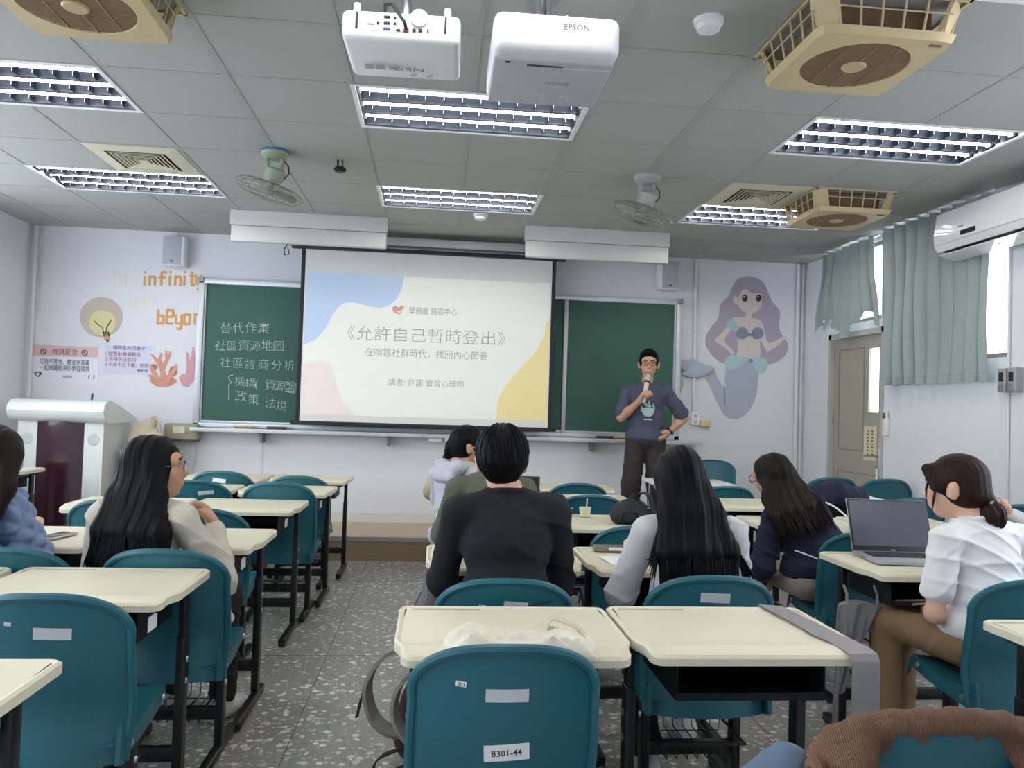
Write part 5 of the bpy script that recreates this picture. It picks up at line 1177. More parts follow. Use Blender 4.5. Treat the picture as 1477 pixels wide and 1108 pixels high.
# tote lying on desk A
t = thing('cream_tote', 'crumpled cream striped tote lying on the near edge of the centre desk', 'bag', (0.245, 1.985, DTOP-0.002))
def tote_d(x, y, z): return 0.006*np.sin(38*x+12*y)*np.sin(40*z+9*x)+0.004*np.sin(60*y+22*x)
TOTE = rib_mat('striped_tote', '#e3dccb', 6.0, 'X', 0.15); 
def tote_top(u, v):
    x = -0.19+0.36*u+0.012*math.sin(7*v+3*u); y = -0.075+0.135*v-0.02*u+0.006*math.sin(11*u)
    e = min(1, 9*min(u, 1-u))*min(1, 7*min(v, 1-v)); e = e**0.55
    rid = (1-abs(math.sin(9*u+5*v+0.8*math.sin(6*u))))**3*0.010+(1-abs(math.sin(13*v-4*u+1.0)))**3*0.008+0.006*math.sin(5.5*u+2.2)*math.sin(4*v)
    return Vector((x, y, 0.003+e*(0.030+0.016*v*(1-u)+rid)))
MB().shell(tote_top, 60, 30, lambda u, v: (0, 0, -0.0025)).build('tote_body', TOTE, t, angle=70)
strap([(0.06, 0.02, 0.03), (0.075, 0.025, 0.062), (0.105, 0.02, 0.056), (0.14, 0.005, 0.042), (0.16, -0.015, 0.02)], 0.024, 0.003, 'handle', CLOTH, t, (0.3, 1, 0.1))
# metal pencil box and papers
p = PZ(880, 795, ZT); t = thing('pencil_box', 'grey metal pencil box with a printed label on the desk', 'pencil box', (p.x+0.005, p.y, ZT), rz=-0.04)
MB().rbox((0, 0, 0.012), (0.155, 0.05, 0.024), 0.005).build('box', mat('box_bronze', '#8d8877', 0.35, metal=0.5), t); MB().rbox((0.02, -0.0255, 0.013), (0.07, 0.002, 0.013), 0.001).build('label', PAPER, t)
p = PZ(893, 808, ZT); t = thing('paper_sheet', 'white sheet of paper on the desk beside the long-haired woman', 'paper', (p.x+0.02, p.y, ZT), rz=0.12); MB().b2((-0.08, -0.09, 0), (0.10, 0.09, 0.0012)).build('sheet', PAPER, t, smooth=False)
t = thing('white_cloth', 'white cloth heaped on a desk beyond the laptop', 'cloth', (2.98, 5.30, DTOP))
blob('cloth', mat('white_cotton', '#ececee', 0.9, bump=0.2, bscale=200), [RC((-0.22, 0, 0.02), (0.18, 0.0, 0.015), 0.04, 0.025), RC((-0.12, 0.06, 0.035), (0.05, 0.04, 0.03), 0.05, 0.045), RC((-0.2, -0.08, 0.012), (0.2, -0.1, 0.01), 0.025, 0.02)], t, 0.008, 0.04, cut=[EL((0, 0, -0.5), (2, 2, 0.5))], disp=lambda x, y, z: 0.006*np.sin(20*x+11*y)*np.sin(18*y-9*x))
# laptop
def laptop(x, y, rz, label, screen, shell_m, open_a=1.92, w=0.36, d=0.245):
    t = thing('laptop', label, 'laptop', (x, y, ZT), rz)
    MB().rbox((0, 0, 0.008), (w, d, 0.016), 0.004, 2).build('base', shell_m, t)
    MB().rbox((0, 0.03, 0.0162), (w*0.86, d*0.47, 0.002), 0.0008).build('keyboard', DARK, t)
    kb = MB()
    for r in range(5):
        for q in range(15): kb.box((-w*0.41+(q+0.5)*w*0.82/15, 0.03+(2-r)*d*0.088, 0.0182), (w*0.044, d*0.07, 0.002))
    kb.build('keys', mat('key_dark', '#33363d', 0.5), t, smooth=False)
    MB().rbox((0, -d*0.33, 0.0163), (w*0.30, d*0.26, 0.001), 0.0004).build('touchpad', mat('touchpad_grey', '#a9adb5', 0.35), t)
    for k in range(4): MB().rbox((-w/2-0.0005, 0.06-k*0.022, 0.008), (0.002, 0.013, 0.005), 0.0008).build('port', DARK, t)
    R = Matrix.Rotation(-(open_a-PI/2), 3, 'X'); hp = Vector((0, d/2-0.004, 0.014)); h = d*0.96
    MB().rbox(hp+R @ Vector((0, 0.003, h/2)), (w, 0.007, h), 0.003, 2, rot=R).build('lid', shell_m, t)
    MB().rbox(hp+R @ Vector((0, -0.0012, h/2)), (w-0.004, 0.002, h-0.004), 0.0008, rot=R).build('bezel', DARK, t)
    MB().box(hp+R @ Vector((0, -0.0026, h/2+0.008)), (w-0.022, 0.0012, h-0.034), R).build('screen', screen, t, smooth=False)
    MB().cyl((-w*0.36, d/2-0.002, 0.013), (w*0.36, d/2-0.002, 0.013), 0.006, 10).build('hinge', DARK, t)
    return t
SILV = mat('laptop_silver', '#b4b8c2', 0.35, metal=0.6)
scr_m = mat('laptop_screen', '#343841', 0.25, var=0.02, emit='#4a505c', estr=0.35)
p = PZ(1278, 806, ZT)
lp = laptop(p.x+0.075, p.y-0.03, -0.10, 'open silver laptop with a dim grey screen', scr_m, SILV, 1.93)
text('acer', 0.012, (-0.014, 0, 0), LGREY, 'screen_logo', lp, FACE_CAM)
lo = [o for o in lp.children if o.name.startswith('screen_logo')][0]; lo.location = (0, 0.1115, 0.0205)
laptop(0.43, 4.22, -0.05, 'black laptop on the desk of the person in the olive top', mat('screen_dark', '#23252b', 0.2), DARK, 1.8, 0.32, 0.22)
# black backpack on M3b
t = thing('backpack', 'black backpack standing on a centre desk', 'backpack', (1.085, 4.16, DTOP), scale=(0.74, 0.8, 0.74))
BPK = mat('black_nylon', '#17181c', 0.6, var=0.12, scale=20, bump=0.3, bscale=300)
blob('bag_body', BPK, [RC((-0.10, 0, 0.07), (0.10, 0, 0.055), 0.075, 0.065), RC((-0.04, 0.0, 0.12), (0.03, 0.0, 0.11), 0.06, 0.06), RC((-0.13, -0.03, 0.05), (-0.03, -0.06, 0.08), 0.05, 0.05), RC((0.06, -0.05, 0.05), (0.16, -0.05, 0.04), 0.05, 0.04)], t, 0.007, 0.04, cut=[EL((0, 0, -0.5), (2, 2, 0.5))], disp=folds(0.008, 26, 4.0))
strap([(0.02, 0.0, 0.16), (0.03, -0.03, 0.215), (0.08, -0.05, 0.21), (0.11, -0.06, 0.13), (0.10, -0.07, 0.08)], 0.04, 0.010, 'shoulder_strap', BPK, t, (0.8, 0.6, 0)); strap([(-0.05, -0.02, 0.16), (-0.02, -0.02, 0.20), (0.02, -0.02, 0.17)], 0.03, 0.008, 'grab_handle', BPK, t, (0, 1, 0))
MB().rbox((0.08, -0.075, 0.12), (0.02, 0.01, 0.006), 0.002).build('buckle', LGREY, t)
blob('front_pocket', BPK, [RC((-0.07, -0.07, 0.06), (0.03, -0.075, 0.055), 0.042, 0.04)], t, 0.006, 0.02, cut=[EL((0, 0, -0.5), (2, 2, 0.5))], disp=folds(0.004, 30, 1.0))
MB().tube([(-0.11, -0.06, 0.10), (-0.06, -0.085, 0.115), (0.0, -0.088, 0.113), (0.05, -0.08, 0.10)], 0.003, 5).build('zip', DARK, t)
# khaki tote hanging over the end of desk M5a
t = thing('khaki_tote', 'khaki tote sagging over the end of the desk beside the masked woman', 'bag', (0.105, 6.12, DTOP))
KH = mat('khaki_canvas', '#bdb08c', 0.9, var=0.08, bump=0.3, bscale=300)
blob('tote_body', KH, [RC((0.06, -0.10, 0.05), (0.06, 0.12, 0.05), 0.05, 0.05), RC((0.0, -0.10, 0.055), (0.0, 0.12, 0.055), 0.06, 0.06), RC((-0.05, -0.10, 0.03), (-0.05, 0.12, 0.03), 0.065, 0.065), RC((-0.085, -0.10, -0.02), (-0.085, 0.12, -0.02), 0.065, 0.06), RC((-0.105, -0.09, -0.07), (-0.105, 0.1, -0.07), 0.055, 0.05)], t, 0.008, 0.04, disp=lambda x, y, z: 0.006*np.sin(26*z+9*y)*np.sin(22*y+12*x))
mb = MB()
for k, (x, y, z) in enumerate(((0.02, -0.12, 0.11), (0.05, -0.13, 0.10), (0.0, -0.13, 0.095))): mb.lathe([(0.0, -0.018), (0.018, -0.01), (0.018, 0.01), (0.0, 0.018)], 10, (x, y, z))
mb.build('key_charm', DARK, t)
p = Vector((0.86, 4.38, ZT)); t = thing('paper_cup', 'small cream paper cup on a desk behind the black sweater shoulder', 'cup', (p.x, p.y, ZT)); MB().lathe([(0.0, 0), (0.026, 0), (0.034, 0.05), (0.034, 0.052), (0.031, 0.052), (0.024, 0.004), (0, 0.004)], 20).build('cup', mat('cup_cream', '#e6e2c4', 0.6), t); MB().tube([(0.005, 0, 0.01), (0.012, 0.01, 0.10)], 0.0035, 6).build('straw', WHITE, t)
# backpack on the floor left of desk A
t = thing('backpack', 'maroon and grey backpack slumped on the floor beside the centre desk', 'backpack', (-0.02, 3.06, 0))
MAR2 = mat('maroon_nylon', '#4b2630', 0.65, var=0.12, scale=20, bump=0.3, bscale=280); GRN = mat('grey_strap', '#9a9792', 0.8, var=0.06, bump=0.3, bscale=400)
blob('bag_body', MAR2, [RC((0.02, 0, 0.12), (0.06, 0.02, 0.34), 0.11, 0.085), RC((0.0, -0.08, 0.10), (0.05, -0.06, 0.26), 0.075, 0.06), RC((0.08, 0.06, 0.10), (0.08, 0.04, 0.30), 0.09, 0.07)], t, 0.008, 0.05, cut=[EL((0, 0, -0.5), (3, 3, 0.5))], disp=lambda x, y, z: 0.006*np.sin(20*x+15*z)*np.sin(18*z+10*y))
strap([(0.0, -0.10, 0.47), (-0.12, -0.12, 0.44), (-0.19, -0.13, 0.33), (-0.16, -0.13, 0.20), (-0.07, -0.12, 0.14), (0.0, -0.11, 0.18)], 0.062, 0.014, 'shoulder_strap', GRN, t, (0.35, 1, 0.2)); strap([(0.04, -0.14, 0.42), (-0.06, -0.18, 0.36), (-0.09, -0.19, 0.26), (-0.05, -0.2, 0.17), (0.04, -0.19, 0.09)], 0.055, 0.014, 'shoulder_strap', GRN, t, (0.35, 1, 0.2))
strap([(-0.19, -0.13, 0.34), (-0.21, -0.13, 0.26), (-0.22, -0.14, 0.21)], 0.022, 0.004, 'adjuster_strap', DARK, t, (0.3, 1, 0)); strap([(-0.05, -0.18, 0.12), (-0.13, -0.19, 0.09), (-0.15, -0.19, 0.04), (-0.09, -0.18, 0.03), (-0.02, -0.17, 0.06)], 0.03, 0.005, 'adjuster_strap', mat('strap_maroon_dark', '#35202a', 0.7), t, (0.3, 1, 0.1))
strap([(0.05, -0.17, 0.03), (-0.05, -0.26, 0.008), (-0.14, -0.30, 0.006), (-0.22, -0.31, 0.008)], 0.028, 0.004, 'loose_strap', mat('strap_maroon', '#5a2a38', 0.7), t, (0.3, 1, 0)); MB().rbox((0.0, -0.165, 0.24), (0.05, 0.012, 0.06), 0.004).build('buckle', LGREY, t)
# grey cloth hanging beside desk M2a, grey bag under the laptop desk
GC = rib_mat('grey_cloth', '#77767a', 3.0, 'X', 0.25)
t = thing('grey_coat', 'grey coat hanging at the side of the desk of the man in black', 'coat', (0.04, 3.04, 0))
def coat(u, v):
    w = 0.05+0.075*min(1, 2.2*v); f = 0.018*math.sin(15*u+2.5*v)+0.010*math.sin(31*u-3*v)
    return Vector((-0.02-0.06*min(1, 1.6*v)+f, 0.03+(u-0.5)*2*w+0.02*v, 0.71-0.31*v-0.03*math.sin(3.1*u)*v))
MB().shell(coat, 40, 24, lambda u, v: (0.03+0.02*math.sin(9*u), 0, 0)).build('cloth', GC, t, angle=80)
t = thing('grey_bag', 'thin grey cloth bag hanging from the laptop desk', 'bag', (1.72, 3.06, 0))
GB = mat('grey_thin_cloth', '#8b8a90', 0.8, var=0.12, scale=10, bump=0.2, bscale=200)
def gbag(u, v):
    x0_, x1_ = -0.085-0.015*v, 0.125-0.17*v; f = 0.016*math.sin(13*u+4*v)*(0.3+v*0.7)+0.012*math.sin(27*u-5*v+1)*min(1, 2*v)
    return Vector((x0_+(x1_-x0_)*u, -0.02+f+0.03*u*(1-v), 0.60-0.06*(u-0.4)**2-v*(0.47-0.24*u)))
MB().shell(gbag, 40, 30, lambda u, v: (0, 0.05*math.sin(PI*u)*(1-v)**0.5+0.012, 0)).build('cloth', GB, t, angle=80)
for s in (-0.04, 0.09): MB().tube([(s, 0, 0.59), (s+0.01, 0.02, 0.63), (s+0.0, 0.03, 0.665)], 0.006, 6).build('handle', GB, t)
p = PZ(1236, 902, 0.001); t = thing('paper_scrap', 'small white paper scrap on the floor under the laptop desk', 'paper', (p.x, p.y, 0.0005)); MB().b2((-0.025, -0.03, 0), (0.025, 0.03, 0.002)).build('scrap', PAPER, t, smooth=False)
# cardigan and denim over chair B
t = thing('cardigan', 'brown ribbed knit cardigan draped over the chair in the corner', 'cardigan', (0.935, 1.375, 0), rz=-0.05)
KN = rib_mat('brown_rib_knit', '#7f5d49', 95.0, 'X', 0.8)
def ctop(x): q = min(1, abs(x)/0.215); return 0.685+0.115*(1-q**2.6)**0.5
pr = []; xs = [-0.212, -0.19, -0.15, -0.10, -0.05, 0.0, 0.05, 0.10, 0.15, 0.19, 0.212]
for dz, dy, rr_ in ((0.010, 0.0, 0.017), (-0.025, -0.018, 0.018), (-0.035, 0.035, 0.02), (-0.12, 0.05, 0.02), (-0.22, 0.055, 0.02)):
    for a_, b_ in zip(xs[:-1], xs[1:]):
        if dz == -0.025 and -0.16 < a_ < 0.18: continue
        pr.append(RC((a_, chair_y(a_, ctop(a_))+dy, ctop(a_)+dz), (b_, chair_y(b_, ctop(b_))+dy, ctop(b_)+dz), rr_*(1.15 if a_ < -0.1 else 1), rr_*(1.15 if b_ < -0.1 else 1)))
pr += [RC((0.205, 0.0, 0.70), (0.225, 0.0, 0.60), 0.03, 0.036), RC((0.225, 0, 0.60), (0.235, 0.02, 0.45), 0.036, 0.04), RC((-0.205, 0.0, 0.70), (-0.225, -0.01, 0.64), 0.034, 0.038), RC((-0.225, -0.01, 0.64), (-0.23, -0.01, 0.48), 0.038, 0.04), RC((-0.17, -0.035, 0.72), (-0.16, -0.045, 0.58), 0.03, 0.034), RC((0.15, -0.03, 0.735), (0.18, -0.03, 0.60), 0.024, 0.03)]
blob('knit', KN, pr, t, 0.005, 0.03, disp=folds(0.0022, 30, 2.0))
MB().tube([(-0.235, -0.02-0.03*math.cos(a), 0.69+0.035*math.sin(a)) for a in [k*PI/8 for k in range(16)]], 0.012, 6, closed=True).build('cuff', KN, t)
strap([(0.15, -0.03, 0.785), (0.20, -0.035, 0.74), (0.245, -0.04, 0.63), (0.255, -0.04, 0.50)], 0.016, 0.004, 'white_edging', PAPER, t, (0.4, 1, 0.2))
t = thing('denim_jacket', 'blue denim jacket bunched beside the brown cardigan', 'jacket', (0.675, 1.43, 0))
blob('denim', mat('denim', '#5f7186', 0.85, var=0.12, scale=30, bump=0.4, bscale=500, wr=0.5), [RC((0.0, 0, 0.69), (-0.05, 0.02, 0.63), 0.045, 0.055), RC((-0.05, 0.02, 0.60), (-0.04, 0.03, 0.45), 0.05, 0.08), RC((0.04, 0, 0.66), (0.06, 0.02, 0.5), 0.04, 0.07)], t, 0.007, 0.04, disp=folds(0.008, 24, 5.0))
# ------------------------------------------------------------------ people
def V3(*a): return np.array(a, float)
def rotm(yaw=0, pitch=0, roll=0):
    return np.array(Matrix.Rotation(yaw, 3, 'Z') @ Matrix.Rotation(pitch, 3, 'X') @ Matrix.Rotation(roll, 3, 'Y'))
def head_prims(H, R, s=1.0):
    def q(x, y, z): return H+R @ V3(x, y, z)*s
    def e(c, r): return EL(q(*c), V3(*r)*s, R)
    P = [e((0, -0.012, 0.030), (0.074, 0.092, 0.084)), e((0, 0.030, -0.035), (0.060, 0.058, 0.074)), e((0, 0.050, -0.088), (0.030, 0.028, 0.026)), e((0, 0.052, 0.035), (0.060, 0.040, 0.045)),
         RC(q(0, 0.082, 0.012), q(0, 0.104, -0.026), 0.008*s, 0.012*s), e((0, 0.088, -0.030), (0.019, 0.012, 0.010)), e((0.038, 0.062, -0.022), (0.026, 0.022, 0.022)), e((-0.038, 0.062, -0.022), (0.026, 0.022, 0.022)),
         e((0, 0.080, -0.058), (0.024, 0.011, 0.006)), e((0, 0.078, -0.067), (0.020, 0.012, 0.006)), RC(q(-0.045, 0.072, 0.026), q(0.045, 0.072, 0.026), 0.014*s)]
    for sx in (-1, 1): P += [e((sx*0.083, -0.010, -0.010), (0.010, 0.020, 0.032)), RC(q(sx*0.072, 0.004, -0.02), q(sx*0.088, -0.016, 0.012), 0.008*s)]
    cut = [e((sx*0.031, 0.090, 0.008), (0.017, 0.013, 0.010)) for sx in (-1, 1)]
    return P, cut
def hand_prims(W, d, side, curl=0.5, palm=None, s=1.0):
    """a palm and five separate fingers: W wrist, d direction of the fingers, palm = the way the palm faces"""
    d = np.array(d, float); d /= np.linalg.norm(d); p = np.array(palm if palm is not None else (0, 0, -1), float); p -= d*(p@d); p /= np.linalg.norm(p)
    a = np.cross(d, p)*side      # towards the thumb side
    a /= np.linalg.norm(a)
    P = [RC(W, W+d*0.03*s, 0.024*s, 0.026*s), EL(W+d*0.052*s, V3(0.040, 0.046, 0.017)*s, np.stack([a, d, p], 1))]
    for k, (off, ln) in enumerate(((0.028, 0.072), (0.0095, 0.080), (-0.0095, 0.074), (-0.028, 0.058))):
        b0 = W+d*(0.086 if k in (1, 2) else 0.080)*s+a*off*s; c1 = curl*(0.75+0.12*k)
        d1 = d*math.cos(c1)+p*math.sin(c1); d2 = d*math.cos(c1*2.1)+p*math.sin(c1*2.1); d3 = d*math.cos(c1*2.9)+p*math.sin(c1*2.9)
        q1 = b0+d1*ln*0.45*s; q2 = q1+d2*ln*0.32*s; q3 = q2+d3*ln*0.23*s
        P += [RC(W+d*0.055*s+a*off*0.8*s, b0, 0.011*s, 0.0095*s), RC(b0, q1, 0.0095*s, 0.0085*s), RC(q1, q2, 0.0085*s, 0.0078*s), RC(q2, q3, 0.0078*s, 0.0066*s)]
    t0 = W+d*0.022*s+a*0.026*s; t1 = t0+(a*0.75+d*0.55+p*0.35)*0.034*s; t2 = t1+(a*0.15+d*0.85+p*(0.3+0.5*curl))*0.030*s; t3 = t2+(-a*0.1+d*0.8+p*(0.3+0.8*curl))*0.022*s
    P += [RC(t0, t1, 0.015*s, 0.0115*s), RC(t1, t2, 0.0115*s, 0.0098*s), RC(t2, t3, 0.0098*s, 0.008*s)]
    return P
def shoe(parent, ank, yaw, m, floor=0.0):
    R = rotm(yaw); a = np.array([ank[0], ank[1], floor])
    def q(x, y, z): return a+R @ V3(x, y, z)
    return blob('shoe', m, [RC(q(0, -0.045, 0.040), q(0, 0.06, 0.040), 0.038, 0.036), RC(q(0, 0.06, 0.036), q(0, 0.15, 0.030), 0.038, 0.030), RC(q(0, -0.03, 0.07), q(0, 0.0, 0.085), 0.038, 0.036)], parent, 0.008, 0.03, cut=[EL(q(0, 0, -0.5), (1, 1, 0.504))])
def glasses(parent, H, R, m, s=1.0, round_=True):
    mb = MB()
    def q(x, y, z): return Vector(H+R @ V3(x, y, z)*s)
    for sx in (-1, 1):
        ring = [q(sx*0.033+0.027*math.cos(a), 0.105-0.10*abs(0.027*math.cos(a)*0.2), 0.004+0.022*math.sin(a)) for a in [2*PI*k/20 for k in range(20)]]
        mb.tube(ring, 0.0022, 5, closed=True); mb.tube([q(sx*0.060, 0.103, 0.010), q(sx*0.076, 0.09, 0.010), q(sx*0.084, 0.03, 0.010), q(sx*0.086, -0.01, 0.005)], 0.0020, 5)
    mb.tube([q(-0.007, 0.106, 0.008), q(0.007, 0.106, 0.008)], 0.002, 5); return mb.build('glasses', m, parent)
EYEW = mat('eye_white', '#b7ada6', 0.3, var=0); IRIS = mat('iris_dark', '#1d1512', 0.2, var=0); BROW = mat('eyebrow', '#1a1513', 0.8, var=0.1); LIP = mat('lip', '#a8675c', 0.5, var=0.05)
def face_bits(parent, H, R, s=1.0, brow=True):
    def q(x, y, z): return Vector(H+R @ V3(x, y, z)*s)
    Rm = Matrix(R.tolist())
    for sx in (-1, 1):
        MB().lathe([(0.0117*math.sin(PI*k/8)*s, -0.0117*math.cos(PI*k/8)*s) for k in range(9)], 14, q(sx*0.031, 0.0755, 0.007)).build('eye', EYEW, parent)
        MB().lathe([(0.0, 0.0022*s), (0.0070*s, 0.0012*s), (0.0076*s, 0.0)], 12, q(sx*0.031, 0.0862, 0.007), Rm @ Matrix.Rotation(-PI/2, 3, 'X')).build('iris', IRIS, parent)
        if brow: MB().tube([q(sx*0.014, 0.094, 0.028), q(sx*0.032, 0.094, 0.033), q(sx*0.050, 0.083, 0.029)], [0.0032*s, 0.0038*s, 0.002*s], 6).build('eyebrow', BROW, parent)
    MB().tube([q(-0.022, 0.083, -0.0625), q(-0.008, 0.0915, -0.0615), q(0.008, 0.0915, -0.0615), q(0.022, 0.083, -0.0625)], [0.0015*s, 0.0032*s, 0.0032*s, 0.0015*s], 6).build('lips', LIP, parent)

def figure(label, loc, rz, J, skin, shirt, shirt_m, pants_m, shoe_m, shoe_floor=0.0, fem=True, vox=0.0065, sleeve=1.0, headyaw=(0, 0, 0), curl=0.5, hands=None, hs=1.0, shirt_disp=None, loose=0.012, face=True, hem=0.0, fingers_d=None, neck_r=0.052, extra=(), wide=0.0):
    """a person grown from joints: J holds hip, waist, chest, neck, head, shoulders, elbows, wrists, knees, ankles (local, facing +y)"""
    t = thing('person', label, 'person', loc, rz)
    j = {k: V3(*v) for k, v in J.items() if not k.startswith('foot')}; R = rotm(*headyaw); H = j['head']
    hp, hc = head_prims(H, R, hs)
    w = 0.86 if fem else 1.0
    up0 = j['neck']-j['waist']; up0 /= np.linalg.norm(up0)
    nb = R @ V3(0, -0.02, -0.07)*hs
    body = hp+[RC(H+nb, j['neck']+up0*0.01, neck_r*0.98, neck_r*0.98), RC(j['neck'], j['chest'], neck_r*0.9, neck_r)]
    ax = (j['shR']-j['shL']); ax /= np.linalg.norm(ax); up = j['neck']-j['waist']; up /= np.linalg.norm(up); fw = np.cross(up, ax); RT = np.stack([ax, fw, np.cross(ax, fw)], 1)
    tors = [EL(j['chest'], V3(0.150*w, 0.098*w, 0.17), RT), EL(j['waist'], V3(0.135*w, 0.092, 0.15), RT), EL(j['hip'], V3(0.165, 0.115, 0.12)), RC(j['shL']*0.9+j['neck']*0.1, j['shR']*0.9+j['neck']*0.1, 0.044*w), RC(j['neck']-up*0.06, j['chest'], 0.05*w, 0.10*w)]
    body += tors
    for s in 'LR':
        sh, el, wr = j['sh'+s], j['el'+s], j['wr'+s]
        body += [RC(sh, el, 0.046*w, 0.038*w), RC(el, el*0.6+wr*0.4, 0.039*w, 0.037*w), RC(el*0.6+wr*0.4, wr, 0.037*w, 0.024*w)]
        hd = (fingers_d or {}).get(s); dd = hd[0] if hd else (wr-el); pl = hd[1] if hd else (0, 0, -1)
        cu = hd[2] if hd and len(hd) > 2 else curl
        body += hand_prims(wr, dd, -1 if s == 'L' else 1, cu, pl, 0.95*w+0.05)
        hpJ = j['hip'+s] if 'hip'+s in j else j['hip']+V3(-0.085 if s == 'L' else 0.085, 0, -0.02)
        kn, an = j['kn'+s], j['an'+s]; j['hip'+s] = hpJ
        body += [RC(hpJ, kn, 0.078*w, 0.052*w), RC(kn, kn*0.65+an*0.35, 0.05*w, 0.050*w), RC(kn*0.65+an*0.35, an, 0.050*w, 0.033)]
        fy = J.get('foot'+s, 0.0); fd = rotm(fy) @ V3(0, 1, 0); body += [RC(an, V3(an[0], an[1], shoe_floor+0.045), 0.033, 0.032), RC(V3(an[0], an[1], shoe_floor+0.045), V3(an[0], an[1], shoe_floor+0.035)+fd*0.12, 0.03, 0.024)]
    blob('body', skin, body, t, vox, 0.022, cut=hc)
    if face: face_bits(t, H, R, hs)
    L_ = loose
    sp = [EL(j['chest'], V3(0.150*w+L_*0.7, 0.098*w+L_*0.7, 0.17), RT), EL(j['waist'], V3(0.138*w+L_*1.5, 0.092+L_*1.3, 0.16), RT), RC(j['shL']*0.95+j['neck']*0.05, j['shR']*0.95+j['neck']*0.05, 0.050*w+L_*0.5), RC(j['neck']-up*0.03, j['chest'], 0.060*w+L_*0.5, 0.105*w+L_*0.6),
          EL(j['hip']*(1-hem)+j['waist']*hem, V3(0.165+L_, 0.115+L_*1.2, 0.10))]
    for s in 'LR':
        sh, el, wr = j['sh'+s], j['el'+s], j['wr'+s]
        if sleeve >= 1.0: sp += [RC(sh, el, 0.047*w+L_*0.6, 0.040*w+L_), RC(el, wr*0.94+el*0.06, 0.041*w+L_, 0.028*w+L_*0.7)]
        else: sp += [RC(sh, sh+(el-sh)*sleeve, 0.048*w+L_*0.5, 0.043*w+L_*1.1)]
    sp += [RC(j['neck']-up*0.015+ax*0.03*q_, (j['shR'] if q_ > 0 else j['shL'])*0.8+j['neck']*0.2+up*0.004, neck_r*0.62+0.008, 0.038*w+L_*0.5) for q_ in (-1, 1)]+[RC(x_[0], x_[1], x_[2], x_[3]) for x_ in extra]
    cutn = [RC(j['neck']+up*0.030, j['neck']+up*0.12, neck_r+0.010)]
    blob('shirt' if sleeve < 1 else 'top', shirt_m, sp, t, vox, 0.024, disp=shirt_disp or folds(0.007, 26, 1.0))
    tk = MB(); nrm = Vector(up); c0 = Vector(j['neck']+up*0.005); q1 = nrm.orthogonal().normalized(); q2 = nrm.cross(q1)
    tk.tube([c0+(q1*math.cos(2*PI*k/28)+q2*math.sin(2*PI*k/28))*(neck_r+0.004) for k in range(28)], 0.0105, 6, closed=True); tk.build('collar', shirt_m, t)
    pp = [EL(j['hip'], V3(0.165+0.010, 0.115+0.012, 0.115))]
    for s in 'LR':
        kn, an = j['kn'+s], j['an'+s]; hpJ = j['hip'+s]
        pp += [RC(hpJ, kn, 0.084*w+0.006+wide*0.3, 0.062*w+0.008+wide), RC(kn, an*0.93+kn*0.07, 0.062*w+0.008+wide, 0.056+wide), RC(j['hip'], hpJ*0.8+kn*0.2, 0.08, 0.075*w)]
    blob('trousers', pants_m, pp, t, vox+0.0005, 0.03, disp=folds(0.006, 24, 3.0, (0.2, 0.6, 0.9)))
    for s in 'LR':
        an = j['an'+s]; shoe(t, an, J.get('foot'+s, 0.0), shoe_m, shoe_floor)
    return t, H, R, j
def hair_cap(H, R, s=1.0, grow=0.014, front=0.055, low=-0.06, vol=(0, 0, 0)):
    """short hair: a shell over the skull that leaves the face and ears free"""
    def q(x, y, z): return H+R @ V3(x, y, z)*s
    P = [EL(q(0, -0.016, 0.034), V3(0.074+grow+vol[0], 0.092+grow+vol[1], 0.084+grow+vol[2])*s, R), EL(q(0, -0.045, -0.02), V3(0.066+grow, 0.058+grow, 0.066)*s, R)]
    C_ = [EL(q(0, 0.135, -0.045), V3(0.10, 0.085, 0.10)*s, R), EL(q(0, -0.02, low-0.10), V3(0.2, 0.2, 0.10)*s, R)]
    return P, C_
def groove(H, R, amp=0.0035, n=34, seed=0.0):
    R_ = np.array(R)
    def f(x, y, z):
        dx, dy, dz = x-H[0], y-H[1], z-H[2]
        lx = R_[0, 0]*dx+R_[1, 0]*dy+R_[2, 0]*dz; ly = R_[0, 1]*dx+R_[1, 1]*dy+R_[2, 1]*dz; lz = R_[0, 2]*dx+R_[1, 2]*dy+R_[2, 2]*dz
        a = np.arctan2(lx, -ly+0.02); return amp*(np.sin(n*a+2.5*np.sin(18*lz+seed)+3*lz*10)+0.6*np.sin(2.3*n*a+14*lz+seed*2))
    return f
def locks(name, m, parent, paths, r=0.004):
    mb = MB()
    for P in paths:
        n = len(P); mb.tube(P, [r*(0.7+0.3*math.sin(PI*min(1, i/(n-1)+0.1))) if i < n-1 else r*0.15 for i in range(n)], 5)
    return mb.build(name, m, parent)
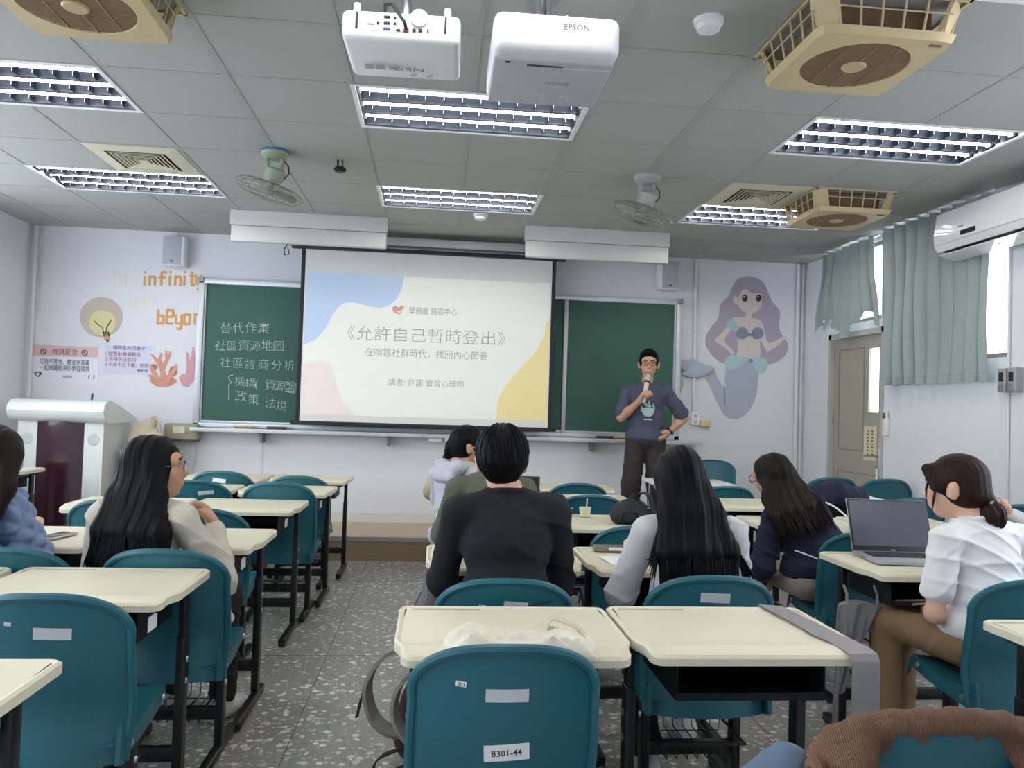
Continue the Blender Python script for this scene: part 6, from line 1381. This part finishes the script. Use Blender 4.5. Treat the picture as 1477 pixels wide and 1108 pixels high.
def long_hair(parent, H, R, m, path, widths, s=1.0, seed=1, nlock=60, grow=0.016, side=0.06, body_r=0.05, ax=None):
    """cap plus a curtain of hair that falls along path (local points), widths = half widths"""
    P, C_ = hair_cap(H, R, s, grow, low=-0.30); rr = random.Random(seed)
    pts = [np.array(p, float) for p in path]; ax = R @ V3(1, 0, 0) if ax is None else V3(*ax)
    for k in range(len(pts)-1):
        for f in (-1, -0.5, 0, 0.5, 1): P.append(RC(pts[k]+ax*widths[k]*f, pts[k+1]+ax*widths[k+1]*f, body_r*(1-0.25*abs(f)), (body_r if k < len(pts)-2 else body_r*0.55)*(1-0.25*abs(f))))
    for sx in (-1, 1): P.append(RC(H+R @ V3(sx*0.076, -0.012, 0.02)*s, pts[1]+ax*widths[1]*sx, 0.022*s, 0.028))
    def g(x, y, z):
        u = (x-H[0])*ax[0]+(y-H[1])*ax[1]+(z-H[2])*ax[2]
        return 0.0016*(np.sin(150*u+4*np.sin(7*z+seed)+9*z)+0.8*np.sin(330*u+3*np.sin(11*z))+1.2*np.sin(62*u+5*z+seed))
    C2 = [EL(H+R @ V3(0, 0.135, -0.045)*s, V3(0.075, 0.085, 0.105)*s, R)]
    blob('hair', m, P, parent, 0.0055, 0.022, cut=C2, disp=g)
    back = np.cross(V3(0, 0, 1), ax)*-1.0; L = []
    for k in range(nlock):
        f = rr.uniform(-1.08, 1.08); a = 0.35*rr.random(); q = []
        for i in range(0, len(pts)):
            for h in (0, 0.5):
                if i == len(pts)-1 and h > 0: break
                p0 = pts[i]; p1 = pts[min(i+1, len(pts)-1)]; w_ = widths[i]*(1-h)+widths[min(i+1, len(pts)-1)]*h
                q.append(Vector(p0*(1-h)+p1*h+ax*w_*f+back*(body_r*(1-0.3*abs(f))*0.92)+V3(rr.uniform(-.004, .004), rr.uniform(-.004, .004), 0)))
        e = pts[-1]-pts[-2]; e /= np.linalg.norm(e); q.append(Vector(np.array(q[-1])+e*rr.uniform(0.03, 0.08)+ax*rr.uniform(-0.012, 0.012)-back*0.012)); L.append(q)
    locks('hair_strands', m, parent, L, 0.0036)

def seat_J(**k):
    J = dict(hip=(0, 0, 0.535), waist=(0, 0.01, 0.70), chest=(0, 0.02, 0.90), neck=(0, 0.03, 1.045), head=(0, 0.055, 1.18), shL=(-0.175, 0.02, 0.985), shR=(0.175, 0.02, 0.985), elL=(-0.235, 0.06, 0.74), elR=(0.235, 0.06, 0.74), wrL=(-0.16, 0.27, 0.78), wrR=(0.16, 0.27, 0.78), knL=(-0.11, 0.41, 0.51), knR=(0.11, 0.41, 0.51), anL=(-0.12, 0.40, 0.09), anR=(0.12, 0.40, 0.09))
    J.update(k); return J
BLKT = mat('black_knit_cotton', '#15161d', 0.9, var=0.1, scale=20, bump=0.15, bscale=600, wr=0.4)
WHT = mat('white_cotton_tee', '#e9e9ec', 0.85, var=0.02, bump=0.15, bscale=500, wr=0.4)
GRYT = mat('pale_grey_sweat', '#cfd0d4', 0.9, var=0.05, bump=0.2, bscale=400, wr=0.4)
HOOD = mat('grey_hoodie', '#bfc1c9', 0.9, var=0.05, bump=0.2, bscale=400, wr=0.4)
NAVYT = mat('navy_knit', '#151a33', 0.9, var=0.1, bump=0.2, bscale=500, wr=0.4)
CREAMJ = mat('cream_jacket', '#cdc6b8', 0.8, var=0.05, bump=0.15, bscale=300, wr=0.4)
OLIVE = mat('olive_cotton', '#5a5d4e', 0.9, var=0.06, bump=0.2, bscale=400, wr=0.4)
BLUEK = mat('blue_knit', '#92a5cc', 0.95, var=0.08, scale=30, bump=0.4, bscale=250)
SLATE = mat('slate_tee', '#4d5063', 0.9, var=0.06, scale=10, bump=0.15, bscale=500, wr=0.4)
KHAKI = mat('khaki_trousers', '#94795a', 0.85, var=0.08, scale=10, bump=0.15, bscale=400, wr=0.4)
BEIGET = mat('beige_trousers', '#a59b8c', 0.85, var=0.08, bump=0.15, bscale=400, wr=0.4)
DKPANT = mat('dark_trousers', '#262223', 0.85, var=0.1, bump=0.15, bscale=400, wr=0.4)
JEANS = mat('blue_jeans', '#3c4658', 0.85, var=0.1, bump=0.2, bscale=500, wr=0.4)
SNEAK = mat('white_sneaker', '#d6d6d4', 0.6, var=0.05); BSHOE = mat('black_shoe', '#1d1d20', 0.5, var=0.05)
FRAME = mat('glasses_frame', '#3a2b26', 0.3, metal=0.4, var=0)

# --- man in black sweater
t, H, R, j = figure('man in a black sweater seen from behind, seated in the centre', (0.265, 2.70, 0), 0.0, seat_J(hip=(0, 0, 0.53), chest=(0, 0.04, 0.88), waist=(0, 0.0, 0.70), neck=(0, 0.055, 1.045), head=(-0.022, 0.085, 1.150), shL=(-0.172, 0.05, 0.975), shR=(0.172, 0.05, 0.975), elL=(-0.215, 0.14, 0.72), elR=(0.205, 0.14, 0.72), wrL=(-0.19, 0.34, 0.79), wrR=(0.16, 0.34, 0.79)), SKIN2, 1, BLKT, DKPANT, BSHOE, fem=False, loose=0.014, headyaw=(0.0, -0.04, 0.0), face=True, hs=0.97)
P, C_ = hair_cap(H, R, 0.97, 0.019, low=-0.30, vol=(0.004, 0.004, 0.004))
P[1] = RC(H+R @ V3(0, -0.045, -0.005), H+R @ V3(0, -0.046, -0.034), 0.066, 0.046)
P += [RC(H+R @ V3(sx*0.044, -0.040, 0.0), H+R @ V3(sx*0.032, -0.052, -0.040), 0.032, 0.020) for sx in (-1, 1)]
C_ += [EL(H+R @ V3(sx*0.102, 0.004, -0.050), V3(0.027, 0.036, 0.060), R) for sx in (-1, 1)]
blob('hair', HAIRB, P, t, 0.0055, 0.03, cut=C_, disp=groove(H, R, 0.0010, 40))
rr = random.Random(3); LK = []
for k in range(70):
    a = rr.uniform(-2.7, 2.7); e0 = rr.uniform(0.5, 1.35); q = []
    for i in range(5):
        e = e0-i*0.32; rad = V3(0.094*math.sin(a)*math.cos(e), -0.016-0.112*math.cos(a)*math.cos(e), 0.034+0.104*math.sin(e)); q.append(Vector(H+R @ rad))
        if e < -0.75 or (abs(a) > 1.9 and e < 0.35): break
    if len(q) > 2: LK.append(q)
locks('hair_strands', HAIRB, t, LK, 0.0042)
# --- woman with long straight hair
t, H, R, j = figure('woman with very long straight black hair in a pale grey top, seen from behind', (0.955, 2.83, 0), 0.0, seat_J(neck=(0, 0.045, 0.965), head=(-0.03, 0.08, 1.085), chest=(0, 0.03, 0.83), waist=(0, 0.0, 0.68), shL=(-0.165, 0.03, 0.90), shR=(0.165, 0.03, 0.90), elL=(-0.235, 0.10, 0.66), elR=(0.225, 0.12, 0.66), wrL=(-0.15, 0.30, 0.77), wrR=(0.14, 0.30, 0.77), anL=(-0.14, 0.02, 0.09), knL=(-0.12, 0.38, 0.50)), SKIN2, 1, GRYT, DKPANT, SNEAK, loose=0.024, headyaw=(0, -0.05, 0))
long_hair(t, H, R, HAIRB, [(-0.03, 0.02, 1.10), (-0.02, -0.035, 0.98), (-0.005, -0.085, 0.85), (0.0, -0.095, 0.72)], [0.055, 0.085, 0.115, 0.125], seed=4, nlock=150, body_r=0.048)
locks('hair_strands', HAIRB, t, [[Vector((-0.10, 0.02, 1.02)), Vector((-0.135, -0.03, 0.92)), Vector((-0.155-0.005*k, -0.085, 0.82)), Vector((-0.165-0.006*k, -0.085, 0.72+0.02*k))] for k in range(6)]+[[Vector((0.09, 0.0, 0.98)), Vector((0.14, -0.05, 0.87)), Vector((0.165+0.006*k, -0.07, 0.78)), Vector((0.18+0.012*k, -0.06, 0.68+0.012*k))] for k in range(6)], 0.006)
# --- woman in cream jacket, head turned to the windows
t, H, R, j = figure('woman in a cream jacket with long dark hair, head turned in profile with glasses', (-1.07, 3.10, 0), -0.30, seat_J(neck=(0.0, 0.02, 0.945), head=(0.01, 0.045, 1.065), chest=(0, 0.0, 0.81), waist=(0, -0.01, 0.66), shL=(-0.165, -0.01, 0.885), shR=(0.165, 0.0, 0.885), elL=(-0.23, 0.05, 0.64), elR=(0.27, 0.10, 0.65), wrL=(-0.12, 0.26, 0.76), wrR=(0.15, 0.235, 0.83)), SKIN, 1, CREAMJ, DKPANT, SNEAK, loose=0.026, headyaw=(-1.05, 0.12, 0), shirt_disp=folds(0.008, 24, 2.0), extra=[((0.24, 0.04, 0.66), (0.265, 0.10, 0.50), 0.05, 0.055), ((0.20, 0.0, 0.62), (0.22, 0.05, 0.47), 0.05, 0.05)], fingers_d={'R': ((-0.6, 0.15, 0.75), (-0.6, -0.6, -0.4), 0.5)})
long_hair(t, H, R, HAIRB, [(-0.005, 0.01, 1.085), (-0.005, -0.035, 0.97), (0.015, -0.085, 0.85), (0.02, -0.10, 0.735)], [0.055, 0.08, 0.115, 0.14], seed=9, nlock=150, body_r=0.052, ax=(1, 0, 0))
glasses(t, H, R, mat('glasses_silver', '#8d8f94', 0.25, metal=0.8, var=0))
wr, el = Vector(j['wrR']), Vector(j['elR']); dv = (wr-el).normalized(); q1 = dv.orthogonal().normalized(); q2 = dv.cross(q1); c0 = wr*0.82+el*0.18
MB().tube([c0+(q1*math.cos(2*PI*k/16)+q2*math.sin(2*PI*k/16))*0.034 for k in range(16)], 0.006, 6, closed=True).build('bracelet', mat('bead_green', '#2e3a2b', 0.4), t)
# --- woman in blue knit at the frame edge
def cable(x, y, z):
    a = np.arctan2(x, -y+0.05); return -0.019*np.abs(np.sin(15*a+1.2*np.sin(20*z)))*np.abs(np.sin(52*z+7*a))+0.007
t, H, R, j = figure('woman with wavy dark hair in a chunky blue knit, cut by the frame edge', (-1.72, 3.10, 0), 0.0, seat_J(neck=(0.07, 0.03, 0.975), head=(0.095, 0.05, 1.085), chest=(0, 0.02, 0.85), waist=(0, 0.0, 0.68), shL=(-0.165, 0.02, 0.92), shR=(0.172, 0.02, 0.915), elL=(-0.23, 0.08, 0.68), elR=(0.245, 0.10, 0.67), wrL=(-0.14, 0.29, 0.78), wrR=(0.13, 0.29, 0.78)), SKIN2, 1, BLUEK, JEANS, SNEAK, loose=0.026, sleeve=0.86, shirt_disp=cable, vox=0.006)
long_hair(t, H, R, HAIRD, [(0.095, 0.01, 1.10), (0.09, -0.05, 0.99), (0.07, -0.085, 0.91), (0.06, -0.095, 0.84)], [0.055, 0.085, 0.085, 0.07], seed=12, nlock=60, body_r=0.05)
# --- woman in navy sweater leaning to one side
t, H, R, j = figure('woman in a navy sweater with long dark hair, leaning sideways towards her neighbour', (2.02, 3.86, 0), 0.0, seat_J(hip=(-0.06, -0.02, 0.53), waist=(-0.06, 0.02, 0.67), chest=(-0.11, 0.05, 0.80), neck=(-0.18, 0.07, 0.925), head=(-0.255, 0.11, 1.02), shL=(-0.285, 0.03, 0.81), shR=(0.075, 0.08, 0.962), elL=(-0.345, 0.02, 0.58), elR=(0.225, 0.16, 0.915), wrL=(-0.29, 0.16, 0.49), wrR=(0.02, 0.30, 0.86), knL=(-0.22, 0.36, 0.51), anL=(-0.24, 0.34, 0.09), knR=(0.04, 0.40, 0.51)), SKIN, 1, NAVYT, BEIGET, SNEAK, loose=0.030, hem=0.35, headyaw=(0.5, -0.05, -0.35), shirt_disp=folds(0.006, 22, 4.0))
long_hair(t, H, R, HAIRD, [(-0.245, 0.07, 1.035), (-0.235, 0.01, 0.95), (-0.20, -0.04, 0.88), (-0.165, -0.06, 0.80)], [0.055, 0.085, 0.115, 0.125], seed=15, nlock=100, body_r=0.046, ax=(0.95, 0.0, 0.31))
glasses(t, H, R, FRAME)
strap([(-0.13, -0.04, 0.945), (-0.02, -0.075, 0.90), (0.07, -0.09, 0.82), (0.13, -0.08, 0.72)], 0.008, 0.003, 'bag_strap', PAPER, t, (0.5, 0, 0.8)); strap([(-0.22, -0.075, 0.68), (-0.14, -0.115, 0.655), (-0.06, -0.13, 0.62)], 0.006, 0.003, 'bag_strap', PAPER, t, (0.4, 0, 0.9))
# --- woman in white T-shirt with a low bun
t, H, R, j = figure('woman in a white T-shirt and khaki trousers with a low bun, seated at the laptop', (2.10, 2.80, 0), 0.18, seat_J(hip=(-0.02, 0, 0.53), waist=(0, 0.0, 0.68), chest=(0, 0.03, 0.83), neck=(-0.025, 0.05, 0.97), head=(-0.065, 0.105, 1.085), shL=(-0.185, 0.03, 0.895), shR=(0.185, 0.03, 0.895), elL=(-0.235, 0.02, 0.63), elR=(0.24, 0.10, 0.66), wrL=(-0.10, 0.17, 0.60), wrR=(0.10, 0.28, 0.70), knL=(-0.18, 0.32, 0.52), knR=(-0.04, 0.40, 0.52), anL=(-0.22, 0.28, 0.09), anR=(-0.05, 0.38, 0.09), footL=0.7, footR=0.5), SKIN2, 1, WHT, KHAKI, SNEAK, loose=0.022, sleeve=0.66, headyaw=(0.60, -0.08, 0.0), shirt_disp=folds(0.007, 22, 6.0), hem=0.35)
P, C_ = hair_cap(H, R, 1.0, 0.016, low=-0.075)
P += [RC(H+R @ V3(-0.05, 0.08, 0.075), H+R @ V3(-0.078, 0.055, 0.0), 0.022, 0.012), RC(H+R @ V3(0.05, 0.08, 0.075), H+R @ V3(0.08, 0.05, 0.0), 0.022, 0.012), RC(H+R @ V3(0, -0.09, -0.03), H+R @ V3(0.0, -0.125, -0.065), 0.03, 0.022)]
C_ += [EL(H+R @ V3(sx*0.095, 0.0, -0.02), V3(0.022, 0.034, 0.05), R) for sx in (-1, 1)]
blob('hair', HAIRR, P, t, 0.0055, 0.025, cut=C_, disp=groove(H, R, 0.0009, 34, 2.0))
bc = H+R @ V3(-0.004, -0.118, -0.098)
blob('hair_bun', HAIRR, [EL(bc, V3(0.046, 0.044, 0.046)), RC(bc, bc+V3(0.015, -0.01, -0.025), 0.038, 0.028)], t, 0.005, 0.02, disp=groove(bc, R, 0.003, 12, 1.0))
ct = H+R @ V3(0, -0.112, -0.066); dv = Vector(R @ V3(0, -0.8, -0.6)).normalized(); q1 = dv.orthogonal().normalized(); q2 = dv.cross(q1)
MB().tube([Vector(ct)+(q1*math.cos(2*PI*k/16)+q2*math.sin(2*PI*k/16))*0.026 for k in range(16)], 0.007, 6, closed=True).build('hair_tie', mat('hair_tie_grey', '#9aa3a0', 0.6), t)
locks('hair_strands', HAIRR, t, [[Vector(H+R @ V3(-0.076, 0.05, 0.02)), Vector(H+R @ V3(-0.082, 0.06, -0.04)), Vector(H+R @ V3(-0.074, 0.072, -0.09))], [Vector(H+R @ V3(-0.074, 0.07, 0.05)), Vector(H+R @ V3(-0.078, 0.085, 0.0)), Vector(H+R @ V3(-0.066, 0.09, -0.05))]], 0.005)
MB().tube([(-0.15*math.cos(2*PI*k/40)*1.12, 0.015+0.135*math.sin(2*PI*k/40), 0.60) for k in range(40)], 0.016, 6, closed=True).build('belt', mat('belt_brown', '#54392f', 0.5), t)
MB().tube([(-0.08, 0.18, 0.625), (-0.16, 0.26, 0.600), (-0.19, 0.30, 0.595), (-0.14, 0.31, 0.605), (-0.07, 0.22, 0.625)], 0.005, 6).build('drawstring', mat('string_pale', '#b9a792', 0.8), t)
# --- masked woman in a grey hoodie
t, H, R, j = figure('woman in a pale grey hoodie wearing a face mask and glasses, turned in profile', (0.14, 4.95, 0), -0.95, seat_J(neck=(0.0, 0.05, 0.985), head=(0.02, 0.09, 1.095), chest=(-0.03, 0.02, 0.84), shL=(-0.18, 0.0, 0.90), shR=(0.16, 0.05, 0.915)), SKIN, 1, HOOD, JEANS, SNEAK, loose=0.02, headyaw=(-0.5, 0.05, 0.1), vox=0.008)
P, C_ = hair_cap(H, R, 1.0, 0.015, low=-0.07); C_ += [EL(H+R @ V3(sx*0.095, 0.0, -0.02), V3(0.022, 0.034, 0.045), R) for sx in (-1, 1)]
P += [RC(H+R @ V3(-0.02, -0.11, 0.0), H+R @ V3(-0.045, -0.13, -0.10), 0.035, 0.028), RC(H+R @ V3(-0.045, -0.13, -0.10), H+R @ V3(-0.03, -0.11, -0.17), 0.028, 0.012)]
blob('hair', HAIRB, P, t, 0.007, 0.025, cut=C_, disp=groove(H, R, 0.0009, 34, 1.0)); glasses(t, H, R, FRAME)
MSK = mat('face_mask', '#e6d9d4', 0.8, var=0.02)
blob('face_mask', MSK, [EL(H+R @ V3(0, 0.058, -0.055), V3(0.056, 0.048, 0.045), R), RC(H+R @ V3(0, 0.098, -0.025), H+R @ V3(0, 0.09, -0.085), 0.018, 0.014)], t, 0.007, 0.03)
MB().tube([Vector(H+R @ V3(-0.055, 0.065, -0.03)), Vector(H+R @ V3(-0.078, 0.02, 0.0)), Vector(H+R @ V3(-0.086, -0.02, 0.01))], 0.002, 5).tube([Vector(H+R @ V3(0.055, 0.065, -0.03)), Vector(H+R @ V3(0.078, 0.02, 0.0)), Vector(H+R @ V3(0.086, -0.02, 0.01))], 0.002, 5).tube([Vector(H+R @ V3(0.05, 0.06, -0.08)), Vector(H+R @ V3(0.074, 0.02, -0.03)), Vector(H+R @ V3(0.086, -0.02, 0.0))], 0.002, 5).build('mask_loop', PAPER, t)
blob('hood', HOOD, [RC((-0.07, -0.035, 0.955), (0.06, -0.03, 0.96), 0.045, 0.042), RC((-0.06, -0.065, 0.90), (0.05, -0.06, 0.90), 0.045, 0.04), RC((-0.085, -0.04, 0.97), (-0.07, 0.05, 0.98), 0.036, 0.028), RC((0.10, -0.04, 0.97), (0.08, 0.06, 0.975), 0.04, 0.03)], t, 0.008, 0.04, disp=folds(0.006, 26, 3.0))
# --- person in olive top, mostly hidden
t, H, R, j = figure('person in an olive green top, mostly hidden behind the man in black', (0.30, 3.88, 0), 0.0, seat_J(chest=(0, 0.06, 0.86), neck=(0, 0.10, 1.0), head=(0.02, 0.16, 1.10), shL=(-0.172, 0.08, 0.925), shR=(0.172, 0.08, 0.925), elL=(-0.23, 0.13, 0.70), elR=(0.225, 0.13, 0.70), wrL=(-0.14, 0.32, 0.78), wrR=(0.14, 0.30, 0.78)), SKIN2, 1, OLIVE, JEANS, BSHOE, fem=False, loose=0.022, headyaw=(0, -0.3, 0), vox=0.008)
P, C_ = hair_cap(H, R, 1.0, 0.015, low=-0.07); blob('hair', HAIRB, P, t, 0.007, 0.025, cut=C_, disp=groove(H, R, 0.0009, 34, 1.0))
# --- person at the frame edge holding a phone
t, H, R, j = figure('person sitting past the frame edge with only a hand showing', (3.35, 3.62, 0), 0.25, seat_J(elL=(-0.24, 0.12, 0.78), wrL=(-0.30, 0.30, 0.875)), SKIN2, 1, GRYT, JEANS, SNEAK, loose=0.018, vox=0.0075, fingers_d={'L': ((-0.55, 0.45, 0.30), (0.35, 0.2, 0.9), 0.45)})
P, C_ = hair_cap(H, R, 1.0, 0.015, low=-0.07); blob('hair', HAIRD, P, t, 0.007, 0.025, cut=C_, disp=groove(H, R, 0.0009, 34, 1.0))
Wh = Vector(t.location)+Matrix.Rotation(0.25, 3, 'Z') @ Vector((-0.365, 0.355, 0.945))
tp = thing('smartphone', 'pale phone held in the hand at the frame edge', 'phone', Wh, rz=0.5); MB().rbox((0, 0, 0), (0.15, 0.072, 0.008), 0.003).build('case', mat('phone_silver', '#c9c6bf', 0.35, metal=0.4), tp); MB().rbox((0, 0, 0.0042), (0.143, 0.066, 0.001), 0.0004).build('screen', mat('phone_screen2', '#3c3d42', 0.12), tp)

# --- presenter
px, py_ = 1.93, 7.08
SJ = dict(hip=(0, 0, 0.90), waist=(0.0, 0.0, 1.07), chest=(0.0, -0.005, 1.25), neck=(0.0, 0.0, 1.392), head=(-0.01, 0.035, 1.572), shL=(-0.178, 0.0, 1.318), shR=(0.178, 0.0, 1.318), elR=(0.225, 0.07, 1.085), wrR=(0.075, 0.225, 1.235), elL=(-0.345, -0.03, 1.10), wrL=(-0.205, 0.02, 0.965), knL=(-0.105, 0.03, 0.49), knR=(0.12, 0.03, 0.49), anL=(-0.11, -0.02, 0.09), anR=(0.15, -0.02, 0.09), footL=0.15, footR=-0.2)
t, H, R, j = figure('man presenter standing by the chalkboard in a slate T-shirt, holding a microphone', (px, py_, STZ), PI-0.22, SJ, SKIN, 1, SLATE, mat('charcoal_trousers', '#332d2d', 0.85, var=0.1, bump=0.15, bscale=400, wr=0.4), BSHOE, fem=False, wide=0.018, loose=0.024, sleeve=0.80, headyaw=(-0.04, 0.04, 0.0), hs=1.04, vox=0.0065, shirt_disp=folds(0.007, 18, 2.5), hem=0.15,
    fingers_d={'R': ((-0.45, 0.35, 0.80), (-0.75, 0.15, -0.45), 0.75), 'L': ((0.55, 0.45, -0.55), (0.75, -0.1, 0.5), 0.35)})
P, C_ = hair_cap(H, R, 1.04, 0.016, low=-0.03, vol=(-0.004, 0, 0.012)); C_ = [EL(H+R @ V3(0, 0.130, -0.03), V3(0.10, 0.082, 0.122), R), EL(H+R @ V3(0, 0.0, -0.132), V3(0.2, 0.2, 0.115), R)]+[EL(H+R @ V3(sx*0.10, 0.0, -0.03), V3(0.024, 0.04, 0.05), R) for sx in (-1, 1)]
blob('hair', HAIRB, P, t, 0.006, 0.025, cut=C_, disp=groove(H, R, 0.0016, 26, 1.0)); glasses(t, H, R, FRAME, 1.04)
locks('hair_strands', HAIRB, t, [[Vector(H+R @ V3(-0.07+0.0082*k, 0.082-0.55*abs(-0.07+0.0082*k)**1.5, 0.070)), Vector(H+R @ V3(-0.072+0.0085*k, 0.098-0.5*abs(-0.07+0.0082*k)**1.4, 0.086+0.005*(k % 3))), Vector(H+R @ V3(-0.066+0.008*k, 0.074, 0.110-2.2*abs(-0.066+0.008*k)**2*4+0.005*(k % 2))), Vector(H+R @ V3(-0.06+0.0075*k, 0.03, 0.126-9*abs(-0.06+0.0075*k)**2+0.004*(k % 3)))] for k in range(18)], 0.008)
wr, el = Vector(j['wrL']), Vector(j['elL']); dv = (wr-el).normalized(); q1 = dv.orthogonal().normalized(); q2 = dv.cross(q1); c0 = wr*0.93+el*0.07
MB().tube([c0+(q1*math.cos(2*PI*k/18)+q2*math.sin(2*PI*k/18))*0.031 for k in range(18)], 0.009, 6, closed=True).build('wristwatch', DARK, t)
# printed motif on the chest
mo = MB(); cy_ = 0.148
def mp(pts): 
    P_ = smooth_pts(pts+[pts[0]], 3)[:-1]; mo.prism([(x*0.001, z*0.001) for x, z in P_], 0.0, 0.004, lambda a, c, s: (a, s, c))
mp([(-55, -40), (-30, -20), (30, -18), (58, -35), (45, -75), (20, -95), (-25, -95), (-48, -72)]); mp([(-35, 0), (-5, 5), (25, 30), (60, 62), (70, 55), (45, 15), (20, -8), (-20, -15)]); mp([(-62, -30), (-52, 10), (-40, 15), (-45, -30)]); mp([(48, -20), (62, 0), (66, -25), (60, -60)]); mp([(-20, 10), (-12, 45), (0, 40), (-2, 8)])
m_ = mo.build('shirt_print', mat('print_mint', '#a8c9c8', 0.8, var=0.15, scale=40), t); m_.location = (-0.01, 0.137, 1.20); m_.rotation_euler = (-0.05, 0, 0)
mo = MB(); mo.box((0, 0, 0), (0.075, 0.004, 0.009)); m2 = mo.build('print_caption', mat('print_pale', '#c7cfd4', 0.8), t); m2.location = (-0.01, 0.150, 1.075)
MB().rbox((-0.13, 0.085, 0.90), (0.012, 0.008, 0.02), 0.003).build('zip_tab', STEEL, t)
MW = t.matrix_basis if False else (Matrix.Translation(t.location) @ Matrix.Rotation(PI-0.22, 4, 'Z'))
tip = MW @ Vector((0.0, 0.172, 1.478)); tail = MW @ Vector((0.035, 0.245, 1.225))
m = thing('microphone', 'cream handheld microphone at the mouth of the presenter', 'microphone', tail)
ax_ = (tip-tail); ln = ax_.length; Q = ax_.to_track_quat('Z', 'Y').to_matrix()
MB().lathe([(0.0, 0), (0.016, 0.0), (0.018, 0.01), (0.0205, ln*0.55), (0.022, ln*0.72)], 20, (0, 0, 0), Q).build('handle', mat('mic_cream', '#d9d2c4', 0.4), m)
MB().lathe([(0.0225, ln*0.70), (0.029, ln*0.72), (0.029, ln*0.755), (0.0225, ln*0.77)], 20, (0, 0, 0), Q).build('ring', DARK, m)
MB().lathe([(0.021, ln*0.76), (0.027, ln*0.80), (0.0285, ln*0.88), (0.025, ln*0.96), (0.012, ln*1.01), (0.0, ln*1.02)], 20, (0, 0, 0), Q).build('grille', mat('mic_mesh', '#c9c3b8', 0.45, metal=0.3, bump=0.5, bscale=900), m)
